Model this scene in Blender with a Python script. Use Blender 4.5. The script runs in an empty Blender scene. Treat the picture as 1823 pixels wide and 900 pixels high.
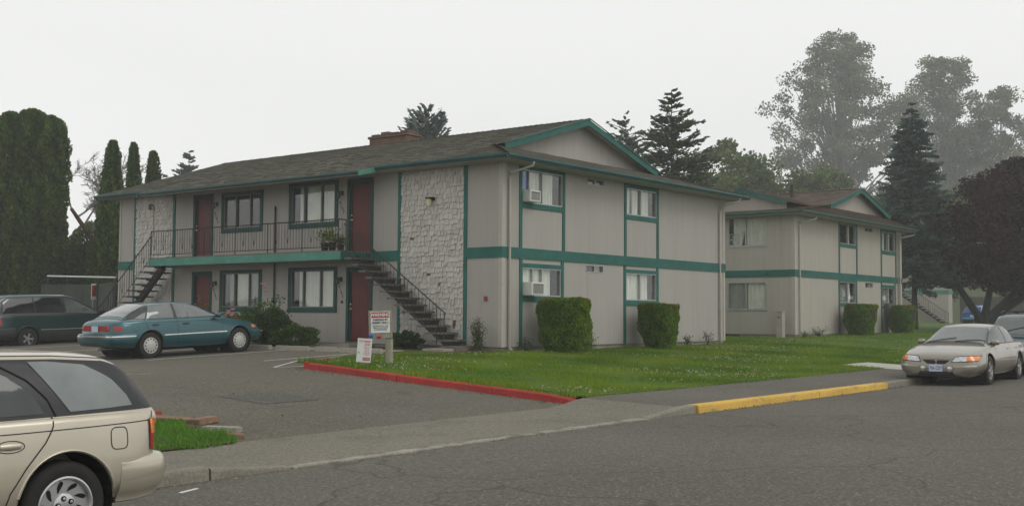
import bpy, bmesh, math, random
import numpy as np
from mathutils import Vector, Matrix
from mathutils.bvhtree import BVHTree
R = math.radians
sc = bpy.context.scene
COL = sc.collection
rng = random.Random(7)

# ------------------------------------------------------------------ camera
cd = bpy.data.cameras.new('camera'); cam = bpy.data.objects.new('camera', cd); COL.objects.link(cam)
_x, _y, _z, _yaw, _pit, _rol, _f = -24.4265, -19.6950, 0.9044, 0.66973, 0.05306, 0.0059, 2045.6
fw = Vector((math.cos(_yaw)*math.cos(_pit), math.sin(_yaw)*math.cos(_pit), math.sin(_pit)))
rr = Vector((math.sin(_yaw), -math.cos(_yaw), 0)); uu = rr.cross(fw)
r2 = rr*math.cos(_rol)+uu*math.sin(_rol); u2 = uu*math.cos(_rol)-rr*math.sin(_rol)
M = Matrix((r2, u2, -fw)).transposed().to_4x4(); M.translation = Vector((_x, _y, _z))
cam.matrix_world = M
cd.sensor_width = 36; cd.lens = _f/1823*36; cd.clip_start = .1; cd.clip_end = 3000
sc.camera = cam

# ------------------------------------------------------------------ world: overcast daylight
SUN_EL, SUN_AZ = 50, 292          # soft sun behind cloud, from the right of the street
w = bpy.data.worlds.new('World'); sc.world = w; w.use_nodes = True
nt = w.node_tree; nt.nodes.clear()
out = nt.nodes.new('ShaderNodeOutputWorld'); bg = nt.nodes.new('ShaderNodeBackground')
sky = nt.nodes.new('ShaderNodeTexSky'); sky.sky_type = 'NISHITA'; sky.sun_disc = False
sky.sun_elevation = R(SUN_EL); sky.sun_rotation = R(90-SUN_AZ); sky.air_density = 1.0; sky.dust_density = 6; sky.ozone_density = 1
hs = nt.nodes.new('ShaderNodeHueSaturation'); hs.inputs['Saturation'].default_value = .12
tc = nt.nodes.new('ShaderNodeTexCoord'); sp = nt.nodes.new('ShaderNodeSeparateXYZ')
mr = nt.nodes.new('ShaderNodeMapRange')          # cloud deck: brighter towards the zenith
mr.inputs['From Min'].default_value = 0; mr.inputs['From Max'].default_value = 1
mr.inputs['To Min'].default_value = 11.7; mr.inputs['To Max'].default_value = 8.6
nz = nt.nodes.new('ShaderNodeTexNoise'); nz.inputs['Scale'].default_value = 1.6; nz.inputs['Detail'].default_value = 3
mm = nt.nodes.new('ShaderNodeMapRange'); mm.inputs['To Min'].default_value = .97; mm.inputs['To Max'].default_value = 1.03
mul = nt.nodes.new('ShaderNodeMath'); mul.operation = 'MULTIPLY'
cc = nt.nodes.new('ShaderNodeCombineColor')
tint = nt.nodes.new('ShaderNodeMix'); tint.data_type = 'RGBA'; tint.blend_type = 'MULTIPLY'; tint.inputs['Factor'].default_value = 1
tint.inputs['B'].default_value = (.995, 1.0, .99, 1)
mix = nt.nodes.new('ShaderNodeMix'); mix.data_type = 'RGBA'; mix.inputs['Factor'].default_value = .88
L = nt.links.new
L(tc.outputs['Generated'], sp.inputs[0]); L(sp.outputs['Z'], mr.inputs['Value'])
L(tc.outputs['Generated'], nz.inputs['Vector']); L(nz.outputs['Fac'], mm.inputs['Value'])
L(mr.outputs[0], mul.inputs[0]); L(mm.outputs[0], mul.inputs[1])
for i in range(3): L(mul.outputs[0], cc.inputs[i])
L(cc.outputs[0], tint.inputs['A'])
L(sky.outputs[0], hs.inputs['Color']); L(hs.outputs[0], mix.inputs['A']); L(tint.outputs['Result'], mix.inputs['B'])
L(mix.outputs['Result'], bg.inputs['Color']); bg.inputs['Strength'].default_value = .1
L(bg.outputs[0], out.inputs['Surface'])
sd = bpy.data.lights.new('sun', 'SUN'); so = bpy.data.objects.new('sun', sd); COL.objects.link(so)
sd.energy = .75; sd.angle = R(28); sd.color = (1, .97, .92)
_d = Vector((math.cos(R(SUN_AZ))*math.cos(R(SUN_EL)), math.sin(R(SUN_AZ))*math.cos(R(SUN_EL)), math.sin(R(SUN_EL))))
so.rotation_euler = (-_d).to_track_quat('-Z', 'Y').to_euler(); so.location = (0, -30, 40)
vs = sc.view_settings; vs.view_transform = 'Standard'; vs.look = 'None'; vs.exposure = 0.0; vs.gamma = 1; vs.use_curve_mapping = False
try:
    sc.cycles.max_bounces = 8; sc.cycles.diffuse_bounces = 3; sc.cycles.glossy_bounces = 3
    sc.cycles.transparent_max_bounces = 12; sc.cycles.volume_bounces = 1; sc.cycles.use_denoising = True
    sc.cycles.volume_max_steps = 64
except Exception: pass

# ------------------------------------------------------------------ materials
def _nodes(name):
    m = bpy.data.materials.new(name); m.use_nodes = True
    n = m.node_tree; b = n.nodes['Principled BSDF']; return m, n, b
def pm(name, col, rough=.8, metal=0., var=None, var2=None, bump=None, spec=.3, coat=0., coords='Object', stretch=(1, 1, 1), vein=None, rnd=None, wet=None):
    """procedural principled material. var=(scale, amount), var2 = second octave, vein=(scale,thr,colour) patches of another colour"""
    m, n, b = _nodes(name); L = n.links.new
    b.inputs['Roughness'].default_value = rough; b.inputs['Metallic'].default_value = metal
    b.inputs['Specular IOR Level'].default_value = spec; b.inputs['Coat Weight'].default_value = coat; b.inputs['Coat Roughness'].default_value = .05
    t = n.nodes.new('ShaderNodeTexCoord'); mp = n.nodes.new('ShaderNodeMapping'); mp.inputs['Scale'].default_value = stretch
    L(t.outputs[coords], mp.inputs[0])
    cur = None
    rgb = n.nodes.new('ShaderNodeRGB'); rgb.outputs[0].default_value = (*col, 1); cur = rgb.outputs[0]
    def noise(scale, det=4, rgh=.55):
        z = n.nodes.new('ShaderNodeTexNoise'); z.inputs['Scale'].default_value = scale; z.inputs['Detail'].default_value = det
        z.inputs['Roughness'].default_value = rgh; L(mp.outputs[0], z.inputs['Vector']); return z.outputs['Fac']
    def bright(cur, fac, amt):
        r = n.nodes.new('ShaderNodeMapRange'); r.inputs['From Min'].default_value = .28; r.inputs['From Max'].default_value = .72
        r.inputs['To Min'].default_value = 1-amt; r.inputs['To Max'].default_value = 1+amt; L(fac, r.inputs['Value'])
        x = n.nodes.new('ShaderNodeVectorMath'); x.operation = 'SCALE'; L(cur, x.inputs[0]); L(r.outputs[0], x.inputs['Scale']); return x.outputs[0]
    if vein:
        for (s_, thr, c2, w_) in (vein if isinstance(vein, list) else [vein]):
            f = noise(s_, 5, .6); r = n.nodes.new('ShaderNodeMapRange'); r.inputs['From Min'].default_value = thr; r.inputs['From Max'].default_value = thr+w_
            L(f, r.inputs['Value']); x = n.nodes.new('ShaderNodeMix'); x.data_type = 'RGBA'; L(r.outputs[0], x.inputs['Factor']); L(cur, x.inputs['A'])
            x.inputs['B'].default_value = (*c2, 1); cur = x.outputs['Result']
    if rnd:
        a = n.nodes.new('ShaderNodeAttribute'); a.attribute_name = 'rnd'
        x = n.nodes.new('ShaderNodeMix'); x.data_type = 'RGBA'; L(a.outputs['Fac'], x.inputs['Factor']); L(cur, x.inputs['A'])
        x.inputs['B'].default_value = (*rnd, 1); cur = x.outputs['Result']
    if var: cur = bright(cur, noise(*var[:1]), var[1])
    if var2: cur = bright(cur, noise(*var2[:1]), var2[1])
    L(cur, b.inputs['Base Color'])
    if bump:
        bp = n.nodes.new('ShaderNodeBump'); bp.inputs['Distance'].default_value = bump[1]; bp.inputs['Strength'].default_value = bump[2] if len(bump) > 2 else .8
        L(noise(bump[0], 3), bp.inputs['Height']); L(bp.outputs[0], b.inputs['Normal'])
    return m
def leafmat(name, c1, c2, rough=.6, var=(.7, .25), trans=.25):
    m = pm(name, c1, rough, var=var, rnd=c2, spec=.08)
    n = m.node_tree; b = n.nodes['Principled BSDF']; o = n.nodes['Material Output']; L = n.links.new
    tr = n.nodes.new('ShaderNodeBsdfTranslucent'); s = b.inputs['Base Color'].links[0].from_socket; L(s, tr.inputs['Color'])
    mx = n.nodes.new('ShaderNodeMixShader'); mx.inputs[0].default_value = trans
    L(b.outputs[0], mx.inputs[1]); L(tr.outputs[0], mx.inputs[2]); L(mx.outputs[0], o.inputs['Surface']); return m
def glassmat(name, tint=(.85, .9, .88), ior=1.5, rough=.02, boost=1.0):
    m = bpy.data.materials.new(name); m.use_nodes = True; n = m.node_tree; n.nodes.clear(); L = n.links.new
    o = n.nodes.new('ShaderNodeOutputMaterial'); f = n.nodes.new('ShaderNodeLayerWeight'); f.inputs['Blend'].default_value = .5
    pw = n.nodes.new('ShaderNodeMath'); pw.operation = 'POWER'; pw.inputs[1].default_value = 5
    ml = n.nodes.new('ShaderNodeMath'); ml.operation = 'MULTIPLY_ADD'; ml.inputs[1].default_value = .9; ml.inputs[2].default_value = .06*boost; ml.use_clamp = True
    t = n.nodes.new('ShaderNodeBsdfTransparent'); t.inputs['Color'].default_value = (*tint, 1)
    g = n.nodes.new('ShaderNodeBsdfGlossy'); g.inputs['Roughness'].default_value = rough
    mx = n.nodes.new('ShaderNodeMixShader'); L(f.outputs['Facing'], pw.inputs[0]); L(pw.outputs[0], ml.inputs[0]); L(ml.outputs[0], mx.inputs[0]); L(t.outputs[0], mx.inputs[1]); L(g.outputs[0], mx.inputs[2]); L(mx.outputs[0], o.inputs[0])
    nz = n.nodes.new('ShaderNodeTexNoise'); nz.inputs['Scale'].default_value = 1.3
    tcn = n.nodes.new('ShaderNodeTexCoord'); L(tcn.outputs['Object'], nz.inputs['Vector'])
    bp = n.nodes.new('ShaderNodeBump'); bp.inputs['Distance'].default_value = .004; L(nz.outputs['Fac'], bp.inputs['Height']); L(bp.outputs[0], g.inputs['Normal'])
    return m

MT = {}
MT['siding'] = pm('painted_siding', (.380, .358, .326), .85, var=(1.2, .05), var2=(9, .045), bump=(30, .003, .4), stretch=(1.0, 1.0, .06), vein=[(2.2, .60, (.345, .31, .27), .14), (7, .64, (.30, .27, .23), .12)])
MT['siding_b'] = pm('painted_siding_tan', (.405, .372, .325), .85, var=(1.2, .05), var2=(9, .06), bump=(30, .004, .5), stretch=(1.0, 1.0, .06), vein=(1.6, .62, (.36, .31, .26), .12))
MT['corner'] = pm('corner_board', (.43, .40, .355), .8, var=(3, .06))
MT['teal'] = pm('teal_trim_paint', (.018, .116, .094), .65, var=(2, .18), var2=(14, .12), vein=(7, .66, (.10, .22, .18), .1), bump=(20, .002))
MT['teal_faded'] = pm('faded_teal_paint', (.075, .235, .18), .7, var=(2, .15), var2=(14, .12), vein=(9, .62, (.20, .36, .30), .12))
MT['teal_dark'] = pm('dark_green_gutter', (.014, .075, .075), .4, var=(1.5, .25), vein=(5, .68, (.05, .10, .09), .08), spec=.4)
MT['casing'] = pm('dark_teal_casing', (.014, .066, .058), .65, var=(3, .2))
MT['shake'] = pm('painted_shake', (.52, .50, .46), .85, var=(2, .08), rnd=(.42, .40, .36), var2=(20, .07), bump=(40, .003))
MT['bare_wood'] = pm('bare_cedar', (.20, .115, .055), .85, var=(15, .3))
MT['roof'] = pm('asphalt_shingles', (.155, .150, .120), .95, rnd=(.112, .109, .088), var=(.6, .08), var2=(22, .3), bump=(60, .006), vein=(1.3, .62, (.12, .122, .092), .15))
MT['roof_b'] = pm('brown_shingles', (.125, .092, .070), .95, rnd=(.095, .070, .056), var=(.6, .15), var2=(22, .3), bump=(60, .006))
MT['soffit'] = pm('soffit_paint', (.36, .33, .285), .85, var=(2, .08))
MT['door'] = pm('red_brown_door', (.125, .029, .026), .5, var=(1.5, .12), var2=(20, .06))
MT['alu'] = pm('window_aluminium', (.42, .43, .42), .45, metal=.6, var=(6, .12))
MT['alu_d'] = pm('dull_window_frame', (.17, .175, .165), .5, metal=.4, var=(6, .12))
MT['glass'] = glassmat('window_glass', (.93, .95, .94), 1.5, boost=1.15)
MT['curtain'] = pm('curtain_cloth', (.80, .78, .69), .9, var=(3, .08))
MT['curtain_d'] = pm('grey_curtain_cloth', (.36, .36, .33), .9, var=(3, .1))
MT['dark'] = pm('dark_interior', (.012, .012, .012), .9)
MT['iron'] = pm('black_iron', (.018, .014, .012), .5, var=(10, .3), spec=.4, vein=(12, .68, (.07, .03, .02), .1))
MT['tread'] = pm('weathered_tread', (.135, .12, .095), .85, var=(6, .25), var2=(30, .15))
MT['found'] = pm('concrete_foundation', (.33, .30, .25), .9, var=(3, .2), vein=(2, .6, (.20, .17, .13), .15))
MT['concrete'] = pm('old_concrete', (.30, .28, .235), .9, var=(1.2, .14), var2=(22, .22), bump=(60, .006), vein=(3, .63, (.20, .185, .15), .12))
MT['brick'] = pm('chimney_brick', (.15, .068, .042), .9, var=(3, .2), vein=[(2.4, .55, (.10, .055, .035), .1), (9, .66, (.34, .22, .16), .06)])
MT['white'] = pm('white_plastic', (.62, .62, .58), .5, var=(4, .06))
MT['grille'] = pm('dark_grille', (.10, .10, .09), .6, var=(5, .2))
MT['cream'] = pm('lamp_glass', (.62, .56, .34), .4, var=(10, .1))
MT['black'] = pm('black_metal', (.012, .012, .012), .5, spec=.4)
MT['brass'] = pm('brass', (.75, .5, .16), .3, metal=1)
MT['bark'] = pm('tree_bark', (.060, .045, .034), .95, var=(5, .3), bump=(14, .03))
MT['bark_red'] = pm('red_brown_bark', (.13, .070, .045), .95, var=(5, .3))
MT['bark_grey'] = pm('grey_bark', (.20, .18, .155), .95, var=(5, .3))

# ------------------------------------------------------------------ mesh builder
OFF = {}
class MB:
    def __init__(s): s.v = []; s.f = []; s.rnd = []
    def quad(s, a, b, c, d, r=None):
        i = len(s.v); s.v += [tuple(a), tuple(b), tuple(c), tuple(d)]; s.f.append((i, i+1, i+2, i+3)); s.rnd.append(rng.random() if r is None else r)
    def poly(s, pts, r=None):
        i = len(s.v); s.v += [tuple(p) for p in pts]; s.f.append(tuple(range(i, i+len(pts)))); s.rnd.append(rng.random() if r is None else r)
    def hexa(s, p, r=None):      # p: 8 corners, bottom 4 then top 4 (both ccw)
        i = len(s.v); s.v += [tuple(q) for q in p]
        for f in ((3, 2, 1, 0), (4, 5, 6, 7), (0, 1, 5, 4), (1, 2, 6, 5), (2, 3, 7, 6), (3, 0, 4, 7)): s.f.append(tuple(i+k for k in f)); s.rnd.append(rng.random() if r is None else r)
    def box(s, x0, x1, y0, y1, z0, z1, r=None):
        s.hexa([(x0, y0, z0), (x1, y0, z0), (x1, y1, z0), (x0, y1, z0), (x0, y0, z1), (x1, y0, z1), (x1, y1, z1), (x0, y1, z1)], r)
    def prism(s, pts, d):         # polygon pts extruded by vector d
        n = len(pts); i = len(s.v); d = Vector(d); s.v += [tuple(p) for p in pts]+[tuple(Vector(p)+d) for p in pts]
        s.f.append(tuple(range(i+n-1, i-1, -1))); s.f.append(tuple(range(i+n, i+2*n)))
        for k in range(n): s.f.append((i+k, i+(k+1) % n, i+n+(k+1) % n, i+n+k))
        s.rnd += [0]*(n+2)
    def tube(s, pts, rad, n=6, cap=True):
        pts = [Vector(p) for p in pts]
        if not isinstance(rad, (list, tuple)): rad = [rad]*len(pts)
        rings = []
        up = Vector((0, 0, 1))
        for k, p in enumerate(pts):
            t = (pts[min(k+1, len(pts)-1)]-pts[max(k-1, 0)]).normalized()
            a = t.cross(up)
            if a.length < .05: a = t.cross(Vector((1, 0, 0)))
            a.normalize(); b = a.cross(t).normalized()
            i = len(s.v)
            for j in range(n):
                th = 2*math.pi*j/n; s.v.append(tuple(p+(a*math.cos(th)+b*math.sin(th))*rad[k]))
            rings.append(i)
        for k in range(len(pts)-1):
            for j in range(n):
                s.f.append((rings[k]+j, rings[k]+(j+1) % n, rings[k+1]+(j+1) % n, rings[k+1]+j)); s.rnd.append(0)
        if cap:
            s.f.append(tuple(rings[0]+j for j in range(n))[::-1]); s.f.append(tuple(rings[-1]+j for j in range(n))); s.rnd += [0, 0]
    def lathe(s, prof, c, axis='z', n=24, a0=0, a1=2*math.pi):
        # prof list of (r, h)
        c = Vector(c); i0 = len(s.v); full = abs(a1-a0-2*math.pi) < 1e-6; m = n if full else n+1
        for (r, h) in prof:
            for j in range(m):
                th = a0+(a1-a0)*j/n; x, y = r*math.cos(th), r*math.sin(th)
                q = {'z': (x, y, h), 'y': (x, h, y), 'x': (h, x, y)}[axis]; s.v.append(tuple(c+Vector(q)))
        for k in range(len(prof)-1):
            for j in range(n if full else n):
                j2 = (j+1) % m; s.f.append((i0+k*m+j, i0+k*m+j2, i0+(k+1)*m+j2, i0+(k+1)*m+j)); s.rnd.append(0)
    def grid(s, P):               # P[i][j] points
        i0 = len(s.v); ni = len(P); nj = len(P[0])
        for row in P: s.v += [tuple(p) for p in row]
        for i in range(ni-1):
            for j in range(nj-1): s.f.append((i0+i*nj+j, i0+i*nj+j+1, i0+(i+1)*nj+j+1, i0+(i+1)*nj+j)); s.rnd.append(0)
    def build(s, name, mat, parent=None, smooth=False, bevel=0, angle=None, weld=False, rnd=False):
        off = OFF.get(parent.name, Vector()) if parent else Vector()
        me = bpy.data.meshes.new(name)
        me.from_pydata([(a[0]-off.x, a[1]-off.y, a[2]-off.z) for a in s.v], [], s.f)
        bm = bmesh.new(); bm.from_mesh(me)
        if weld: bmesh.ops.remove_doubles(bm, verts=bm.verts, dist=1e-4)
        if not rnd: bmesh.ops.recalc_face_normals(bm, faces=bm.faces)
        if bevel:
            es = [e for e in bm.edges if len(e.link_faces) == 2 and e.calc_face_angle(0) > .5]
            bmesh.ops.bevel(bm, geom=es, offset=bevel, segments=2, affect='EDGES', clamp_overlap=True)
        bm.to_mesh(me); bm.free()
        if rnd and len(me.polygons) == len(s.rnd):
            at = me.attributes.new('rnd', 'FLOAT', 'FACE'); at.data.foreach_set('value', s.rnd)
        if smooth:
            me.polygons.foreach_set('use_smooth', [True]*len(me.polygons))
            try: me.set_sharp_from_angle(angle=R(angle or 40))
            except Exception: pass
        o = bpy.data.objects.new(name, me); COL.objects.link(o)
        if mat: me.materials.append(MT[mat] if isinstance(mat, str) else mat)
        if parent: o.parent = parent; OFF[o.name] = off
        return o
def build_each(mb, name, mat, parent=None, **k):
    """one object per connected piece of the mesh"""
    par_ = list(range(len(mb.v)))
    def find(a):
        while par_[a] != a: par_[a] = par_[par_[a]]; a = par_[a]
        return a
    for f in mb.f:
        for q in f[1:]: par_[find(q)] = find(f[0])
    comp = {}
    for f, r in zip(mb.f, mb.rnd): comp.setdefault(find(f[0]), []).append((f, r))
    o = None
    for fs in comp.values():
        m = MB(); ix = {}
        for f, r in fs:
            g = []
            for q in f:
                if q not in ix: ix[q] = len(m.v); m.v.append(mb.v[q])
                g.append(ix[q])
            m.f.append(tuple(g)); m.rnd.append(r)
        o = m.build(name, mat, parent, **k)
    return o
def tag(o, label=None, cat=None, group=None, kind=None):
    if label: o['label'] = label
    if cat: o['category'] = cat
    if group: o['group'] = group
    if kind: o['kind'] = kind
    return o
def thing(name, loc, label, cat, group=None, rz=0, world=True):
    o = bpy.data.objects.new(name, None); COL.objects.link(o); o.location = loc; o.rotation_euler = (0, 0, rz); o.empty_display_size = .3
    OFF[o.name] = Vector(loc) if world else Vector()
    return tag(o, label, cat, group)
def single(mb, name, mat, label, cat, group=None, base=None, **k):
    """a thing that is one mesh, origin at its base"""
    o = mb.build(name, mat, **k)
    vs_ = np.array([v.co[:] for v in o.data.vertices]) if base is None else None
    c = Vector(base) if base is not None else Vector(((vs_[:, 0].min()+vs_[:, 0].max())/2, (vs_[:, 1].min()+vs_[:, 1].max())/2, vs_[:, 2].min()))
    o.data.transform(Matrix.Translation(-c)); o.location = c
    return tag(o, label, cat, group)
def copy_tree(o, parent=None):
    c = o.copy(); COL.objects.link(c); c.parent = parent
    for ch in list(o.children): copy_tree(ch, c)
    return c

class Frame:
    """a wall frame: u along, v up (world z), d outwards"""
    def __init__(s, o, u, n): s.o = Vector(o); s.u = Vector(u); s.n = Vector(n)
    def p(s, u, v, d=0): return s.o+s.u*u+Vector((0, 0, v))+s.n*d
    def box(s, mb, u0, u1, v0, v1, d0, d1, r=None):
        p = s.p; mb.hexa([p(u0, v0, d0), p(u1, v0, d0), p(u1, v0, d1), p(u0, v0, d1), p(u0, v1, d0), p(u1, v1, d0), p(u1, v1, d1), p(u0, v1, d1)], r)
def wall_panels(mb, F, U0, U1, V0, V1, ops, depth=.14):
    us = sorted({U0, U1, *[o[0] for o in ops], *[o[1] for o in ops]}); vs = sorted({V0, V1, *[o[2] for o in ops], *[o[3] for o in ops]})
    for a, b in zip(us, us[1:]):
        for c, d in zip(vs, vs[1:]):
            m = ((a+b)/2, (c+d)/2)
            if any(o[0] < m[0] < o[1] and o[2] < m[1] < o[3] for o in ops): continue
            mb.quad(F.p(a, c), F.p(b, c), F.p(b, d), F.p(a, d))
    for (a, b, c, d) in [o[:4] for o in ops]:
        mb.quad(F.p(a, c), F.p(a, d), F.p(a, d, -depth), F.p(a, c, -depth)); mb.quad(F.p(b, c), F.p(b, d), F.p(b, d, -depth), F.p(b, c, -depth))
        mb.quad(F.p(a, c), F.p(b, c), F.p(b, c, -depth), F.p(a, c, -depth)); mb.quad(F.p(a, d), F.p(b, d), F.p(b, d, -depth), F.p(a, d, -depth))
def curtain(F, u0, u1, v0, v1, d=-.11, mat='curtain', parent=None, seed=0, fold=.14, sweep=0):
    g = random.Random(seed*13+5); n = max(8, int((u1-u0)/.022)); rows = 7; P = []
    ph = g.random()*6; amp = [.012+.016*g.random() for _ in range(8)]
    for i in range(n+1):
        t = i/n; col = []
        for j in range(rows+1):
            s_ = j/rows; uu_ = u0+(u1-u0)*t
            if sweep: uu_ = u0+(u1-u0)*t*(1-sweep*(1-s_)**1.3) if sweep > 0 else u1-(u1-u0)*(1-t)*(1+sweep*(1-s_)**1.3)
            k = 2*math.pi/fold*((u1-u0)*t)
            dd = d+.02*math.sin(k+ph+.8*math.sin(k*.31))+.010*math.sin(k*2.3+1.3*s_+ph)
            col.append(F.p(uu_, v0+(v1-v0)*s_, dd))
        P.append(col)
    mb = MB(); mb.grid(P); return mb.build('curtain', mat, parent, smooth=True, angle=80)
def window(F, parent, u0, u1, v0, v1, mulls, curtains=(), trim=None, trimmat='teal', frame='alu', label=None):
    """aluminium slider in a wall opening: frame, panes, curtains and its painted trim"""
    mb = MB(); t = .035 if v1-v0 > .4 else .018
    F.box(mb, u0, u1, v0, v0+t, -.09, .012); F.box(mb, u0, u1, v1-t, v1, -.09, .012)
    F.box(mb, u0, u0+t, v0+t, v1-t, -.09, .012); F.box(mb, u1-t, u1, v0+t, v1-t, -.09, .012)
    for m in mulls: F.box(mb, m-.022, m+.022, v0+t, v1-t, -.07, .004)
    fr = mb.build('window', frame, parent)
    if label: fr['label'] = label
    us = [u0+t]+list(mulls)+[u1-t]
    for k, (a, b) in enumerate(zip(us, us[1:])):
        g = MB(); dd = -.045-.012*(k % 2); g.hexa([F.p(a, v0+t, dd-.004), F.p(b, v0+t, dd-.004), F.p(b, v0+t, dd), F.p(a, v0+t, dd), F.p(a, v1-t, dd-.004), F.p(b, v1-t, dd-.004), F.p(b, v1-t, dd), F.p(a, v1-t, dd)])
        g.build('pane', 'glass', fr)
    for i, c_ in enumerate(curtains):
        curtain(F, c_[0], c_[1], v0+.01, v1-.01, parent=fr, mat=c_[2] if len(c_) > 2 else 'curtain', seed=i+int(u0*7+v0*31), sweep=c_[3] if len(c_) > 3 else 0)
    if trim:
        tb = MB()
        for (a, b, c, d) in trim: F.box(tb, a, b, c, d, 0, .03)
        tb.build('window_trim', trimmat, fr)
    return fr
# ------------------------------------------------------------------ terrain heights
def lawn_edge(x): return -1.3+.62*(x+8)
def sst(a, b, x):
    t = min(1, max(0, (x-a)/(b-a))); return t*t*(3-2*t)
def lin(a, b, x): return min(1, max(0, (x-a)/(b-a)))
def z_street(x, y=0): return -.70+(.004*x if x > 0 else 0)-.0056*max(0, -9.5-max(x, -30))
def z_lot(x, y):
    a = -.10-.17*lin(-3.5, -8.2, x)-.06*lin(-8.2, -20, x)
    zs = z_street(x)+.045
    if y < -1.4: return a+(zs-a)*lin(-1.4, -8.3, y)**1.0
    return a
def z_walk(x, y): return z_street(x)+.13+.05*lin(-10.3, -8.1, y)
def z_lawn(x, y):
    back = -.13+(.0 if x < 8 else .20*sst(8, 30, x)+.34*sst(30, 62, x))
    fr = z_street(x)+.186
    t = lin(-8.1, -.4, y); t = t*.8+.2*sst(0, 1, t)
    z = fr+(back-fr)*t
    if x < -6.5 and y < 1: # ease down to the red kerb top
        z = min(z, z_lot(-8.1, y)+.14+.05*(x+8.1))
    return z
def sheet(name, xs, ys, zf, mat, inside=None, skirt=0):
    mb = MB(); xs = list(xs); ys = list(ys)
    P = [[(x, y, zf(x, y)) for x in xs] for y in ys]
    i0 = 0; nx = len(xs)
    for r_ in P: mb.v += r_
    for j in range(len(ys)-1):
        for i in range(nx-1):
            cx, cy = (xs[i]+xs[i+1])/2, (ys[j]+ys[j+1])/2
            if inside and not inside(cx, cy): continue
            mb.f.append((j*nx+i, j*nx+i+1, (j+1)*nx+i+1, (j+1)*nx+i)); mb.rnd.append(0)
    o = mb.build(name, mat, smooth=True, angle=60); return tag(o, kind='structure')
def ar(a, b, s): return list(np.arange(a, b+1e-6, s))

asphalt_veins = [(.35, .56, (.105, .102, .088), .16), (.9, .62, (.078, .074, .064), .08), (2.1, .70, (.045, .043, .038), .05)]
def asphalt(name, base, vn, cracks=True, c2=.5):
    m = pm(name, base, .93, var=(.22, .15), var2=(26, .28), bump=(70, .010, 1.0), vein=vn, spec=.25)
    n = m.node_tree; b = n.nodes['Principled BSDF']; L = n.links.new
    src = b.inputs['Base Color'].links[0].from_socket
    tc = n.nodes.new('ShaderNodeTexCoord')
    v = n.nodes.new('ShaderNodeTexVoronoi'); v.inputs['Scale'].default_value = 45; L(tc.outputs['Object'], v.inputs['Vector'])   # pale aggregate
    g = n.nodes.new('ShaderNodeSeparateColor'); L(v.outputs['Color'], g.inputs[0])
    r = n.nodes.new('ShaderNodeMapRange'); r.inputs['From Min'].default_value = .80; r.inputs['From Max'].default_value = .98; r.inputs['To Max'].default_value = .6; L(g.outputs[0], r.inputs['Value'])
    x = n.nodes.new('ShaderNodeMix'); x.data_type = 'RGBA'; L(r.outputs[0], x.inputs['Factor']); L(src, x.inputs['A']); x.inputs['B'].default_value = (.24, .225, .185, 1)
    r2_ = n.nodes.new('ShaderNodeMapRange'); r2_.inputs['From Min'].default_value = .0; r2_.inputs['From Max'].default_value = .14; r2_.inputs['To Min'].default_value = .6; r2_.inputs['To Max'].default_value = 0; L(g.outputs[1], r2_.inputs['Value'])
    y = n.nodes.new('ShaderNodeMix'); y.data_type = 'RGBA'; L(r2_.outputs[0], y.inputs['Factor']); L(x.outputs['Result'], y.inputs['A']); y.inputs['B'].default_value = (.03, .03, .028, 1)
    cur = y.outputs['Result']
    if cracks:   # thin wandering cracks
        nzz = n.nodes.new('ShaderNodeTexNoise'); nzz.inputs['Scale'].default_value = .8; L(tc.outputs['Object'], nzz.inputs['Vector'])
        ad = n.nodes.new('ShaderNodeVectorMath'); ad.operation = 'ADD'; L(tc.outputs['Object'], ad.inputs[0]); L(nzz.outputs['Color'], ad.inputs[1])
        vv = n.nodes.new('ShaderNodeTexVoronoi'); vv.feature = 'DISTANCE_TO_EDGE'; vv.inputs['Scale'].default_value = .22; L(ad.outputs[0], vv.inputs['Vector'])
        rr_ = n.nodes.new('ShaderNodeMapRange'); rr_.inputs['From Min'].default_value = .0; rr_.inputs['From Max'].default_value = .0065; rr_.inputs['To Min'].default_value = c2; rr_.inputs['To Max'].default_value = 0; L(vv.outputs['Distance'], rr_.inputs['Value'])
        z = n.nodes.new('ShaderNodeMix'); z.data_type = 'RGBA'; L(rr_.outputs[0], z.inputs['Factor']); L(cur, z.inputs['A']); z.inputs['B'].default_value = (.03, .028, .024, 1); cur = z.outputs['Result']
    L(cur, b.inputs['Base Color']); return m
MT['asphalt'] = asphalt('street_asphalt', (.102, .096, .078), asphalt_veins)
MT['asphalt_lot'] = asphalt('parking_lot_asphalt', (.108, .098, .074), asphalt_veins, c2=.25)
MT['walk_d'] = asphalt('dark_sidewalk_surface', (.108, .101, .083), [(.5, .6, (.09, .085, .07), .12)], c2=.2)
MT['walk'] = asphalt('sidewalk_surface', (.165, .152, .118), [(.5, .6, (.115, .11, .092), .12)], c2=.2)
MT['patch'] = asphalt('asphalt_patch', (.085, .082, .070), asphalt_veins, cracks=False)
MT['earth'] = pm('grassy_soil', (.045, .060, .022), .95, var=(2, .3), var2=(14, .3), vein=(1.2, .6, (.09, .08, .035), .1))
MT['soil'] = pm('bark_mulch', (.075, .052, .035), .95, var=(5, .3), var2=(30, .3), bump=(30, .02))
MT['turf'] = pm('turf_base', (.06, .115, .014), .95, var=(.8, .2), var2=(8, .25), bump=(25, .03))
MT['paint_w'] = pm('worn_white_paint', (.50, .50, .46), .8, var=(9, .15), vein=(6, .60, (.16, .155, .14), .08))
MT['red_curb'] = pm('red_kerb_paint', (.33, .034, .026), .75, var=(2, .2), var2=(18, .15), vein=[(3, .60, (.25, .06, .045), .1), (7, .66, (.24, .15, .11), .05)], bump=(25, .004))
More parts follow.
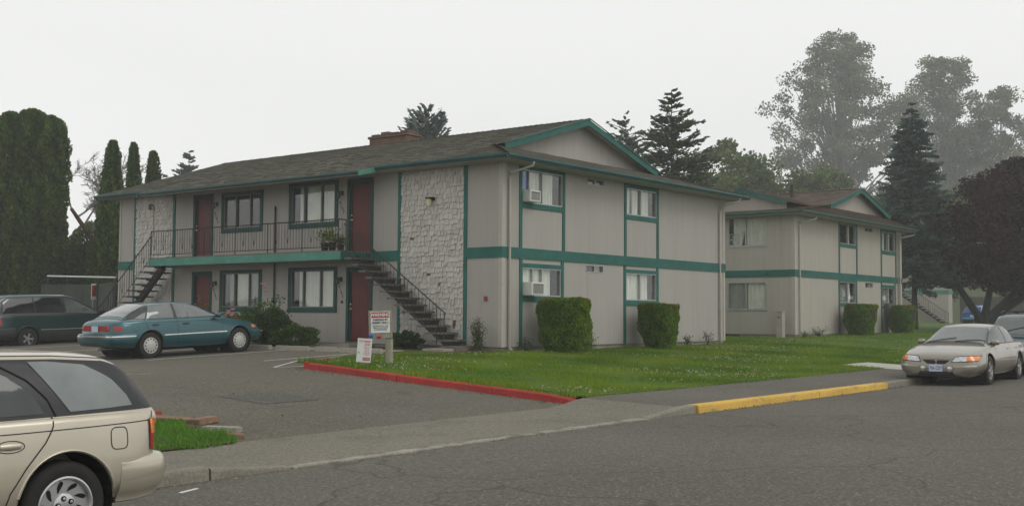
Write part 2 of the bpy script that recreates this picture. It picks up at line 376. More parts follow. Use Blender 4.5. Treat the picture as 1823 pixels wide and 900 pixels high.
MT['yellow_curb'] = pm('yellow_kerb_paint', (.56, .35, .06), .7, var=(2, .12), var2=(18, .1), vein=[(3.2, .58, (.30, .22, .10), .08), (9, .64, (.13, .11, .08), .05)], bump=(25, .006), stretch=(.5, 1, 1))
MT['kerb'] = pm('kerb_concrete', (.185, .17, .135), .92, var=(2, .2), var2=(25, .22), vein=(4, .62, (.09, .085, .06), .1), bump=(30, .012))
MT['kerb_side'] = pm('pale_concrete', (.40, .385, .34), .9, var=(1.5, .12), var2=(22, .15), bump=(40, .004))

# base ground reaching the horizon, gently rising behind the plots
def z_far(x, y):
    if y < -8: return z_street(x)-.14
    if x < 13 and y < 36: return -.9
    return z_lawn(x, y)-.10+13*sst(105, 175, x)*sst(-20, 20, y)
gx = [-600, -200, -90, -50, -30, -20, -12, -8.1, -8, -4, 0, 6, 12, 18, 24, 30, 36, 44, 52, 60, 80, 100, 115, 130, 145, 165, 200, 400, 900]
gy = [-600, -200, -80, -40, -22, -14, -10.5, -10.2, -8.2, -6, -3, 0, 4, 10, 20, 35, 60, 100, 200, 400, 900]
sheet('ground', gx, gy, z_far, 'earth')
sheet('street', [-60, -40, -20, -10]+ar(0, 60, 6)+[100, 160], [-24, -20, -16, -13, -10.3], lambda x, y: z_street(x)+.05*(1-abs((y+17)/7)**2), 'asphalt')
sheet('parking_lot', ar(-34, -8.1, 1.85)+[-7, -6, -5, -4, -3.2], [-8.3, -7, -5.5, -4, -2.7, -1.4, -.9, -.4, 0, .5, 1, 1.5, 2, 3, 6, 10, 14, 18, 22, 30], z_lot, 'asphalt_lot', inside=lambda x, y: x < -8.1 or y > lawn_edge(x)-.4)
# the sidewalk, dropped at the driveway
DRV0, DRV1 = -16.6, -9.0
def drop(x):      # 1 where the kerb is down
    return sst(-17.6, -16.5, x)*(1-sst(-9.1, -7.7, x))
def z_side(x, y):
    full = z_walk(x, y); low = z_street(x)+.02+.03*lin(-10.3, -8.3, y)
    return full+(low-full)*drop(x)
sheet('driveway_apron', [-60, -40, -30, -22]+ar(-18, -8, .25), [-10.18, -9.6, -9.0, -8.6, -8.25], z_side, 'walk')
sheet('sidewalk', ar(-8, -7, .25)+[-5, -2, 1, 4, 7, 7.8, 14, 22, 30, 45, 60, 90], [-10.18, -9.6, -9.0, -8.6, -8.25], z_side, 'walk_d')
# lawn: everything right of the red kerb and round the buildings

def in_lawn(x, y):
    if x < -7.95: return False
    if x < -1.6 and y > lawn_edge(x)+.1: return False
    if -1.6 <= x < 0 and y > .45: return False
    return True
sheet('lawn', ar(-7.95, -1.6, .2115)+[-1, 0, 2, 4, 6, 8, 11, 14, 17, 20, 24, 28, 32, 37, 42, 48, 55, 62, 75, 90], [-8.25, -7.2, -6, -5, -4, -3]+ar(-2, 2.8, .2)+[ 5, 9, 14, 20], lambda x, y: z_lawn(x, y)-.0, 'turf', inside=in_lawn)
sheet('planting_bed', [-3.42, -2.6, -1.7, -.8, .1], [-1.2, -.2, 1, 3, 5, 7, 9, 11, 13, 15, 17, 18.6], lambda x, y: -.105+.02*lin(-3.4, 0, x), 'soil', inside=lambda x, y: y > .2)
# concrete walk strip along the front wall
mb = MB(); mb.box(-3.2, -2.15, 1.6, 18.4, -.3, -.075); mb.box(-1.0, -.02, 4.9, 6.15, -.2, .0); mb.box(-1.0, -.02, 12.6, 13.9, -.2, .0); mb.box(-2.2, -.9, 4.9, 6.15, -.3, -.072); mb.box(-2.2, -.9, 12.6, 13.9, -.3, -.072)
mb.box(-1.7, -.1, .62, 1.35, -.2, -.03)
tag(mb.build('front_walkway', 'concrete', bevel=.008), kind='structure')
# pale concrete entry walk crossing to the street on the right
def slab_z(x, y): return (z_side(x, y) if y < -8.2 else z_lawn(x, y))+.006
sheet('concrete_walk', [6.1, 7.2, 8.3], [-10.16, -9.6, -9, -8.4, -8.2, -7.6, -7.0], slab_z, 'kerb_side')

# kerbs
def kerb_run(name, x0, x1, mat, topf, y0=-10.32, y1=-10.16, step=.35, seed=1, label=None, irregular=.0):
    g = random.Random(seed); mb = MB(); xs = ar(x0, x1, step); xs[-1] = x1; P = []
    for x in xs:
        zt = topf(x); zb = z_street(x)-.1; j = g.uniform(-1, 1)*irregular; r_ = .03 if zt-z_street(x) > .05 else .008
        P.append([(x, y0+j-.004-.008*(zt-z_street(x) > .05), zb), (x, y0+j, zt-r_), (x, y0+j+r_*.4, zt-r_*.3), (x, y0+r_+j, zt), (x, y1, zt+.002), (x, y1, zb)])
    mb.grid(P); mb.poly(P[0]); mb.poly(P[-1][::-1]); o = mb.build(name, mat, smooth=True, angle=35); tag(o, kind='structure'); return o
full = lambda x: z_street(x)+.135
kerb_run('kerb', -60, -17.35, 'kerb', full, irregular=.006)
kerb_run('kerb_ramp', -17.33, -16.3, 'kerb', lambda x: z_street(x)+.03+.105*(1-sst(-17.6, -16.4, x)), irregular=.006)
MT['lip'] = pm('worn_kerb_lip', (.25, .235, .195), .9, var=(3, .25), var2=(30, .25), vein=[(2.2, .52, (.135, .125, .10), .1)], bump=(40, .01))
kerb_run('kerb_lip', -16.28, -9.2, 'lip', lambda x: z_street(x)+.022+.004*math.sin(x*9), irregular=.03, step=.2, y1=-10.19)
kerb_run('kerb_ramp', -9.18, -7.72, 'kerb', lambda x: z_street(x)+.026+.11*sst(-9.2, -7.8, x), irregular=.006)
kerb_run('yellow_kerb', -7.70, -2.9, 'yellow_curb', full, y0=-10.36, irregular=.004)
kerb_run('yellow_kerb', -2.87, .8, 'yellow_curb', full, y0=-10.36, irregular=.004)
kerb_run('kerb', .82, 90, 'kerb', full, irregular=.004)
# red kerb beside the driveway, its street end chipped off at a slant
def red_kerb():
    mb = MB(); P = []
    ys = [-8.32, -8.05, -7.6]+ar(-7, -1.6, .6)+[-1.35]
    for y in ys:
        zb = z_lot(-8.1, y)-.1; h = .13 if y > -7.8 else (.05 if y < -8.2 else .10); zt = z_lot(-8.1, y)+h; j = .012*math.sin(y*2.1)
        P.append([(-8.2+j, y, zb), (-8.18+j, y, zt-.02), (-8.155+j, y, zt), (-8.0+j, y, zt), (-7.985+j, y, zb)])
    mb.grid(P[:5]); mb.poly(P[0]); mb.poly(P[4][::-1]); P2_ = [[(p[0]+.004, p[1]+(.012 if i == 0 else 0), p[2]-.003) for p in r_] for i, r_ in enumerate(P[4:9])]; mb.grid(P2_); mb.poly(P2_[0]); mb.poly(P2_[-1][::-1]); P3_ = [[(p[0]-.003, p[1]+(.014 if i == 0 else 0), p[2]) for p in r_] for i, r_ in enumerate(P[8:])]; mb.grid(P3_); mb.poly(P3_[0]); mb.poly(P3_[-1][::-1])
    Q = []
    for i, x in enumerate([-8.19, -7.6, -6.6, -5.2, -3.4]):   # the return along the stalls, sunk in grass
        zt = z_lot(x, -1.3)+.15-.02*i; y = lawn_edge(x)+.05; Q.append([(x, y-.06, zt-.25), (x, y-.06, zt), (x, y+.07, zt), (x, y+.07, zt-.25)])
    mb.grid(Q[:3]); mb.poly(Q[0]); mb.poly(Q[2])
    tag(mb.build('red_kerb', 'red_curb', smooth=True, angle=30), kind='structure')
    m2 = MB(); m2.grid(Q[2:]); m2.poly(Q[-1]); tag(m2.build('kerb_return', 'kerb', smooth=True, angle=30), kind='structure')
red_kerb()
# painted lines of the stalls
def line(name, x0, y0, x1, y1, w_=.09, dz=.006, mat='paint_w'):
    d = Vector((x1-x0, y1-y0, 0)); l = d.length; d.normalize(); n_ = Vector((-d.y, d.x, 0))*w_/2; k = max(2, int(l/.5)); P = []
    for i in range(k+1):
        c = Vector((x0, y0, 0))+d*l*i/k; a = c-n_; b = c+n_; P.append([(a.x, a.y, z_lot(a.x, a.y)+dz), (b.x, b.y, z_lot(b.x, b.y)+dz)])
    mb = MB(); mb.grid(P); tag(mb.build(name, mat), kind='structure')
for (y, xe) in ((1.55, -6.9), (4.55, -8.0), (7.35, -8.1), (10.2, -8.1), (13.1, -8.1), (17.6, -8.0)): line('stall_line', xe, y, -3.5, y)
line('stall_line', -8.15, -.3, -6.4, .9, .07); line('stall_line', -8.2, -.35, -7.2, -1.0, .07)
line('stall_line', -11.75, -.2, -11.35, -.5, .06)
line('stall_line', -16.4, 4, -16.4, 16)
sheet('asphalt_patch', [-12.7, -12.2, -11.5], [-5.5, -5.0, -4.3], lambda x, y: z_lot(x, y)+.005, 'patch')
# wheel stops
def wheel_stop(x, y, l, label, mat='concrete', rz=0):
    mb = MB(); z = z_lot(x, y); h = .12; s = [(x-.09, z-.02), (x-.055, z+h), (x+.055, z+h), (x+.09, z-.02)]
    pts = [(a, y-l/2, b) for a, b in s]; mb.prism(pts, (0, l, 0))
    single(mb, 'wheel_stop', mat, label, 'wheel stop', 'wheel stops along the front of the stalls', bevel=.015)
wheel_stop(-3.62, 1.72, 1.5, 'low concrete wheel stop behind the warning sign post')
wheel_stop(-3.6, 3.05, .75, 'short broken dark wheel stop left of the leaning tow sign')
wheel_stop(-3.62, 4.35, 1.3, 'mossy wheel stop below the low spreading green shrub')
wheel_stop(-3.62, 5.9, 1.3, 'wheel stop in front of the blue sedan and the rose bush')
# brick edging and grass patch left of the driveway
def brick(x, y, l, w_, h, rz, mat, label, z=None):
    mb = MB(); mb.box(-l/2, l/2, -w_/2, w_/2, 0, h); o = mb.build('edging_block', mat, bevel=.012)
    o.location = (x, y, (z_lot(x, y) if z is None else z)-.01); o.rotation_euler = (rng.uniform(-.08, .08), rng.uniform(-.08, .08), rz)
    tag(o, label, 'edging block', 'broken edging blocks round the small grass patch')
MT['redblock'] = pm('red_painted_block', (.27, .05, .04), .85, var=(6, .2), var2=(30, .2))
MT['brownblock'] = pm('brown_block', (.21, .13, .085), .9, var=(6, .25), var2=(30, .2))
brick(-15.05, -5.75, .55, .28, .09, .35, 'redblock', 'red painted block, farthest of the broken edging')
brick(-15.0, -6.3, .62, .22, .07, -1.0, 'brownblock', 'long brown block leaning along the grass patch')
brick(-14.75, -6.72, .40, .24, .09, .15, 'brownblock', 'loose square reddish brown block on the lot side of the grass')
brick(-15.0, -7.45, .50, .2, .08, -1.1, 'concrete', 'grey broken block half buried in weeds')
brick(-15.2, -7.95, .25, .16, .07, -.6, 'brownblock', 'small brown chip at the street end of the grass patch')

# ------------------------------------------------------------------ roofs
def courses(mb, a, b, c, d, step=.145, lift=.014, seg=.33):
    """shingle courses between the lower edge a-b and the upper edge d-c; each course a thin wedge of tabs"""
    a, b, c, d = map(Vector, (a, b, c, d)); up = ((d-a)+(c-b)); H = min((d-a).length, (c-b).length) if min((d-a).length, (c-b).length) > .3 else max((d-a).length, (c-b).length)
    n = max(2, int(max((d-a).length, (c-b).length)/step)); nrm = (b-a).cross(d-a).normalized()
    if nrm.z < 0: nrm = -nrm
    for i in range(n):
        t0, t1 = i/n, (i+1)/n
        p0, p1 = a.lerp(d, t0), b.lerp(c, t0); q0, q1 = a.lerp(d, t1), b.lerp(c, t1)
        l = (p1-p0).length; k = max(1, int(l/seg)); off = rng.random()
        cuts = [0]+sorted(min(.999, max(.001, (j+off*.9+rng.uniform(-.15, .15))/k)) for j in range(k))+[1]
        for u0, u1 in zip(cuts, cuts[1:]):
            if u1-u0 < 1e-4: continue
            up_ = nrm*(lift*rng.uniform(.6, 1.4)); r = rng.random()
            A, B = p0.lerp(p1, u0)+up_, p0.lerp(p1, u1)+up_; C, D = q0.lerp(q1, u1)+nrm*.001, q0.lerp(q1, u0)+nrm*.001
            mb.quad(A, B, C, D, r); mb.quad(p0.lerp(p1, u0)-nrm*.004, p0.lerp(p1, u1)-nrm*.004, B, A, r)
def gutter(mb, a, b, n_, h=.115, w_=.11):
    """K-profile gutter from a to b (top back edge), n_ = outward"""
    a, b, n_ = Vector(a), Vector(b), Vector(n_); Z = Vector((0, 0, 1))
    prof = [(0, 0), (0, -h), (w_*.62, -h), (w_*.8, -h*.62), (w_, -h*.42), (w_, 0), (w_-.012, 0), (w_-.012, -h*.35), (.012, -h+.02), (.012, 0)]
    mb.prism([a+n_*x+Z*z for x, z in prof], b-a)
def downspout(pts, parent, mat, r=.036):
    mb = MB(); mb.tube(pts, r, 8); return mb.build('downspout', mat, parent, smooth=True, angle=50)
def rake(mb, a, b, out, h=.2, t=.045):
    a, b, out = Vector(a), Vector(b), Vector(out).normalized()*t; Z = Vector((0, 0, h)); mb.hexa([a-Z, b-Z, b-Z+out, a-Z+out, a, b, b+out, a+out])

FR = Frame((0, 0, 0), (0, 1, 0), (-1, 0, 0)); SD = Frame((0, 0, 0), (1, 0, 0), (0, -1, 0))
LX, LY = 12.8, 18.3
B1 = thing('apartment_building', (6.4, 9, -.1), 'two storey grey apartment block with front stairs, balcony, shake panels and brick chimney', 'apartment building')
# walls with openings
wb_ = MB()
front_ops = [(6.64, 8.66, 3.72, 4.93), (6.64, 8.64, 1.07, 2.24), (10.22, 12.12, 3.72, 4.84), (10.22, 12.14, 1.08, 2.22),
             (5.08, 5.98, 2.76, 4.90), (5.08, 5.98, .05, 2.20), (12.82, 13.70, 2.76, 4.86), (12.82, 13.70, .05, 2.20)]
side_ops = [(.88, 2.80, 4.03, 4.97), (.90, 2.74, 1.41, 2.21), (6.26, 8.09, 4.07, 4.93), (6.23, 8.07, 1.36, 2.23), (4.09, 4.98, 4.84, 5.02), (4.03, 4.96, 2.18, 2.39)]
wall_panels(wb_, FR, 0, LY, 0, 5.12, front_ops); wall_panels(wb_, SD, 0, LX, 0, 5.12, side_ops)
wb_.quad((LX, 0, 0), (LX, LY, 0), (LX, LY, 5.12), (LX, 0, 5.12)); wb_.quad((0, LY, 0), (LX, LY, 0), (LX, LY, 5.12), (0, LY, 5.12))
wb_.build('wall', 'siding', B1)
mb = MB(); mb.quad((.2, .2, 2.55), (LX-.2, .2, 2.55), (LX-.2, LY-.2, 2.55), (.2, LY-.2, 2.55)); mb.quad((.05, .05, 5.1), (LX-.05, .05, 5.1), (LX-.05, LY-.05, 5.1), (.05, LY-.05, 5.1)); mb.quad((.2, .2, .02), (LX-.2, .2, .02), (LX-.2, LY-.2, .02), (.2, LY-.2, .02))
mb.quad((.16, 4.4, 0), (.16+2.6, 4.4, 0), (2.76, 4.4, 5.1), (.16, 4.4, 5.1)); mb.quad((.2, 3.4, 0), (LX-.2, 3.4, 0), (LX-.2, 3.4, 5.1), (.2, 3.4, 5.1)); mb.quad((3.2, .2, 0), (3.2, 3.4, 0), (3.2, 3.4, 5.1), (3.2, .2, 5.1)); mb.quad((3.4, 3.4, 0), (3.4, LY-.2, 0), (3.4, LY-.2, 5.1), (3.4, 3.4, 5.1))
MT['room'] = pm('room_walls', (.16, .15, .13), .9, var=(1, .1))
mb.build('room_partition', 'room', B1)
mb = MB(); mb.box(.06, LX-.06, .06, LY-.06, -.6, -.002); mb.build('foundation', 'found', B1)
# roof
e, sl, ez, RX, RZ, GY = .61, .297, 5.2, 6.4, 7.28, 1.6
def zr(x): return ez+sl*(x+e) if x < RX else ez+sl*(LX+e-x)
PX = -1.3; pz = ez-sl*(e*0+(-e-PX))   # porch eave height
rf = MB()
for sgn in (0, 1):
    X = (lambda x: x) if sgn == 0 else (lambda x: LX-x)
    yN, yNr = 18.9, 20.6
    # the main slope split by the corner hip: corner strip then the long run
    y_t = lambda t: 1.6
    courses(rf, (X(-e), -e, ez), (X(-e), 1.6, ez), (X(1.6), 1.6, ez+sl*2.21), (X(1.6), 1.6-.001, ez+sl*2.21))
    if sgn == 0:
        courses(rf, (-e, 1.6, ez), (-e, 4.3, ez), (1.6, 4.3, zr(1.6)), (1.6, 1.6, zr(1.6)))
        courses(rf, (PX, 4.3, pz), (PX, 15.2, pz), (1.6, 15.2, zr(1.6)), (1.6, 4.3, zr(1.6)))
        courses(rf, (-e, 15.2, ez), (-e, yN, ez), (1.6, yN+.53, zr(1.6)), (1.6, 15.2, zr(1.6)))
        courses(rf, (1.6, 1.6, zr(1.6)), (1.6, yN+.53, zr(1.6)), (RX, yNr, RZ), (RX, 1.6, RZ))
    else:
        courses(rf, (X(-e), 1.6, ez), (X(-e), yN, ez), (RX, yNr, RZ), (RX, 1.6, RZ), step=.4, seg=3)
# south hip skirt below the gable
courses(rf, (-e, -e, ez), (LX+e, -e, ez), (LX-2.0, 2.0, ez+sl*2.61), (2.0, 2.0, ez+sl*2.61))
for x0, y0, z0, x1, y1, z1 in ((-e, -e, ez, 1.9, 1.9, ez+sl*2.51), (LX+e, -e, ez, LX-1.9, 1.9, ez+sl*2.51)):   # hip caps
    for i in range(14):
        a = Vector((x0, y0, z0)).lerp(Vector((x1, y1, z1)), i/14); b = Vector((x0, y0, z0)).lerp(Vector((x1, y1, z1)), (i+1.25)/14); r = rng.random()
        s_ = 1 if x0 < 5 else -1; lft = Vector((-.08*s_, .08, -.012)); rgt = Vector((.08*s_, -.08, -.012)); up = Vector((0, 0, .035)); u0 = Vector((0, 0, .015))
        rf.quad(a+lft+up, a+up*1.3, b+u0*1.3, b+lft+u0, r); rf.quad(a+up*1.3, a+rgt+up, b+rgt+u0, b+u0*1.3, r)
y = 1.55
while y < 20.5:       # ridge caps
    r = rng.random(); a, b = y, y+.30; t = .035+rng.uniform(0, .012)
    for s_ in (-1, 1): rf.quad((RX, a, RZ+t), (RX+s_*.17, a, RZ-.05+t), (RX+s_*.17, b, RZ-.05+.012), (RX, b, RZ+.012), r)
    rf.quad((RX-.17, a, RZ-.055), (RX-.17, a, RZ-.05+t), (RX, a, RZ+t), (RX+.17, a, RZ-.05+t), r)
    y += .235
roof = rf.build('roof', 'roof', B1, rnd=True)
# sheathing and soffits under the shingles
sf = MB()
sf.box(-e+.02, LX+e-.02, -e+.02, 0, 5.06, 5.09); sf.box(-e+.02, 0, 0, LY+.58, 5.06, 5.09); sf.box(LX, LX+e-.02, 0, LY+.58, 5.06, 5.09)
sf.hexa([(PX+.02, 4.32, pz-.11), (-e+.02, 4.32, 5.056), (-e+.02, 15.18, 5.056), (PX+.02, 15.18, pz-.11), (PX+.02, 4.32, pz-.085), (-e+.02, 4.32, 5.058), (-e+.02, 15.18, 5.058), (PX+.02, 15.18, pz-.085)])
sf.poly([(-e, 18.85, 5.08), (RX, 20.55, RZ-.08), (RX, 18.3, RZ-.08), (-e, 18.3, 5.08)]); sf.poly([(LX+e, 18.85, 5.08), (RX, 20.55, RZ-.08), (RX, 18.3, RZ-.08), (LX+e, 18.3, 5.08)])
sf.poly([(2.2, GY, ez+sl*2.8-.07), (RX, GY, RZ-.06), (RX, 2.0, RZ-.06), (2.2, 2.0, ez+sl*2.8-.07)]); sf.poly([(LX-2.2, GY, ez+sl*2.8-.07), (RX, GY, RZ-.06), (RX, 2.0, RZ-.06), (LX-2.2, 2.0, ez+sl*2.8-.07)])
sf.build('soffit', 'soffit', B1)
mb = MB(); mb.poly([(1.9, 1.97, 5.90), (LX-1.9, 1.97, 5.90), (RX, 1.97, RZ-.05)]); mb.poly([(0, LY, 5.1), (LX, LY, 5.1), (RX, LY, RZ-.1)]); build_each(mb, 'gable_wall', 'siding', B1)
mb = MB()
rake(mb, (2.05, 1.575, ez+sl*2.66-.005), (RX, 1.575, RZ-.005), (0, -1, 0)); rake(mb, (LX-2.05, 1.575, ez+sl*2.66-.005), (RX, 1.575, RZ-.005), (0, -1, 0))
rake(mb, (-e, 18.92, ez), (RX, 20.62, RZ), (-.25, 1, 0), h=.17); rake(mb, (LX+e, 18.92, ez), (RX, 20.62, RZ), (.25, 1, 0), h=.17)
build_each(mb, 'rake_board', 'teal', B1)
mb = MB(); # dark shingle edge over the rakes
for s_ in (0, 1):
    X = (lambda x: x) if s_ == 0 else (lambda x: LX-x)
    rake(mb, (X(1.95), 1.52, ez+sl*2.56+.03), (RX, 1.52, RZ+.04), (0, -1, 0), h=.03, t=.03)
build_each(mb, 'drip_edge', 'teal_dark', B1)
mb = MB(); gutter(mb, (-e, -e-.0, ez), (LX+e, -e, ez), (0, -1, 0)); gutter(mb, (-e, -e-.11, ez), (-e, 4.45, ez), (-1, 0, 0)); gutter(mb, (-e, 15.3, ez-.01), (-e, 18.95, ez-.01), (-1, 0, 0)); gutter(mb, (LX+e, -e-.11, ez), (LX+e, 19, ez), (1, 0, 0))
build_each(mb, 'gutter', 'teal_dark', B1)
mb = MB(); gutter(mb, (PX, 4.3, pz+.005), (PX, 15.2, pz+.005), (-1, 0, 0), h=.085, w_=.07); mb.build('porch_gutter', 'teal_dark', B1)
mb = MB()
for yy in (4.27, 15.23): mb.hexa([(PX-.03, yy-.025, pz-.13), (-e+.05, yy-.025, ez-.16), (-e+.05, yy+.025, ez-.16), (PX-.03, yy+.025, pz-.13), (PX-.03, yy-.025, pz+.005), (-e+.05, yy-.025, ez+.005), (-e+.05, yy+.025, ez+.005), (PX-.03, yy+.025, pz+.005)])
build_each(mb, 'porch_end_board', 'teal_faded', B1)
# band and trim boards
mb = MB(); SD.box(mb, -.03, LX+.03, 2.45, 2.75, 0, .032); build_each(mb, 'band_board', 'teal', B1)
mb = MB(); FR.box(mb, .002, 1.25, 2.45, 2.75, 0, .033); FR.box(mb, 3.93, 5.1, 2.45, 2.75, 0, .033); FR.box(mb, 14.62, 14.86, 2.45, 2.75, 0, .033); FR.box(mb, 17.35, LY+.02, 2.45, 2.75, 0, .033); b_ = build_each(mb, 'band_board', 'teal', B1)
mb = MB()
for u in (1.25, 3.81, 14.86, 17.24): FR.box(mb, u, u+.115, .02, 5.06, 0, .030)
build_each(mb, 'trim_board', 'teal', B1)
mb = MB(); SD.box(mb, 0, .13, 0, 2.448, .001, .022); SD.box(mb, 0, .13, 2.752, 5.06, .001, .022); SD.box(mb, LX-.13, LX, 0, 2.448, .001, .022); SD.box(mb, LX-.13, LX, 2.752, 5.06, .001, .022)
FR.box(mb, -.022, .11, 0, 2.448, .001, .023); FR.box(mb, -.022, .11, 2.752, 5.06, .001, .023); FR.box(mb, LY-.1, LY, 0, 2.448, .001, .023); FR.box(mb, LY-.1, LY, 2.752, 5.06, .001, .023)
build_each(mb, 'corner_board', 'corner', B1)
# shake panels: staggered shakes, proud by different amounts, some lost
def shake_panel(u0, u1, missing):
    mb = MB(); bw = MB(); v = .02; row = 0
    while v < 5.04:
        h = .15; u = u0-rng.random()*.15
        while u < u1:
            w_ = rng.uniform(.09, .20); a, b = max(u, u0), min(u+w_-.012, u1); u += w_
            if b-a < .02: continue
            dr = rng.choice([0, .02, .045, .06])*rng.uniform(.8, 1.1); lo = max(.02, v-dr); hi = min(v+h+.03, 5.05)
            if any(abs((a+b)/2-m[0]) < m[2] and abs(v+.08-m[1]) < m[3] for m in missing):
                bw.quad(FR.p(a, lo, .010), FR.p(b, lo, .010), FR.p(b, hi-.03, .010), FR.p(a, hi-.03, .010)); continue
            t0 = rng.choice([.034, .042, .050])*rng.uniform(.95, 1.05); skew = rng.uniform(-.004, .004)
            p = FR.p; q = [p(a, lo, .004), p(b, lo+skew, .004), p(b, lo+skew, t0), p(a, lo, t0), p(a, hi, .003), p(b, hi, .003), p(b, hi, .008), p(a, hi, .008)]
            mb.hexa(q, rng.random()**2)
        v += h; row += 1
    o = mb.build('shake_panel', 'shake', B1, rnd=True)
    if bw.f: build_each(bw, 'bare_wood', 'bare_wood', o)
    return o
shake_panel(1.37, 3.80, [(3.36, 3.03, .07, .07), (2.72, 2.0, .05, .06), (2.3, 1.75, .08, .08), (2.16, 2.0, .05, .08), (2.85, 1.7, .05, .08), (1.72, .62, .07, .08), (1.5, .48, .06, .06)])
shake_panel(14.98, 17.23, [])
# side windows
def trims(u0, u1, v0, v1, top, low, left, right):
    t = [(u0-.005, u1+.005, low, v0), (u0-.005, u1+.005, v1, top)]; t.append((u0-.125, u0-.005, left, 5.055 if v1 > 3 else 2.448)); t.append((u1+.005, u1+.125, right, 5.055 if v1 > 3 else 2.448)); return t
window(SD, B1, .88, 2.80, 4.03, 4.97, [1.22, 1.84], [(1.25, 1.80), (1.80, 2.45)], trims(.88, 2.80, 4.03, 4.97, 5.055, 3.88, 2.752, 2.752))
window(SD, B1, .90, 2.74, 1.41, 2.21, [1.40, 1.84], [(.93, 1.42), (1.42, 1.84), (1.86, 2.36)], trims(.90, 2.74, 1.41, 2.21, 2.33, 1.26, .0, .0))
window(SD, B1, 6.26, 8.09, 4.07, 4.93, [7.15], [(6.29, 6.62, 'curtain', .15), (6.72, 7.12), (7.16, 7.78)], trims(6.26, 8.09, 4.07, 4.93, 5.055, 3.93, 2.752, 2.752))
window(SD, B1, 6.23, 8.07, 1.36, 2.23, [7.10], [(6.26, 7.1), (7.1, 7.72)], trims(6.23, 8.07, 1.36, 2.23, 2.34, 1.20, .0, 1.20))
window(SD, B1, 4.09, 4.98, 4.84, 5.02, [4.53], [], None); window(SD, B1, 4.03, 4.96, 2.18, 2.39, [4.50], [(4.5, 4.93, 'curtain_d')], None)
# front windows with wide dark teal casings
def casing(u0, u1, v0, v1, o=.13): return [(u0-o, u1+o, v0-o-.02, v0), (u0-o, u1+o, v1, v1+.10), (u0-o, u0, v0, v1), (u1, u1+o, v0, v1)]
window(FR, B1, 6.64, 8.66, 3.72, 4.93, [7.28, 8.08], [(6.7, 7.28), (7.3, 8.06), (8.12, 8.4)], casing(6.64, 8.66, 3.72, 4.93), 'casing', frame='alu_d')
window(FR, B1, 6.64, 8.64, 1.07, 2.24, [7.28, 8.08], [(6.7, 7.25), (7.3, 8.05), (8.1, 8.36)], casing(6.64, 8.64, 1.07, 2.24), 'casing', frame='alu_d')
window(FR, B1, 10.22, 12.12, 3.72, 4.84, [10.75, 11.5], [], casing(10.22, 12.12, 3.72, 4.84), 'casing', frame='alu_d')
window(FR, B1, 10.22, 12.14, 1.08, 2.22, [10.75, 11.5], [(10.78, 11.47), (10.26, 10.72, 'curtain_d'), (11.55, 11.85, 'curtain_d')], casing(10.22, 12.14, 1.08, 2.22), 'casing', frame='alu_d')
# doors
for (u0, u1, v0, v1) in ((5.08, 5.98, 2.76, 4.90), (5.08, 5.98, .05, 2.20), (12.82, 13.70, 2.76, 4.86), (12.82, 13.70, .05, 2.20)):
    mb = MB(); FR.box(mb, u0+.05, u1-.05, v0+.02, v1-.05, -.10, -.055)
    for (a, b, c, d) in ((.16, .42, .25, .85), (.48, .74, .25, .85), (.16, .42, .98, 1.80), (.48, .74, .98, 1.80)): FR.box(mb, u0+a, u0+b, v0+c, v0+d, -.054, -.050)
    dr = mb.build('door', 'door', B1, bevel=.004)
    mb = MB(); ho = u1-.12
    for zz in (.98, 1.12): mb.lathe([(0, -.10), (.012, -.10), (.012, -.045), (.030, -.04), (.034, -.02), (.022, -.005), (0, 0)] if zz < 1 else [(0, -.06), (.026, -.05), (.026, -.035), (0, -.03)], FR.p(ho, v0+zz, 0)+Vector((0, 0, 0)), 'x', 10)
    for i_, v_ in enumerate(mb.v): mb.v[i_] = (-v_[0]-.0, v_[1], v_[2]) if v_[0] > 0 else v_
    build_each(mb, 'door_knob', 'brass', dr, smooth=True)
    mb = MB(); FR.box(mb, u0-.11, u0, v0-.02, v1+.10, -.02, .03); FR.box(mb, u1, u1+.11, v0-.02, v1+.10, -.02, .03); FR.box(mb, u0, u1, v1, v1+.10, -.02, .03)
    for s_ in (0, 1): FR.box(mb, (u0, u1-.05)[s_], (u0+.05, u1)[s_], v0, v1, -.10, -.02)
    FR.box(mb, u0+.05, u1-.05, v1-.05, v1, -.10, -.02)
    mb.build('door_casing', 'casing', dr)
    mb = MB(); FR.box(mb, u0-.06, u1+.06, v0-.08, v0, -.10, .09); mb.build('door_sill', 'tread', dr)
# wall lamps
def wall_lamp(u, v, cream=False):
    mb = MB(); FR.box(mb, u-.05, u+.05, v-.06, v+.08, .001, .03); mb.tube([FR.p(u, v+.04, .02), FR.p(u, v+.07, .10), FR.p(u, v+.02, .16)], .012, 6)
    mb.lathe([(.0, .03), (.05, .02), (.055, -.01)], FR.p(u, v+.02, .15), 'z', 12); o = mb.build('wall_lamp', 'black', B1, smooth=True)
    mb = MB(); mb.lathe([(.045, .03), (.052, 0), (.052, -.13), (.03, -.15), (0, -.152)], FR.p(u, v, .15), 'z', 12); mb.build('lamp_shade', 'cream' if cream else 'grille', o, smooth=True)
for (u, v, c_) in ((6.33, 4.58, 0), (6.33, 1.93, 0), (12.50, 4.58, 0), (12.5, 1.88, 0), (16.2, 4.72, 0), (2.52, 4.16, 1)):
    if c_:
        mb = MB(); FR.box(mb, u-.07, u+.07, v-.02, v+.09, .03, .055); FR.box(mb, u-.07, u+.13, v+.02, v+.075, .055, .25); o = mb.build('wall_lamp', 'black', B1, bevel=.008)
        mb = MB(); mb.lathe([(0, .02), (.065, .02), (.07, -.1), (.06, -.17), (0, -.175)], FR.p(u+.04, v, .17), 'z', 14); mb.build('lamp_shade', 'cream', o, smooth=True)
    else: wall_lamp(u, v)
mb = MB(); mb.tube([FR.p(16.1, 4.7, .05), FR.p(16.1, 3.6, .05)], .008, 5); mb.build('cable', 'black', B1)
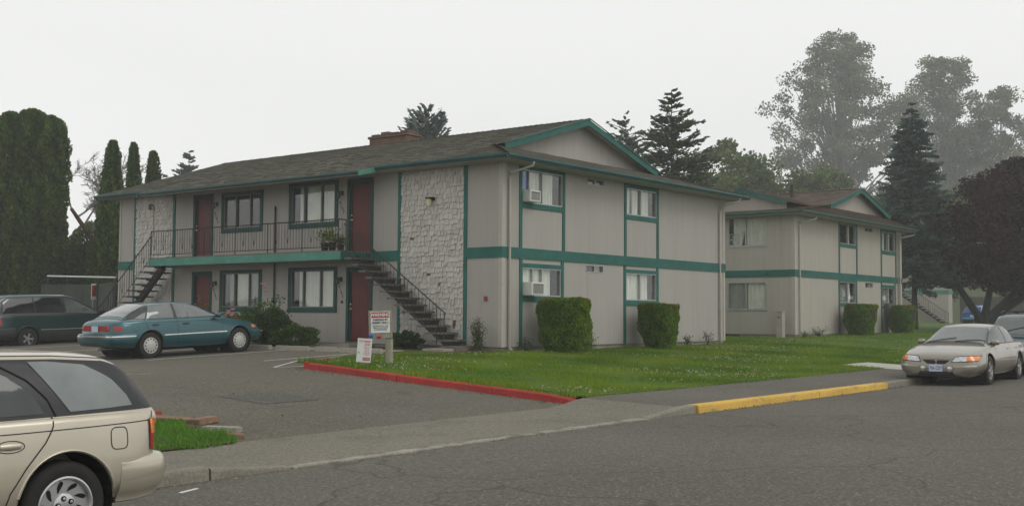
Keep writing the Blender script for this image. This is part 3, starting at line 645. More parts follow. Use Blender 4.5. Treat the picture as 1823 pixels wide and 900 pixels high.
# house numbers and small wall pieces
def text_mesh(s, size, mat, parent, M4, name='lettering', depth=.003, align='CENTER', bold=0):
    c = bpy.data.curves.new(name, 'FONT'); c.body = s; c.size = size; c.extrude = depth; c.align_x = align; c.align_y = 'CENTER'; c.offset = bold; c.resolution_u = 3
    o = bpy.data.objects.new(name, c); COL.objects.link(o); bpy.context.view_layer.update()
    me = bpy.data.meshes.new_from_object(o.evaluated_get(bpy.context.evaluated_depsgraph_get())); bpy.data.objects.remove(o)
    me.transform(M4); off = OFF.get(parent.name, Vector()) if parent else Vector(); me.transform(Matrix.Translation(-off))
    n = bpy.data.objects.new(name, me); COL.objects.link(n); me.materials.clear(); me.materials.append(MT[mat])
    if parent: n.parent = parent; OFF[n.name] = off
    return n
def fmat(F, u, v, d, rot=0):
    m = Matrix((( -F.u.x if F is FR else F.u.x, 0, F.n.x, 0), (-F.u.y if F is FR else F.u.y, 0, F.n.y, 0), (0, 1, 0, 0), (0, 0, 0, 1)))
    m.translation = F.p(u, v, d); return m @ Matrix.Rotation(rot, 4, 'Z')
def joined_text(parts, mat, parent, name):
    os_ = [text_mesh(*p, mat=mat, parent=None, M4=m) for p, m in parts]
    bm = bmesh.new()
    for o in os_: bm.from_mesh(o.data)
    me = bpy.data.meshes.new(name); bm.to_mesh(me); bm.free()
    for o in os_: bpy.data.objects.remove(o)
    off = OFF.get(parent.name, Vector()); me.transform(Matrix.Translation(-off)); me.materials.append(MT[mat]); n = bpy.data.objects.new(name, me); COL.objects.link(n); n.parent = parent; OFF[n.name] = off; return n
for (u, v, s) in ((6.42, 4.30, '4197'), (6.42, 1.72, '4195'), (12.62, 4.28, '4193'), (12.62, 1.66, '4191')):
    joined_text([((ch, .15), fmat(FR, u-.052*k, v-.10*k, .006)) for k, ch in enumerate(s)], 'black', B1, 'house_number')
mb = MB(); FR.box(mb, .50, .60, 1.27, 1.39, .001, .05); MT['redbox'] = pm('red_alarm_box', (.25, .05, .03), .5, var=(9, .1)); mb.build('alarm_box', 'redbox', B1, bevel=.006)
mb = MB(); FR.box(mb, 6.25, 6.31, 1.20, 1.29, .001, .03); mb.build('doorbell_box', 'black', B1)
# downspouts
downspout([(.55, -e-.05, 5.09), (.55, -e-.03, 4.98), (.27, -.08, 4.80), (.27, -.06, 4.62), (.27, -.06, -.02), (.27, -.16, -.07)], B1, 'corner')
downspout([(LX-.05, -e-.05, 5.09), (LX-.05, -e-.03, 4.98), (LX-.45, -.08, 4.78), (LX-.45, -.06, 4.6), (LX-.45, -.06, 0), (LX-.45, -.16, -.04)], B1, 'corner', .04)
downspout([(-.05, 9.42, 4.35), (-.05, 9.42, .0)], B1, 'iron', .028)
# chimney
mb = MB(); mb.box(6.0, 6.75, 9.35, 11.3, 6.6, 7.44); mb.box(5.95, 6.80, 9.3, 11.35, 7.44, 7.53)
for k, y in enumerate((9.6, 10.1, 10.6, 11.1)): mb.box(6.1, 6.65, y-.2, y+.2, 7.53, 7.53+(.13, .10, .15, .09)[k])
ch = mb.build('chimney', 'brick', roof, bevel=.012)
bm_ = MT['brick'].node_tree; bn = bm_.nodes.new('ShaderNodeTexBrick'); bn.inputs['Scale'].default_value = 1; bn.inputs['Brick Width'].default_value = .21; bn.inputs['Row Height'].default_value = .075; bn.inputs['Mortar Size'].default_value = .010
t_ = bm_.nodes.new('ShaderNodeTexCoord'); s_ = bm_.nodes.new('ShaderNodeSeparateXYZ'); c_ = bm_.nodes.new('ShaderNodeCombineXYZ'); a_ = bm_.nodes.new('ShaderNodeMath'); a_.operation = 'ADD'
L_ = bm_.links.new; L_(t_.outputs['Object'], s_.inputs[0]); L_(s_.outputs['X'], a_.inputs[0]); L_(s_.outputs['Y'], a_.inputs[1]); L_(a_.outputs[0], c_.inputs['X']); L_(s_.outputs['Z'], c_.inputs['Y']); L_(c_.outputs[0], bn.inputs['Vector'])
pb = bm_.nodes['Principled BSDF']; src = pb.inputs['Base Color'].links[0].from_socket; L_(src, bn.inputs['Color1']); dk = bm_.nodes.new('ShaderNodeVectorMath'); dk.operation = 'SCALE'; dk.inputs['Scale'].default_value = .6; L_(src, dk.inputs[0]); L_(dk.outputs[0], bn.inputs['Color2']); bn.inputs['Mortar'].default_value = (.17, .15, .12, 1); L_(bn.outputs['Color'], pb.inputs['Base Color'])
# balcony
BX = -1.2
mb = MB(); mb.box(BX+.03, -.0, 5.14, 14.6, 2.52, 2.70); bal = mb.build('balcony', 'soffit', B1)
mb = MB(); mb.box(BX+.0, 0, 5.12, 14.62, 2.702, 2.748); mb.build('deck_boards', 'tread', bal)
mb = MB(); mb.box(BX-.03, BX+.025, 5.10, 14.64, 2.47, 2.71); mb.build('fascia_board', 'teal_faded', bal)
mb = MB(); mb.box(BX+.027, -.035, 5.095, 5.137, 2.46, 2.70); mb.build('end_board', 'teal', bal)
def scroll(mb, c, u, h=.34):
    """a small wrought iron lyre between two balusters"""
    c = Vector(c); u = Vector(u)
    for s_ in (-1, 1):
        pts = [c+u*(s_*.02)+Vector((0, 0, -.16)), c+u*(s_*.055)+Vector((0, 0, -.06)), c+u*(s_*.085)+Vector((0, 0, .04)), c+u*(s_*.075)+Vector((0, 0, .12)), c+u*(s_*.05)+Vector((0, 0, .13))]
        mb.tube(pts, .006, 4)
    mb.tube([c+Vector((0, 0, -.24)), c+Vector((0, 0, -.13))], .022, 4)
rl = MB(); z0, z1 = 2.75, 3.66
rl.tube([(BX, 5.2, z1), (BX, 14.55, z1)], .018, 4); rl.tube([(BX, 5.2, z0+.10), (BX, 14.55, z0+.10)], .012, 4)
rl.tube([(BX, 5.2, z1), (BX+.3, 5.2, z1)], .018, 4); rl.tube([(BX, 14.55, z1), (BX+.02, 14.55, z1)], .02, 4)
y = 5.2; k = 0
while y < 14.56:
    post = k % 12 == 0
    rl.tube([(BX, y, z0 if post else z0+.1), (BX, y, z1)], .020 if post else .0085, 4)
    if k % 12 in (5,) or k % 12 == 9: scroll(rl, (BX, y, z0+.50), (0, 1, 0))
    y += .1327; k += 1
rl.tube([(BX, 14.55, z0), (BX, 14.55, z1)], .02, 4); rl.tube([(BX+.3, 5.2, z0), (BX+.3, 5.2, z1)], .02, 4); rl.tube([(BX+.15, 5.2, z0), (BX+.15, 5.2, z1)], .008, 4)
rl.build('railing', 'iron', bal)
# stairs
def stairs(y0, y1, zt, n, xo, xi, label, centre, par=None, tm='tread'):
    """open stairs from (y0,zt) down to (y1,0)"""
    st = MB(); rise = zt/n; run = (y1-y0)/n; sg = 1 if y1 > y0 else -1
    def beam(x, w_, dz=.0, h=.22):
        a = Vector((x, y0, zt-.10+dz)); b = Vector((x, y1-run*.3, rise*.3-.10+dz)); W_ = Vector((w_, 0, 0)); H = Vector((0, 0, h))
        st.hexa([a-W_-H, a+W_-H, b+W_-H, b-W_-H, a-W_, a+W_, b+W_, b-W_] if sg > 0 else [b-W_-H, b+W_-H, a+W_-H, a-W_-H, b-W_, b+W_, a+W_, a-W_])
    if centre: beam((xo+xi)/2, .09, h=.26)
    else: beam((xo+xi)/2+.12, .10, -.02, h=.20)
    o = st.build('staircase', 'iron', par or B1, bevel=.004); o['label'] = label
    for i in range(n-1):
        y = y0+run*(i+1); z = zt-rise*(i+1); t = MB(); a, b = (y-.15, y+.15)
        t.box(xo, xi, a, b, z-.055, z); t.build('tread', tm, o, bevel=.006)
        if not centre:
            pass
    br = MB()
    for i in range(n-1):
        y = y0+run*(i+1); z = zt-rise*(i+1)
        br.box((xo+xi)/2-.12 if centre else xo+.35, (xo+xi)/2+.12 if centre else xi-.12, y-.13, y+.13, z-.10, z-.056)
        if not centre: br.box(xo+.42, xi-.14, y-.13-(run*0), y-.10, z-.056-rise*.9, z-.10)
    br.build('tread_bracket', 'black', o)
    rl = MB(); xs = xo; za = .90
    ya = y0+run*(.4 if not centre else -.1); yb = y1+run*(.0); P = lambda t, dz: (xs, ya+(yb-ya)*t, (zt-rise*.4)*(1-t)+(rise*.35)*t+dz)
    rl.tube([P(0, za-.03), P(1, za-.03)], .019, 5); rl.tube([P(0, .10), P(1, .06)], .011, 4)
    rl.tube([P(1, za-.03), (xs, yb+sg*.05, rise*.35+za-.08)], .02, 5)
    m = int(abs(yb-ya)/.135)
    for i in range(m+1):
        t = i/m; post = i % 9 == 0 and i > 0 or i == m; p = P(t, .08); q = P(t, za-.03)
        if post: rl.tube([(p[0], p[1], p[2]-.25), q], .017, 4)
        else: rl.tube([p, q], .008, 4)
        if i % 9 == 3: scroll(rl, P(t, .50), (0, 1, 0))
    rl.build('stair_railing', 'iron', o)
    return o
stairs(5.08, 1.02, 2.72, 14, -1.2, -.12, 'right hand staircase descending past the shake panel', False)
stairs(14.55, 17.75, 2.72, 13, -1.2, -.12, 'left hand staircase on one central steel beam', True)
mb = MB(); mb.box(-1.25, -.1, .55, 1.15, -.2, .03); mb.build('landing_pad', 'tread', B1, bevel=.01)

# ------------------------------------------------------------------ second building
BX2, BY2, BZ = 20.99, 1.04, .107
B2 = thing('apartment_building', (BX2+6.4, BY2+7, BZ-.1), 'farther tan apartment block with brown shingle roof and two gables', 'apartment building')
W2 = Frame((BX2, BY2, BZ), (0, 1, 0), (-1, 0, 0)); S2 = Frame((BX2, BY2, BZ), (1, 0, 0), (0, -1, 0))
w2ops = [(1.29, 3.11, 3.80, 5.03), (1.30, 3.12, 1.05, 2.23)]
s2ops = [(4.80, 6.74, 4.10, 5.03), (4.76, 6.66, 1.40, 2.36), (9.98, 11.82, 4.02, 4.96), (9.96, 11.68, 1.32, 2.20), (7.86, 8.82, 4.82, 5.02), (7.84, 8.78, 2.16, 2.39)]
mb = MB(); LY2 = 13
wall_panels(mb, W2, 0, LY2, 0, 5.12, w2ops); wall_panels(mb, S2, 0, 12.7, 0, 5.12, s2ops)
p = S2.p; mb.quad(p(12.7, 0), p(12.7, 0, -LY2), p(12.7, 5.12, -LY2), p(12.7, 5.12)); mb.quad(p(0, 0, -LY2), p(12.7, 0, -LY2), p(12.7, 5.12, -LY2), p(0, 5.12, -LY2)); mb.build('wall', 'siding_b', B2)
mb = MB(); mb.quad(p(.2, 2.55, -.2), p(12.5, 2.55, -.2), p(12.5, 2.55, -12), p(.2, 2.55, -12)); mb.quad(p(.05, 5.1, -.05), p(12.5, 5.1, -.05), p(12.5, 5.1, -12), p(.05, 5.1, -12)); mb.quad(p(3.6, 0, -.2), p(3.6, 5.1, -.2), p(3.6, 5.1, -12), p(3.6, 0, -12)); mb.quad(p(.2, 0, -3.6), p(12.5, 0, -3.6), p(12.5, 5.1, -3.6), p(.2, 5.1, -3.6)); mb.build('room_partition', 'room', B2)
mb = MB(); mb.box(BX2+.06, BX2+12.64, BY2+.06, BY2+LY2-.1, -.6, BZ-.002); mb.build('foundation', 'found', B2)
mb = MB(); W2.box(mb, 2.6, 3.4, -.16, -.03, -.05, -.04); mb.build('crawl_vent', 'dark', B2)
rf = MB(); E0, E1, EY = BX2-.61, BX2+13.31, BY2-.61; ez2 = ez+BZ; gx, gy, gz = 28.85, 1.22, 6.98; hw = 3.65; tz = 5.93
yb = BY2+LY2+.6
courses(rf, (E0, EY, ez2), (E0, yb, ez2), (gx-hw, yb, tz), (gx-hw, gy, tz)); courses(rf, (gx-hw, gy, tz), (gx-hw, yb, tz), (gx, yb, gz), (gx, gy, gz))
courses(rf, (E1, EY, ez2), (E1, yb, ez2), (gx+hw, yb, tz), (gx+hw, gy, tz), step=.4, seg=2); courses(rf, (gx+hw, gy, tz), (gx+hw, yb, tz), (gx, yb, gz), (gx, gy, gz), step=.4, seg=2)
courses(rf, (E0, EY, ez2), (E1, EY, ez2), (gx+hw+.3, gy+.3, ez2+.58), (gx-hw-.3, gy+.3, ez2+.58))
# west cross gable
wx, wy, wz = 22.55, 4.30, 6.60; wh = 2.15; wt = 5.93
courses(rf, (wx, wy-wh, wt), (gx-hw+2.0, wy-wh, wt), (gx-hw+3.4, wy, wz), (wx, wy, wz)); courses(rf, (wx, wy+wh, wt), (gx-hw+2.0, wy+wh, wt), (gx-hw+3.4, wy, wz), (wx, wy, wz))
y = gy
while y < yb:
    r = rng.random()
    for s_ in (-1, 1): rf.quad((gx, y, gz+.045), (gx+s_*.17, y, gz), (gx+s_*.17, y+.3, gz-.03), (gx, y+.3, gz+.012), r)
    y += .24
roof2 = rf.build('roof', 'roof_b', B2, rnd=True)
mb = MB(); mb.tube([(gx-1.2, 4.2, 6.4), (gx-1.2, 4.2, 7.25)], .07, 8); mb.build('vent_pipe', 'black', roof2, smooth=True)
mb = MB(); mb.box(gx-1.9, gx-1.5, 5.9, 6.35, 6.3, 6.62); mb.box(gx-2.0, gx-1.4, 5.8, 6.45, 6.62, 6.72); mb.build('roof_vent', 'alu', roof2, bevel=.02)
mb = MB(); mb.poly([(gx-hw+.1, gy+.3, 5.75), (gx+hw-.1, gy+.3, 5.75), (gx+hw-.1, gy+.3, tz-.02), (gx, gy+.3, gz-.04), (gx-hw+.1, gy+.3, tz-.02)]); mb.poly([(wx+.3, wy-wh+.1, 5.6), (wx+.3, wy+wh-.1, 5.6), (wx+.3, wy+wh-.1, wt), (wx+.3, wy, wz-.04), (wx+.3, wy-wh+.1, wt)]); build_each(mb, 'gable_wall', 'siding_b', B2)
mb = MB(); rake(mb, (gx-hw-.05, gy-.02, tz-.0), (gx, gy-.02, gz), (0, -1, 0)); rake(mb, (gx+hw+.05, gy-.02, tz), (gx, gy-.02, gz), (0, -1, 0)); rake(mb, (wx-.02, wy-wh-.05, wt), (wx-.02, wy, wz), (-1, 0, 0), h=.17); rake(mb, (wx-.02, wy+wh+.05, wt), (wx-.02, wy, wz), (-1, 0, 0), h=.17); build_each(mb, 'rake_board', 'teal', B2)
mb = MB(); rake(mb, (gx-hw-.1, gy-.07, tz+.03), (gx, gy-.07, gz+.04), (0, -1, 0), h=.035, t=.03); rake(mb, (gx+hw+.1, gy-.07, tz+.03), (gx, gy-.07, gz+.04), (0, -1, 0), h=.035, t=.03); rake(mb, (wx-.07, wy-wh-.1, wt+.03), (wx-.07, wy, wz+.04), (-1, 0, 0), h=.03, t=.03); rake(mb, (wx-.07, wy+wh+.1, wt+.03), (wx-.07, wy, wz+.04), (-1, 0, 0), h=.03, t=.03); build_each(mb, 'drip_edge', 'teal_dark', B2)
mb = MB(); mb.box(E0+.02, E1-.02, EY+.02, BY2, ez2-.14, ez2-.11); mb.box(E0+.02, BX2, BY2, yb, ez2-.14, ez2-.11); mb.box(BX2+12.7, E1-.02, BY2, yb, ez2-.14, ez2-.11); mb.build('soffit', 'soffit', B2)
mb = MB(); gutter(mb, (E0, EY, ez2), (E1, EY, ez2), (0, -1, 0), h=.10); gutter(mb, (E0, EY-.11, ez2), (E0, yb, ez2), (-1, 0, 0), h=.10); MT['gutter_b'] = pm('faded_green_gutter', (.045, .12, .10), .5, var=(2, .2)); build_each(mb, 'gutter', 'gutter_b', B2)
mb = MB(); S2.box(mb, -.032, 12.73, 2.45, 2.75, 0, .032); W2.box(mb, .002, LY2, 2.45, 2.75, 0, .032); W2.box(mb, 1.25, 1.40, 2.55, 2.68, .032, .09); build_each(mb, 'band_board', 'teal', B2)
mb = MB(); S2.box(mb, 0, .16, 0, 2.448, .001, .022); S2.box(mb, 0, .16, 2.752, 5.06, .001, .022); W2.box(mb, -.022, .14, 0, 2.448, .001, .022); W2.box(mb, -.022, .14, 2.752, 5.06, .001, .022); S2.box(mb, 12.56, 12.7, 0, 2.448, .001, .022); S2.box(mb, 12.56, 12.7, 2.752, 5.06, .001, .022); build_each(mb, 'corner_board', 'corner', B2)
window(W2, B2, *w2ops[0], [2.28], [(1.33, 2.28), (2.28, 2.88, 'curtain', -.35)], [(1.25, 3.15, 3.76, 3.80)], 'alu')
window(W2, B2, *w2ops[1], [2.26], [(1.33, 2.24), (2.28, 3.08, 'curtain_d')], [(1.26, 3.16, 1.01, 1.05)], 'alu')
window(S2, B2, *s2ops[0], [5.80], [(5.82, 6.14)], trims(*s2ops[0], 5.055, 3.95, 2.752, 2.752))
window(S2, B2, *s2ops[1], [5.72], [(4.80, 5.7, 'curtain_d'), (5.75, 6.2)], trims(*s2ops[1], 2.445, 1.25, 0, 1.25))
window(S2, B2, *s2ops[2], [10.90], [(10.1, 10.6), (10.93, 11.3)], trims(*s2ops[2], 5.055, 3.85, 2.752, 2.752))
window(S2, B2, *s2ops[3], [10.85], [(10.0, 10.8, 'curtain_d'), (10.88, 11.25)], trims(*s2ops[3], 2.34, 1.18, 0, 1.18))
window(S2, B2, *s2ops[4], [8.34], [], None); window(S2, B2, *s2ops[5], [8.32], [(8.33, 8.75, 'curtain_d')], None)
P2 = lambda u, v, d: S2.p(u, v, d)
downspout([P2(.95, 5.0, .60), P2(.95, 4.93, .58), P2(.40, 4.78, .08), P2(.40, 4.6, .06), P2(.40, -.05, .06)], B2, 'corner')
downspout([P2(13.0, 5.0, .60), P2(13.0, 4.93, .58), P2(12.35, 4.75, .08), P2(12.35, 4.6, .06), P2(12.35, -.05, .06)], B2, 'corner')
MT['conduit'] = pm('painted_conduit', (.36, .26, .22), .7, var=(3, .1))
downspout([P2(12.1, 4.9, .05), P2(12.1, 0, .05)], B2, 'conduit', .025)
mb = MB(); S2.box(mb, 10.2, 10.75, .75, 1.42, .035, .26); S2.box(mb, 10.38, 10.5, .0, .75, .035, .15); mb.build('meter_box', 'grille', B2, bevel=.01)
# utility pedestal
mb = MB(); mb.box(20.35, 20.66, 1.33, 1.62, -.12, 1.05); mb.box(20.33, 20.68, 1.31, 1.64, 1.05, 1.09)
single(mb, 'utility_pedestal', 'soffit', 'tall grey utility pedestal with a small red label at the corner of the farther building', 'utility pedestal', bevel=.01)
ped = bpy.context.scene.objects['utility_pedestal']
mb = MB(); mb.box(-.17, -.156, -.06, .06, .93, .98); q = mb.build('warning_label', 'redbox', None); q.parent = ped

# ------------------------------------------------------------------ third building (stair and end wall glimpsed under the spruce)
B3 = thing('apartment_building', (64, 10, 0), 'far apartment block glimpsed under the blue spruce with pale open stairs', 'apartment building')
MT['tread_p'] = pm('pale_concrete_tread', (.42, .40, .36), .85, var=(6, .15))
B3.location = (66.8, 9.2, .22); OFF[B3.name] = Vector()
mb = MB(); mb.prism([(0, 0, 0), (.95, 0, 0), (.95, 6, 0), (11, 6, 0), (11, 14, 0), (0, 14, 0)], (0, 0, 5.2)); mb.build('wall', 'siding_b', B3)
mb = MB(); mb.box(-.04, .99, -.04, 5.9, 2.45, 2.75); mb.build('band_board', 'teal_faded', B3)
mb = MB(); mb.poly([(-.8, -.3, 5.2), (1.6, -.3, 5.2), (11.8, 5.6, 5.2), (5.5, 9, 7.2)]); mb.poly([(-.8, -.3, 5.2), (5.5, 9, 7.2), (5.5, 14.8, 7.2), (-.8, 14.8, 5.2)]); mb.poly([(11.8, 5.6, 5.2), (5.5, 9, 7.2), (5.5, 14.8, 7.2), (11.8, 14.8, 5.2)]); mb.build('roof', 'roof_b', B3, rnd=True)
stairs(3.5, -.4, 2.72, 14, -1.3, -.2, 'pale open staircase', True, B3, 'tread_p')

# ------------------------------------------------------------------ window air conditioners, blue cloth, plants on the balcony
def air_con(F, u0, u1, v0, v1, d, label):
    t = thing('air_conditioner', F.p((u0+u1)/2, v0, 0), label, 'air conditioner', 'window air conditioners')
    mb = MB(); F.box(mb, u0, u1, v0, v1, -.10, d); mb.build('housing', 'white', t, bevel=.012)
    mb = MB(); F.box(mb, u0+.06, u1-.05, v0+.05, v1-.05, d+.001, d+.006); g = mb.build('grille', 'grille', t)
    mb = MB(); k = int((v1-v0-.12)/.022)
    for i in range(k): F.box(mb, u0+.065, u1-.055, v0+.056+i*.022, v0+.062+i*.022, d+.006, d+.010)
    for i in range(3): F.box(mb, u0-.004, u0-.001, v0+.06, v1-.06, .06+i*.07, .09+i*.07)
    mb.build('louvre', 'white', g)
air_con(SD, .92, 1.42, 4.05, 4.38, .26, 'white boxy air conditioner in the upper window beside the blue cloth')
air_con(SD, .92, 1.50, 1.43, 1.80, .34, 'larger white air conditioner in the ground floor window behind the clipped hedge')
MT['bluecloth'] = pm('blue_cloth', (.03, .12, .50), .8, var=(4, .15), vein=(7, .60, (.35, .5, .75), .05))
P = [[SD.p(.93+.26*i/8, 4.42+.5*j/4, -.085+.008*math.sin(i*1.7)) for j in range(5)] for i in range(9)]
mb = MB(); mb.grid(P); single(mb, 'blue_cloth', 'bluecloth', 'bright blue cloth hung in the upper window above the air conditioner', 'cloth', smooth=True)
# box fan in the farther building's window
t = thing('box_fan', W2.p(2.92, 3.84, -.13), 'pale box fan standing in the upper window of the farther building', 'fan')
mb = MB()
for (a, b, c, d) in ((2.66, 2.70, 3.84, 4.36), (3.06, 3.10, 3.84, 4.36), (2.70, 3.06, 3.84, 3.88), (2.70, 3.06, 4.32, 4.36)): W2.box(mb, a, b, c, d, -.12, -.065)
mb.build('housing', 'white', t)
mb = MB()
for k in range(5):
    a = k*1.2566; c = W2.p(2.88, 4.10, -.10); q = [c]
    for da, r_ in ((-.35, .15), (0, .19), (.35, .15)): q.append(c+Vector((.012*da, math.cos(a+da)*r_, math.sin(a+da)*r_)))
    mb.poly(q)
mb.build('fan_blade', 'white', t)

# ------------------------------------------------------------------ foliage helpers
def leaf_mesh(name, pts, nrm, size, mat, parent=None, aspect=1.6, jitter=.6, seed=0, bend=0, rndv=None, up_bias=0, off=None):
    """many small leaf-shaped faces; numpy. pts (n,3), nrm (n,3) preferred growing direction"""
    g = np.random.default_rng(seed); n = len(pts); pts = np.asarray(pts, float); nrm = np.asarray(nrm, float)
    d = nrm+g.normal(0, jitter, (n, 3)); d[:, 2] += up_bias; d /= np.linalg.norm(d, axis=1)[:, None]+1e-9
    r = g.normal(0, 1, (n, 3)); s = np.cross(d, r); s /= np.linalg.norm(s, axis=1)[:, None]+1e-9
    sz = (size*g.uniform(.6, 1.4, n))[:, None] if np.isscalar(size) else (size*g.uniform(.6, 1.4, n))[:, None]
    a = pts-d*sz*.5; b = pts+s*sz*.5/aspect; c = pts+d*sz*.5; e = pts-s*sz*.5/aspect
    v = np.stack([a, b, c, e], 1).reshape(-1, 3)
    if off is None: off = OFF.get(parent.name, Vector()) if parent else Vector()
    v = v-np.array(off[:])
    me = bpy.data.meshes.new(name); me.vertices.add(4*n); me.vertices.foreach_set('co', v.ravel().astype(np.float32))
    me.loops.add(4*n); me.loops.foreach_set('vertex_index', np.arange(4*n, dtype=np.int32)); me.polygons.add(n)
    me.polygons.foreach_set('loop_start', np.arange(0, 4*n, 4, dtype=np.int32)); me.update(calc_edges=True)
    at = me.attributes.new('rnd', 'FLOAT', 'FACE'); at.data.foreach_set('value', (g.random(n)**1.5 if rndv is None else rndv).astype(np.float32))
    me.materials.append(MT[mat]); o = bpy.data.objects.new(name, me); COL.objects.link(o)
    if parent: o.parent = parent; OFF[o.name] = off
    return o
MT['arb_in'] = pm('dark_core_fill', (.022, .028, .012), .95, var=(6, .4))  # solid dark core added inside crowns and hedges to block see-through
MT['arb'] = leafmat('arborvitae_leaf', (.028, .068, .010), (.10, .155, .024), .7, var=(.8, .5))
MT['arb_d'] = leafmat('dark_evergreen_leaf', (.018, .036, .010), (.055, .08, .02), .7, var=(.8, .35))
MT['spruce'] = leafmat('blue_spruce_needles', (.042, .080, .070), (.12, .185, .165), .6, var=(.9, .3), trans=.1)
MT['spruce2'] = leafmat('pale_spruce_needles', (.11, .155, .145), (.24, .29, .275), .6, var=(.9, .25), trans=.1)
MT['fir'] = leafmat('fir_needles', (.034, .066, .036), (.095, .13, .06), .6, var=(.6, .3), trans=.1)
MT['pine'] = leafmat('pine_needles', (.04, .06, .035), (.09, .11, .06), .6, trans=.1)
MT['cotton'] = leafmat('cottonwood_leaf', (.10, .12, .068), (.20, .22, .14), .5, var=(.15, .3))  # leaf colours paled to put fog haze into the crowns
MT['maple'] = leafmat('broad_leaf', (.060, .100, .024), (.13, .17, .05), .6, var=(.3, .3))
MT['plum'] = leafmat('purple_plum_leaf', (.022, .008, .012), (.060, .018, .026), .6, var=(.5, .35), trans=.15)
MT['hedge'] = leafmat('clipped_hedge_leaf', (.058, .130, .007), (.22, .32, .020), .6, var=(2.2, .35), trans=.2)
MT['hedge_brown'] = leafmat('browned_hedge_leaf', (.16, .085, .02), (.28, .13, .035), .7, trans=.1)
MT['rose'] = leafmat('rose_leaf', (.032, .072, .018), (.09, .15, .04), .5, trans=.2)
MT['shrub'] = leafmat('low_shrub_leaf', (.032, .070, .013), (.09, .15, .025), .6, trans=.2)
MT['weed'] = leafmat('weed_leaf', (.05, .08, .03), (.12, .16, .07), .6, trans=.2)
MT['pink'] = pm('pink_petals', (.72, .36, .36), .6, var=(9, .15)); MT['peach'] = pm('peach_petals', (.75, .42, .33), .6, var=(9, .15))
MT['yellow'] = pm('yellow_petals', (.75, .55, .05), .6, var=(9, .1))
MT['pot'] = pm('black_plastic_pot', (.014, .014, .014), .5, spec=.4)
MT['wood_grey'] = pm('weathered_post', (.27, .26, .20), .9, var=(4, .2), stretch=(1, 1, .2), var2=(30, .15), vein=(3, .6, (.18, .20, .12), .15))
MT['fence_wood'] = pm('grey_fence_boards', (.105, .088, .070), .95, var=(1, .2), stretch=(1, 1, .15), var2=(12, .2))
MT['slat'] = pm('fence_slats', (.062, .070, .058), .8, var=(1, .2), stretch=(1, 1, .2), var2=(14, .12))
MT['galv'] = pm('galvanised_steel', (.42, .42, .40), .5, metal=.5, var=(4, .15))

def column_pts(n, h, rf, seed, lump=.12, z0=0):
    g = np.random.default_rng(seed); t = g.random(n)**.9; th = g.uniform(0, 2*np.pi, n)
    ph = g.uniform(0, 6, 6); r = rf(t)*(1+lump*np.sin(3*th+ph[0]+5*t)+lump*.8*np.sin(5*th+ph[1]-14*t)+lump*.5*np.sin(9*th+31*t+ph[2]))
    clump = np.sin(th*7+ph[3]+t*h*3.1)*np.sin(t*h*4.3+ph[4]+th*2)
    r = r*(1+.17*clump)*(1-.28*g.random(n)**2.5)+.10*np.maximum(0, np.sin(th*11+t*h*6+ph[5])*np.sin(t*h*9+th*5))
    p = np.stack([r*np.cos(th), r*np.sin(th), z0+t*h], 1)
    nr = np.stack([np.cos(th)*.5, np.sin(th)*.5, np.full(n, 1.)], 1); return p, nr, np.clip(.45+.35*np.sin(th*5+t*h*2.2+ph[2])*np.sin(t*h*1.7+ph[3])+g.normal(0, .25, n), 0, 1)
def tree_trunk(root, base, h, r, mat='bark', lean=(0, 0), n=7, top=.25):
    mb = MB(); b = Vector(base); pts = [b+Vector((lean[0]*t*h+.06*r*math.sin(5*t)*3, lean[1]*t*h, t*h-.15*(t == 0))) for t in [i/n for i in range(n+1)]]
    mb.tube(pts, [r*(1-(1-top)*i/n)*(1.25 if i == 0 else 1) for i in range(n+1)], 8); return mb.build('trunk', mat, root, smooth=True)
def arborvitae(x, y, z, h, rad, label, seed, n=11000, mat='arb', group=None, flat=False, size=.17):
    t = thing('arborvitae', (x, y, z), label, 'evergreen tree', group)
    rf = (lambda q: rad*np.minimum(1, 1.25*(1-q)**.5+.02)*(.82+.18*np.sin(np.clip(q*1.3, 0, 1)*np.pi))) if not flat else (lambda q: rad*np.sqrt(np.clip(1-(np.clip(q-.86, 0, 1)/.14)**2.4, 0, 1))*(1.12-.30*q+.04*np.sin(q*17+seed*2)))
    p, nr, rv_ = column_pts(n, h-.3, rf, seed, z0=.3, lump=.16); leaf_mesh('crown', p+np.array([x, y, z]), nr, size*1.25, mat, t, aspect=1.8, jitter=.5, seed=seed, rndv=rv_)
    tree_trunk(t, (x, y, z), h*.8, rad*.14)
    mb = MB(); mb.lathe([(rad*.3, .15)]+[(float(rf(np.array(q)))*.66, .3+q*(h-.45)) for q in np.linspace(.02, .97, 14)]+[(0, h-.25)], (x, y, z), 'z', 12); mb.build('dark_core', 'arb_in', t, smooth=True); return t
G1 = 'tall clipped arborvitae left of the grey block'
arborvitae(5.0, 35.9, -.2, 11.1, .95, 'leftmost thick arborvitae of the tall clump behind the green van', 1, 15000, flat=True, group=G1)
arborvitae(5.7, 35.1, -.2, 11.25, .92, 'middle arborvitae of the tall clump, its top the highest', 2, 15000, flat=True, group=G1)
arborvitae(6.2, 34.2, -.2, 10.9, .82, 'arborvitae on the right side of the tall clump beside the bare tree', 3, 15000, flat=True, group=G1)
arborvitae(4.1, 36.8, -.2, 10.6, .9, 'arborvitae standing left of the rest of the tall clump, mostly out of view', 4, 9000, flat=True, group=G1)
G2 = 'slim pointed arborvitae beside the roof'
arborvitae(7.1, 30.1, -.2, 9.4, .80, 'tallest of the three slim pointed arborvitae, nearest the roof corner', 5, 11000, group=G2, size=.14)
arborvitae(8.9, 31.1, -.2, 9.6, .62, 'narrow middle one of the three slim arborvitae', 6, 8000, group=G2, size=.14)
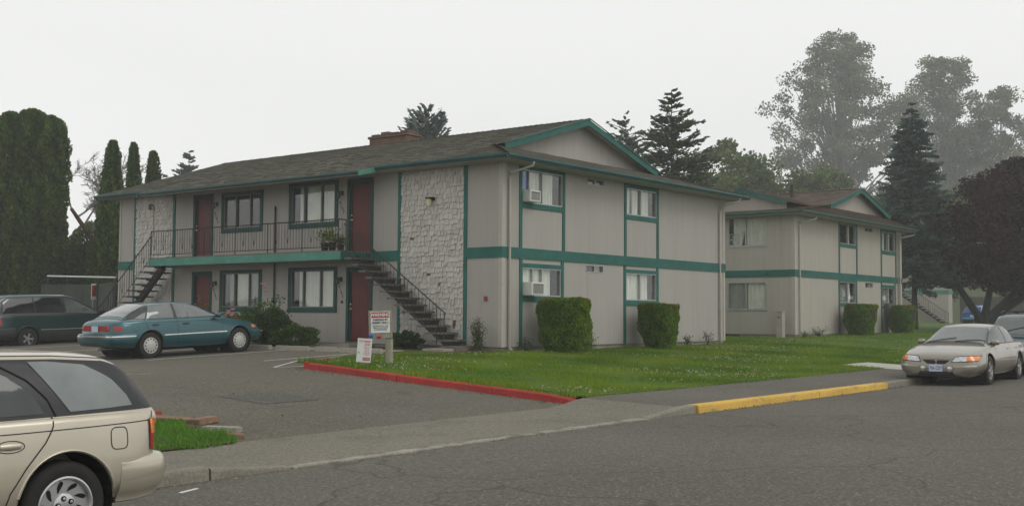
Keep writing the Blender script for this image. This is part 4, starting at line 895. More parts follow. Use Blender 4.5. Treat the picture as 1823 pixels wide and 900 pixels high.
arborvitae(10.8, 32.2, -.2, 9.5, .74, 'rightmost slim arborvitae rising behind the roof edge', 7, 8000, group=G2, size=.14)
# rounder dark shrubs filling below
def bush(name, x, y, z, rx, ry, h, mat, label, cat, seed, n=4000, size=.1, group=None, lump=.16, bot=.6):
    t = thing(name, (x, y, z), label, cat, group); g = np.random.default_rng(seed)
    u = g.normal(0, 1, (n, 3)); u /= np.linalg.norm(u, axis=1)[:, None]; ph = g.uniform(0, 6, 5)
    k = (1+lump*np.sin(u[:, 0]*6+ph[0])*np.sin(u[:, 1]*5+ph[1])+lump*np.sin(u[:, 2]*7+u[:, 0]*4+ph[2]))*(1-.5*g.random(n)**2.2)
    zz = u[:, 2]*k; p = np.stack([x+u[:, 0]*k*rx*np.where(zz < 0, 1-bot*.5*(-zz), 1), y+u[:, 1]*k*ry, z+h*.5+zz*h*.5], 1); p[:, 2] = np.maximum(p[:, 2], z+.02)
    leaf_mesh('foliage', p, u+np.array([0, 0, .5]), size, mat, t, seed=seed)
    mb = MB()
    for i in range(5):
        a = i*1.256+seed; mb.tube([(x+.04*math.cos(a), y+.04*math.sin(a), z-.1), (x+.35*rx*math.cos(a), y+.35*ry*math.sin(a), z+h*.5)], [.03, .012], 5)
    mb.build('stem', 'bark', t); return t
bush('evergreen_shrub', 9.4, 33.6, -.2, 2.3, 1.8, 5.6, 'arb_d', 'dark rounded evergreen below the bare leaning branches', 'shrub', 11, 9000, .13)
bush('evergreen_shrub', 6.3, 32.4, -.2, 2.0, 1.5, 4.0, 'arb_d', 'low dark evergreen at the foot of the tall arborvitae clump', 'shrub', 12, 7000, .13)
bush('evergreen_shrub', 12.6, 40.5, -.2, 4.2, 3.0, 5.6, 'maple', 'hazy green bush behind the bare leaning tree', 'shrub', 13, 20000, .22)
bush('evergreen_shrub', 7.9, 31.6, -.2, 1.3, 1.0, 3.9, 'arb', 'small green shrub behind the slatted fence', 'shrub', 14, 4000, .11)
# bare leaning tree
def branch(mb, p, d, l, r, depth, g, droop=0.):
    pts = [Vector(p)]; d = Vector(d).normalized(); rad = [r]; n = 5
    for i in range(n):
        d = (d+Vector((g.uniform(-1, 1), g.uniform(-1, 1), g.uniform(-1, 1)))*.20+Vector((0, 0, -droop*.1))).normalized(); pts.append(pts[-1]+d*l/n); rad.append(r*(1-.62*(i+1)/n))
    mb.tube(pts, rad, 5 if depth > 1 else 3, cap=False)
    if depth == 0: return
    for k in range(g.choice([4, 5, 5]) if depth > 1 else 6):
        i = g.randint(1, n); dd = (d+Vector((g.uniform(-1, 1), g.uniform(-1, 1), g.uniform(-.5, 1)))*.9).normalized()
        branch(mb, pts[i], dd, l*g.uniform(.45, .7), max(.015, rad[i]*.62), depth-1, g, droop)
t = thing('bare_tree', (12.4, 37.0, -.2), 'leafless leaning tree with fine tangled twigs between the arborvitae', 'bare tree')
g = random.Random(5); mb = MB(); mb.tube([(12.6, 36.4, -.3), (12.2, 36.8, 1.9), (11.4, 37.0, 3.6), (10.2, 37.0, 5.0), (9.0, 36.9, 6.4)], [.24, .22, .19, .15, .09], 8); mb.build('trunk', 'bark_red', t, smooth=True)
mb = MB()
for p_, d_, l_, r_ in (((9.0, 36.9, 6.4), (-.3, .1, 1), 1.9, .05), ((10.2, 37, 5.0), (.4, -.1, 1), 3.0, .07), ((11.4, 37, 3.6), (1, -.2, .8), 3.0, .07), ((10.2, 37, 5.0), (1.2, -.2, .5), 2.8, .06), ((9.4, 36.9, 6.0), (1.1, 0, .9), 2.6, .06), ((11.2, 37, 4.0), (.6, 0, 1.2), 3.4, .07), ((12.2, 36.8, 2.0), (-.6, -.3, .5), 2.2, .05), ((9.8, 37, 5.5), (.8, -.4, 1.3), 2.8, .06), ((10.6, 37, 4.6), (1.5, -.8, 1.2), 2.8, .06), ((10.2, 37, 5.2), (1.3, -.9, 1.8), 2.6, .06), ((11.2, 37, 4.2), (1.5, -1, .5), 2.4, .05)): branch(mb, p_, d_, l_, r_, 4, g)
mb.build('branch', 'bark_grey', t, smooth=True)
# conifers
def conifer(name, x, y, z, h, rad, mat, label, seed, whorls=26, bpw=9, size=.2, per=46, droop=.35, bare=.1, group=None, gaps=0., tip_up=.3, cat='conifer', prof=1.0, lean=(0, 0), trunk_r=None):
    g = np.random.default_rng(seed); t = thing(name, (x, y, z), label, cat, group); P = []; N = []; RV = []; bm_ = MB()
    for i in range(whorls):
        f = bare+(1-bare)*(i+.5)/whorls
        for j in range(bpw if f < .9 else 5):
            if g.random() < gaps: continue
            a = g.uniform(0, 2*np.pi); zz = f*h+g.uniform(-.5, .5)*h/whorls*1.6; L_ = rad*(1-f)**prof*g.uniform(.65, 1.15)+.12
            if gaps and g.random() < .12: L_ *= 1.35
            m = max(6, int(per*(.25+L_/rad))); droop_, tip_ = droop+g.normal(0, .10), tip_up+g.normal(0, .12); s = np.sqrt(g.random(m))*L_
            dx = np.cos(a), np.sin(a); sag = -droop_*s+tip_*s*s/max(L_, .1)*.8
            side = g.normal(0, 1, m)*.13*(L_*.5+.25)*(1-.3*s/L_)
            px = x+dx[0]*s-dx[1]*side+lean[0]*f*h; py = y+dx[1]*s+dx[0]*side+lean[1]*f*h; pz_ = z+zz+sag-np.abs(g.normal(0, .07, m))*L_*.5
            P.append(np.stack([px, py, pz_], 1)); RV.append(np.clip(g.random()**1.3*.75+.3*(s/L_)**2+g.normal(0, .12, m), 0, 1)); nn = np.tile([dx[0], dx[1], .1+tip_up*.6], (m, 1)); N.append(nn)  # needles lighter at the tips: shade of the inner crown put into the tint
            if size > .1: bm_.tube([(x+lean[0]*f*h, y+lean[1]*f*h, z+zz), (x+lean[0]*f*h+dx[0]*L_*.85, y+lean[1]*f*h+dx[1]*L_*.85, z+zz-droop_*L_*.85+tip_*L_*.6)], [.035, .012], 3, cap=False)
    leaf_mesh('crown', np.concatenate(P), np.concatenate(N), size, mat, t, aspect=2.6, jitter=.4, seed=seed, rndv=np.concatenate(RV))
    tr = tree_trunk(t, (x, y, z), h*.97, trunk_r or max(.12, h*.014), lean=lean, top=.08); bm_.build('branch', 'bark', t); return t
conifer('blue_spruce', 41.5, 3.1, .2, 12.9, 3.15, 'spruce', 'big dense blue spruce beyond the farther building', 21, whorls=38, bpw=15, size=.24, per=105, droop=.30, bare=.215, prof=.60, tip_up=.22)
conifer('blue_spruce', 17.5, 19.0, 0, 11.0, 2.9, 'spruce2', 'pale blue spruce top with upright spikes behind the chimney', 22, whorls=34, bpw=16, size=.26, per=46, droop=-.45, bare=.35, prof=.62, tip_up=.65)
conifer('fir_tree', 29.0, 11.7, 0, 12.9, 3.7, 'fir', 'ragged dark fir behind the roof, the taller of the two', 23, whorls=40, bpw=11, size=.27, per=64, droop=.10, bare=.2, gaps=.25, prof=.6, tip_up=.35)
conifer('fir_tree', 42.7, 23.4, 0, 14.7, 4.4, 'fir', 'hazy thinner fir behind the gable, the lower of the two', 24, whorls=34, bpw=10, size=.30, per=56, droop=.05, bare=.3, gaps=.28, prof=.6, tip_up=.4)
conifer('pine_tree', 42.2, 72.6, 0, 16.0, 3.6, 'pine', 'distant pine showing above the left end of the roof', 25, whorls=30, bpw=9, size=.42, per=60, droop=.0, bare=.4, gaps=.25, prof=.6)
conifer('pine_tree', 34.0, 66.0, 0, 12.6, 4.2, 'pine', 'low round pine top peeking over the left roof line', 26, whorls=20, bpw=9, size=.45, per=40, droop=.0, bare=.5, gaps=.2, prof=.5)
# broadleaf trees with limbs and clustered crowns
def broadleaf(name, x, y, z, h, spread, mat, label, seed, limbs=9, clumps=60, per=150, size=.3, csize=1.5, trunk=.4, mats='bark', base=.25, cat='tree', shape=None, group=None, trunks=1, jit=.8):
    g = random.Random(seed); gn = np.random.default_rng(seed); t = thing(name, (x, y, z), label, cat, group)
    cl = []
    tries = 0
    while len(cl) < clumps and tries < 5000:
        tries += 1; f = g.uniform(base, 1); a = g.uniform(0, 6.283); rm = spread*(shape(f) if shape else math.sin(math.pi*min(1, (f-base)/(1-base)*.9+.12))**.7); r_ = rm*g.random()**.5*(1.22 if g.random() < .14 else 1)
        c = Vector((x+r_*math.cos(a), y+r_*math.sin(a), z+f*h))
        if all((c-o_).length > csize*.65 for o_ in cl): cl.append(c)
    mb = MB(); top = Vector((x, y, z+h*.9)); tr = MB()
    for k in range(trunks):
        a = 2.1*k+seed; sp_ = spread*.5 if trunks > 1 else 0
        tr.tube([(x+.2*k, y, z-.2), (x+sp_*.25*math.cos(a), y+sp_*.25*math.sin(a), z+h*.25), (x+sp_*.7*math.cos(a), y+sp_*.7*math.sin(a), z+h*.6), (x+sp_*.8*math.cos(a), y+sp_*.8*math.sin(a), z+h*.88)], [trunk*1.2, trunk*.85, trunk*.45, trunk*.1], 9)
    tr.build('trunk', mats, t, smooth=True)
    for c in cl:
        f = max(base*.5, ((c.z-z)/h)*g.uniform(.45, .75)); o_ = Vector((x+(c.x-x)*.25, y+(c.y-y)*.25, z+f*h)); m_ = o_.lerp(c, .5)+Vector((0, 0, h*.02)); k = trunk*.22*(1.2-f)
        mb.tube([Vector((x, y, z+f*h*.85)), o_, m_, c], [k*1.3, k, k*.6, k*.2], 4, cap=False)
    mb.build('branch', mats, t, smooth=True)
    P = []; N = []; RV = []
    for c in cl:
        m = int(per*g.uniform(.6, 1.3)); RV.append(np.clip(gn.random()**1.2*.8+gn.normal(0, .15, m)+.1, 0, 1)); u = gn.normal(0, 1, (m, 3)); u /= np.linalg.norm(u, axis=1)[:, None]; rr_ = (gn.random(m)**.45)[:, None]
        s = csize*g.uniform(.6, 1.15); q = u*rr_*np.array([s, s, s*.72]); P.append(q+np.array(c[:])); N.append(u*.5+np.array([0, 0, .4]))
    leaf_mesh('crown', np.concatenate(P), np.concatenate(N), size, mat, t, aspect=1.5, jitter=jit, seed=seed, rndv=np.concatenate(RV)); return t
def far(x, y, k=1.5): return (-24.43+(x+24.43)*k, -19.7+(y+19.7)*k)
CWG = 'big cottonwoods fading into the fog'
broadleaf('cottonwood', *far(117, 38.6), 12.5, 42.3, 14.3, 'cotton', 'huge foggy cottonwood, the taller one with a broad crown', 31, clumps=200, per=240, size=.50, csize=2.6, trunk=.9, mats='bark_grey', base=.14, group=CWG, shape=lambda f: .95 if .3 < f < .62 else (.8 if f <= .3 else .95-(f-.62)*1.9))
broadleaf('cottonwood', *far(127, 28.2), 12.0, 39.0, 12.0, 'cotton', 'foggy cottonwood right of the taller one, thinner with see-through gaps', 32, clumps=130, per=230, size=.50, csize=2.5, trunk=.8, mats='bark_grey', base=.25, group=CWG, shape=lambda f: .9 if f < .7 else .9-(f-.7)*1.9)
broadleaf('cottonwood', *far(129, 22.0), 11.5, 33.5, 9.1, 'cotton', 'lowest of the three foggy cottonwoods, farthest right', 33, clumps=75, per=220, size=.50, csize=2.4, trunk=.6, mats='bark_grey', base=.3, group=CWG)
broadleaf('maple_tree', 75, 32.6, 0, 17.2, 7.2, 'maple', 'rounded green tree behind the dark fir and the tan block', 34, clumps=110, per=260, size=.38, csize=1.6, trunk=.5, base=.2)
broadleaf('maple_tree', 84, 27.0, 0, 15.5, 7.0, 'maple', 'green tree seen over the ridge of the farther block', 35, clumps=100, per=240, size=.38, csize=1.7, trunk=.5, base=.2)
broadleaf('maple_tree', 92, 20.0, 0, 15.0, 7.0, 'maple', 'mid green tree between the gable and the blue spruce', 36, clumps=90, per=220, size=.4, csize=1.7, trunk=.5, base=.2)
broadleaf('maple_tree', 96, 8.0, 0, 14.0, 7.0, 'maple', 'yellowish green tree low behind the purple plum', 37, clumps=90, per=200, size=.4, csize=1.7, trunk=.5, base=.2)
# purple-leaf plum
t = thing('plum_tree', (42.1, -.5, .3), 'dark purple-leaved plum tree with several spreading trunks behind the parked cars', 'tree')
mb = MB(); bx, by, bz = 42.1, -.5, .3
for d_ in ((-.5, 1.0, 3.6), (.1, -.35, 4.6), (.8, -1.6, 3.6), (1.3, -2.3, 3.4)): mb.tube([(bx, by, bz-.2), (bx+d_[0]*.25, by+d_[1]*.25, bz+.7), (bx+d_[0]*1.2, by+d_[1]*1.2, bz+2.4), (bx+d_[0]*2.2, by+d_[1]*2.2, bz+d_[2]*1.6)], [.30, .22, .16, .06], 8)
mb.build('trunk', 'black', t, smooth=True); gp = random.Random(9); gn = np.random.default_rng(9); P = []; N = []; cl = []
while len(cl) < 230:
    f = gp.random(); a = gp.uniform(0, 6.283); r_ = 5.6*math.sin(math.pi*(f*.84+.13))**.6*gp.random()**.45; cl.append((43.8+r_*math.cos(a), -3.4+r_*math.sin(a), 2.55+f*6.9))
for c in cl:
    m = 300; u = gn.normal(0, 1, (m, 3)); u /= np.linalg.norm(u, axis=1)[:, None]; P.append(u*(gn.random(m)**.4)[:, None]*np.array([1.15, 1.15, .75])*gp.uniform(.7, 1.1)+np.array(c)); N.append(u*.5+np.array([0, 0, .3]))
leaf_mesh('crown', np.concatenate(P), np.concatenate(N), .20, 'plum', t, aspect=1.6, jitter=.8, seed=9)
mb = MB()
for c in cl[::2]: mb.tube([(43, -2.7, 3.2), ((c[0]+43)/2, (c[1]-2.7)/2, (c[2]+3.2)/2+.3), c], [.08, .05, .015], 4, cap=False)
mb.build('branch', 'black', t)
for i, (x_, y_, h_, l_) in enumerate(((86, -8, 5.0, 'dim green shrub at the far fence'), (78, 5.0, 4.8, 'yellow-green shrub above the far wooden fence'), (82, -1, 6, 'dark shrub far behind the blue car'))):
    bush('shrub', x_, y_, .2, 3.4, 3.0, h_, 'maple', l_, 'shrub', 60+i, 5000, .22)
# clipped hedges along the walls
HG = 'clipped cedar hedges along the walls'
def hedge(x, y, z, wx, wy, h, label, seed, taper=.45, side=1):
    t = thing('hedge', (x, y, z), label, 'hedge', HG); g = np.random.default_rng(seed); n = 15000
    face = g.random(n); u = g.uniform(-1, 1, n); v = g.random(n)**.85; th = g.uniform(0, 2*np.pi, n)
    # squircle plan
    c, s = np.cos(th), np.sin(th); k = (np.abs(c)**3.3+np.abs(s)**3.3)**(-1/3.3)
    topm = face < .28; rho = np.where(topm, np.sqrt(g.random(n)), 1-.22*g.random(n)**2.2)
    zz = np.where(topm, 1-.03*g.random(n), v)
    prof = np.where(zz < taper, .66+.34*(zz/taper)**.8, 1.0)*np.where(zz > .93, 1-.10*((zz-.93)/.07)**2, 1)
    ph = g.uniform(0, 6, 4); lump = 1+.065*np.sin(3*th+ph[0]+5*zz)+.035*np.sin(11*th+ph[1]-9*zz)+.04*np.sin(7*th+14*zz+ph[2])
    px = k*c*rho*prof*lump*wx/2; py = k*s*rho*prof*lump*wy/2; hz = zz*h*(1+.02*np.sin(px*5+ph[3]))
    p = np.stack([x+px, y+py, z+hz], 1); p[:, 2] += g.normal(0, .012, n)
    rv = np.clip(g.random(n)**1.3*(.25+.75*np.clip((c*.6-s*.5)+.4, 0, 1)), 0, 1)  # leaf tint lighter on one side, light from the right put into the colour
    br = g.random(n) < np.where(topm | (zz > .95), np.where(np.sin(px*4+ph[0])*np.sin(py*5) > .15, .45, .04), .02)+np.where(side*c < -.6, .10*(1-zz)*(np.sin(zz*9+ph[1]) > 0), 0)
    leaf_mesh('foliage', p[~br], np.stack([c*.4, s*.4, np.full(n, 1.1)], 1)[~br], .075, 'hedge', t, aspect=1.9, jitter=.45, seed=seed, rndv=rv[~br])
    leaf_mesh('browned_foliage', p[br]+np.array([0, 0, .006]), np.stack([c*.4, s*.4, np.full(n, 1.1)], 1)[br], .07, 'hedge_brown', t, aspect=1.9, jitter=.45, seed=seed+1)
    mb = MB(); mb.lathe([(wx*.18, .0), (wx*.22, h*.2), (wx*.34, h*.5), (wx*.36, h*.85), (0, h*.88)], (x, y, z), 'z', 10); mb.build('dark_core', 'arb_in', t)
    mb = MB(); 
    for i in range(4): a = i*1.6; mb.tube([(x+.1*math.cos(a), y+.1*math.sin(a), z-.1), (x+.3*math.cos(a), y+.3*math.sin(a), z+h*.4)], [.04, .02], 5)
    mb.build('stem', 'bark', t)
hedge(1.62, -.98, -.20, 1.42, 1.18, 1.52, 'large clipped hedge under the ground floor air conditioner, orange-browned top', 41, .25)
hedge(6.85, -.85, -.14, 1.28, 1.05, 1.36, 'clipped hedge tapering to its foot below the middle window', 42, .55)
hedge(25.95, .15, .0, 1.75, 1.15, 1.40, 'clipped hedge nearer the corner of the farther building', 43, .5)
hedge(31.3, .15, .08, 1.6, 1.0, 1.32, 'clipped hedge at the far end beside the meter box', 44, .3)
# shrubs in the bed along the front
def canes(name, x, y, z, label, cat, mat, h, n, spread, leafs, size, seed, flowers=None, fmat='pink', nfl=6, fl_size=.09, group=None):
    g = random.Random(seed); gn = np.random.default_rng(seed); t = thing(name, (x, y, z), label, cat, group); mb = MB(); P = []
    tips = []
    for i in range(n):
        a = g.uniform(0, 6.28); hh = h*g.uniform(.5, 1); s = spread*g.uniform(.2, 1); pts = [Vector((x+.1*math.cos(a), y+.1*math.sin(a), z-.03))]
        for k in range(1, 6): f = k/5; pts.append(Vector((x+s*f**1.4*math.cos(a)+g.uniform(-.04, .04), y+s*f**1.4*math.sin(a)+g.uniform(-.04, .04), z+hh*f)))
        mb.tube(pts, [.010, .009, .008, .006, .005, .003], 4, cap=False); tips.append(pts[-1])
        for _ in range(leafs):
            f = g.uniform(.12, 1)*5; k = min(4, int(f)); P.append(pts[k].lerp(pts[k+1], f-k)+Vector((g.gauss(0, .07), g.gauss(0, .07), g.gauss(0, .05))))
    mb.build('stem', 'shrub_stem', t); P = np.array([p[:] for p in P]); leaf_mesh('foliage', P, gn.normal(0, .5, P.shape)+np.array([0, 0, .5]), size, mat, t, seed=seed)
    if nfl:
        F_ = MB(); fl = flowers if flowers else [g.choice(tips) for _ in range(nfl)]
        for c in fl:
            c = Vector(c)
            for q in range(7):
                a = q*.9; d = Vector((math.cos(a), math.sin(a), .5)).normalized(); b_ = d.cross(Vector((0, 0, 1)))*.5; s = fl_size*.5; F_.quad(c, c+d*s*.6+b_*s, c+d*s*1.1+Vector((0, 0, s*.3)), c+d*s*.6-b_*s)
        F_.build('blossom', fmat, t)
    return t
MT['shrub_stem'] = pm('green_brown_stem', (.06, .055, .03), .8, var=(8, .2))
canes('rose_bush', -2.4, 7.1, -.1, 'tall leggy rose bush with pink blooms beside the blue sedan', 'rose bush', 'rose', 1.55, 26, .95, 75, .085, 51, flowers=[(-2.3, 7.25, 1.72), (-2.25, 7.15, 1.62), (-2.35, 7.05, 1.52), (-2.9, 8.05, .92), (-2.95, 7.9, .86), (-2.9, 7.85, .97), (-2.9, 6.6, .35), (-2.6, 6.2, .3)], nfl=8, fl_size=.17)
bush('shrub', -2.2, 7.1, -.1, .8, .8, 1.1, 'rose', 'dense green undergrowth around the foot of the rose bush', 'shrub', 52, 5200, .075)
bush('shrub', -2.3, 5.75, -.1, .7, .62, .60, 'shrub', 'low spreading green shrub below the right ground floor window', 'shrub', 53, 5200, .06)
bush('shrub', -1.9, 9.3, -.1, .5, 1.2, .95, 'hedge_brown', 'low reddish flowering shrub under the left ground floor window', 'shrub', 54, 2600, .07)
bush('shrub', -1.8, 9.6, -.1, .6, 1.5, .85, 'shrub', 'green low shrub under the left ground floor window', 'shrub', 55, 3000, .06)
canes('climbing_plant', -.7, 12.3, -.05, 'thin climbing plant beside the left ground floor door', 'climbing plant', 'hedge', 1.6, 8, .35, 30, .07, 56, nfl=0)
t = bush('rhododendron', -.75, 2.85, -.08, .42, .42, .45, 'rose', 'small dark leafy rhododendron beside the foot of the stairs', 'shrub', 57, 900, .12)
canes('weed_clump', -.55, .35, -.12, 'tall feathery weeds at the near corner of the grey block', 'weeds', 'weed', .95, 30, .22, 45, .045, 58, nfl=0)
WG = 'thin weeds along the foot of the walls'
for (x, y, h, n, s, lab) in ((.75, -.3, .4, 10, .3, 'weeds left of the orange-topped hedge'), (3.2, -.35, .75, 9, .3, 'dry leggy weeds right of the orange-topped hedge'), (3.9, -.3, .5, 6, .3, 'sparse dry weeds against the wall below the small vent window'), (9.6, -.3, .38, 9, .2, 'small leafy weed right of the tapering hedge'), (11.0, -.3, .5, 8, .35, 'thin weeds near the far downspout of the grey block'), (22.6, .7, .42, 14, .9, 'yellowing weeds along the tan block wall'), (20.9, .6, .3, 8, .3, 'short weeds at the corner of the tan block')):
    canes('weed_clump', x, y, z_lawn(x, y), lab, 'weeds', 'weed', h, n, s, 22, .05, int(x*10), nfl=0, group=WG)
# pots on the balcony
PG = 'potted plants on the balcony deck'
def pot(x, y, z, r, h, label, lm, seed, ph):
    t = thing('potted_plant', (x, y, z), label, 'potted plant', PG); mb = MB(); mb.lathe([(0, 0), (r*.72, 0), (r*.95, h*.85), (r, h*.85), (r, h), (r*.88, h), (r*.8, h*.85), (0, h*.85)], (x, y, z), 'z', 14); mb.build('pot', 'pot', t, smooth=True)
    g = np.random.default_rng(seed); n = 260; p = g.normal(0, 1, (n, 3))*np.array([r*.8, r*.9, ph*.28])+np.array([x, y, z+h+ph*.45]); leaf_mesh('foliage', p, g.normal(0, .4, (n, 3))+np.array([0, 0, .8]), .06, lm, t, seed=seed)
    mb = MB(); mb.tube([(x, y, z+h*.8), (x, y, z+h+ph*.5)], .008, 4); mb.build('stem', 'shrub_stem', t)
pot(-1.05, 5.95, 2.75, .13, .24, 'left black pot on the balcony with a bright leafy plant', 'hedge', 71, .42)
pot(-1.05, 5.62, 2.75, .13, .24, 'middle black pot on the balcony with a taller plant', 'hedge', 72, .42)
pot(-1.0, 5.32, 2.75, .12, .17, 'right low black pot on the balcony with brownish wide foliage', 'shrub', 73, .25)

# ------------------------------------------------------------------ lawn grass and clover
gn = np.random.default_rng(3)
def grass(name, n, area, mask, zf, h, mat, seed):
    g = np.random.default_rng(seed); x0, x1, y0, y1 = area; P = []
    X = g.uniform(x0, x1, n); Y = g.uniform(y0, y1, n); keep = np.array([mask(a, b) for a, b in zip(X, Y)]); X = X[keep]; Y = Y[keep]; n = len(X)
    Z = np.array([zf(a, b) for a, b in zip(X, Y)]); hh = h*g.uniform(.4, 1.3, n)*(1+.35*np.sin(X*2.1+np.cos(Y*1.7)*2)); a = g.uniform(0, 6.28, n); w_ = h*.16
    B = np.stack([X, Y, Z-.01], 1); s = np.stack([np.cos(a), np.sin(a), 0*a], 1)*w_; ln = np.stack([g.normal(0, .35, n), g.normal(0, .35, n), np.ones(n)], 1)*hh[:, None]
    v = np.stack([B-s, B+s, B+ln], 1).reshape(-1, 3); me = bpy.data.meshes.new(name); me.vertices.add(3*n); me.vertices.foreach_set('co', v.ravel().astype(np.float32)); me.loops.add(3*n); me.loops.foreach_set('vertex_index', np.arange(3*n, dtype=np.int32)); me.polygons.add(n); me.polygons.foreach_set('loop_start', np.arange(0, 3*n, 3, dtype=np.int32)); me.update(calc_edges=True)
    rv = np.clip(.5+.5*np.sin(X*.9+1.5*np.sin(Y*.8))*np.sin(Y*1.3+X*.3)+g.normal(0, .25, n), 0, 1); at = me.attributes.new('rnd', 'FLOAT', 'FACE'); at.data.foreach_set('value', rv.astype(np.float32))
    me.materials.append(MT[mat]); o = bpy.data.objects.new(name, me); COL.objects.link(o); return tag(o, kind='stuff')
MT['grass'] = leafmat('lawn_grass', (.080, .168, .010), (.21, .285, .022), .7, var=(.5, .2), trans=.3)
MT['grass2'] = leafmat('lush_grass', (.065, .165, .018), (.13, .27, .04), .7, trans=.3)
def lawn_mask(x, y):
    if y > -.05 and 0 < x < 12.8: return False
    if x > 20.9 and y > 1.0: return False
    if x < -7.9 or (x < -1.6 and y > lawn_edge(x)): return False
    if -1.65 < x < 0 and y > .4: return False
    if 6.1 < x < 8.3 and y < -7.0: return False
    return True
o = grass('grass', 230000, (-8, 16, -8.33, 2.7), lawn_mask, z_lawn, .055, 'grass', 1); tag(o, 'short green lawn grass in front of the grey block', 'grass')
o = grass('grass', 110000, (13, 62, -8.33, 12), lambda x, y: lawn_mask(x, y) and not (20.9 < x < 33.8 and y > 1), z_lawn, .075, 'grass', 2); tag(o, 'lawn grass running on past the tan block', 'grass')
def patch_mask(x, y): return y < -5.7-.0*x and x < -15.05-.28*(y+5.7)*-.4-.15*math.sin(y*5) and y > -8.4+.06*math.sin(x*6)
sheet('grass_verge', ar(-20, -15, .5), ar(-8.35, -5.6, .45), lambda x, y: z_lot(x, y)+.02, 'soil', inside=lambda x, y: patch_mask(x+.1, y))
o = grass('grass', 26000, (-20, -14.7, -8.5, -5.5), patch_mask, lambda x, y: z_lot(x, y)+.02, .075, 'grass2', 4); tag(o, 'longer lush grass patch behind the pale wagon', 'grass')
o = grass('grass', 2200, (-8.12, -7.7, -8.2, -.9), lambda x, y: True, lambda x, y: z_lot(-8.1, y)+.12, .09, 'grass', 5); tag(o, 'grass tufts leaning over the red kerb', 'grass')
# clover heads
n = 5200; X = gn.uniform(-8, 18, n); Y = gn.uniform(-8.2, -.4, n); k = np.sin(X*.55+2)*np.cos(Y*.9+X*.2)+.5*np.sin(X*1.9+Y*1.3) > gn.uniform(.05, 1.0, n); X = X[k]; Y = Y[k]; k = np.array([lawn_mask(a, b) for a, b in zip(X, Y)]); X = X[k]; Y = Y[k]; Z = np.array([z_lawn(a, b) for a, b in zip(X, Y)])+.055
P = np.stack([X, Y, Z], 1); MT['clover'] = pm('clover_heads', (.50, .46, .34), .8, rnd=(.34, .30, .18))
o = leaf_mesh('clover', np.repeat(P, 3, 0)+gn.normal(0, .006, (len(P)*3, 3)), gn.normal(0, 1, (len(P)*3, 3)), .026, 'clover', None, aspect=1.1, seed=8, jitter=1); tag(o, 'pale clover heads scattered in the lawn', 'clover', kind='stuff')
# debris at the kerbs
n = 900; X = np.concatenate([gn.uniform(-8.55, -8.22, n//3), gn.uniform(-20, 4, n//3), gn.uniform(-16, -8, n//3)]); Y = np.concatenate([gn.uniform(-8.2, -1.3, n//3), -10.36-np.abs(gn.normal(0, .07, n//3)), gn.uniform(-8.3, -2, n//3)])
keep = np.concatenate([np.ones(n//3, bool), np.ones(n//3, bool), gn.random(n//3) < .10]); X = X[keep]; Y = Y[keep]
Z = np.array([(z_lot(a, b) if b > -8.3 else z_street(a)+.05*(1-((b+17)/7)**2)) for a, b in zip(X, Y)])+.012
MT['litter'] = pm('dry_leaf_litter', (.17, .095, .05), .9, rnd=(.30, .24, .16)); o = leaf_mesh('leaf_litter', np.stack([X, Y, Z], 1), gn.normal(0, 1, (len(X), 3))*np.array([1, 1, .15]), .035, 'litter', None, seed=9, jitter=.1); tag(o, 'dry brown litter gathered along the kerbs', 'leaf litter', kind='stuff')
mb = MB()
for (x, y, l, a) in ((-17.9, -10.75, .28, .35), ): mb.hexa([Vector((x, y, z_street(x)+.012))+Vector((math.cos(a)*u*l/2-math.sin(a)*v*.018, math.sin(a)*u*l/2+math.cos(a)*v*.018, q)) for q in (0, .006) for u, v in ((-1, -1), (1, -1), (1, 1), (-1, 1))])
single(mb, 'paper_scrap', 'white', 'white scrap lying in the gutter behind the pale wagon', 'paper scrap')

# ------------------------------------------------------------------ fences
MT['sign_red'] = pm('sign_red', (.30, .022, .022), .5, var=(6, .1)); MT['sign_white'] = pm('sign_white', (.66, .67, .65), .5, var=(3, .05)); MT['sign_black'] = pm('sign_lettering', (.05, .055, .07), .6)
t = thing('slatted_fence', (3.6, 26.5, -.3), 'grey green slatted chain-link fence beside the left stairs', 'fence')
fx = [(4.2, 31.1), (5.44, 29.6), (3.55, 24.1)]
def fence_run(t, pts, z0, z1, post_mat, slat_mat, sw=.09, gap=.012, rail=True):
    sl = MB(); rl_ = MB()
    for (a, b) in zip(pts, pts[1:]):
        a, b = Vector((*a, 0)), Vector((*b, 0)); d = (b-a); l = d.length; d.normalize(); n_ = Vector((-d.y, d.x, 0))*.012; s = 0
        while s < l-.02:
            e_ = min(s+sw, l); p, q = a+d*s, a+d*e_; zt = z1-.04*rng.random()*0
            sl.hexa([p+n_+Vector((0, 0, z0)), q+n_+Vector((0, 0, z0)), q-n_+Vector((0, 0, z0)), p-n_+Vector((0, 0, z0)), p+n_+Vector((0, 0, zt)), q+n_+Vector((0, 0, zt)), q-n_+Vector((0, 0, zt)), p-n_+Vector((0, 0, zt))], rng.random()); s = e_+gap
        if rail: rl_.tube([a+Vector((0, 0, z1+.02)), b+Vector((0, 0, z1+.02))], .022, 6)
        k = max(1, int(l/2.4))
        for i in range(k+1):
            p = a+d*l*i/k; mb = MB(); mb.tube([p-n_*4+Vector((0, 0, z0-.2)), p-n_*4+Vector((0, 0, z1+.06))], .032, 8); mb.build('fence_post', post_mat, t)
    sl.build('slat_panel', slat_mat, t, rnd=True)
    if rail: rl_.build('top_rail', post_mat, t)
fence_run(t, fx, -.3, 2.12, 'slat', 'slat')
t = thing('carport_frame', (2.0, 28.5, -.3), 'thin white horizontal bar on grey poles above the slatted fence', 'frame')
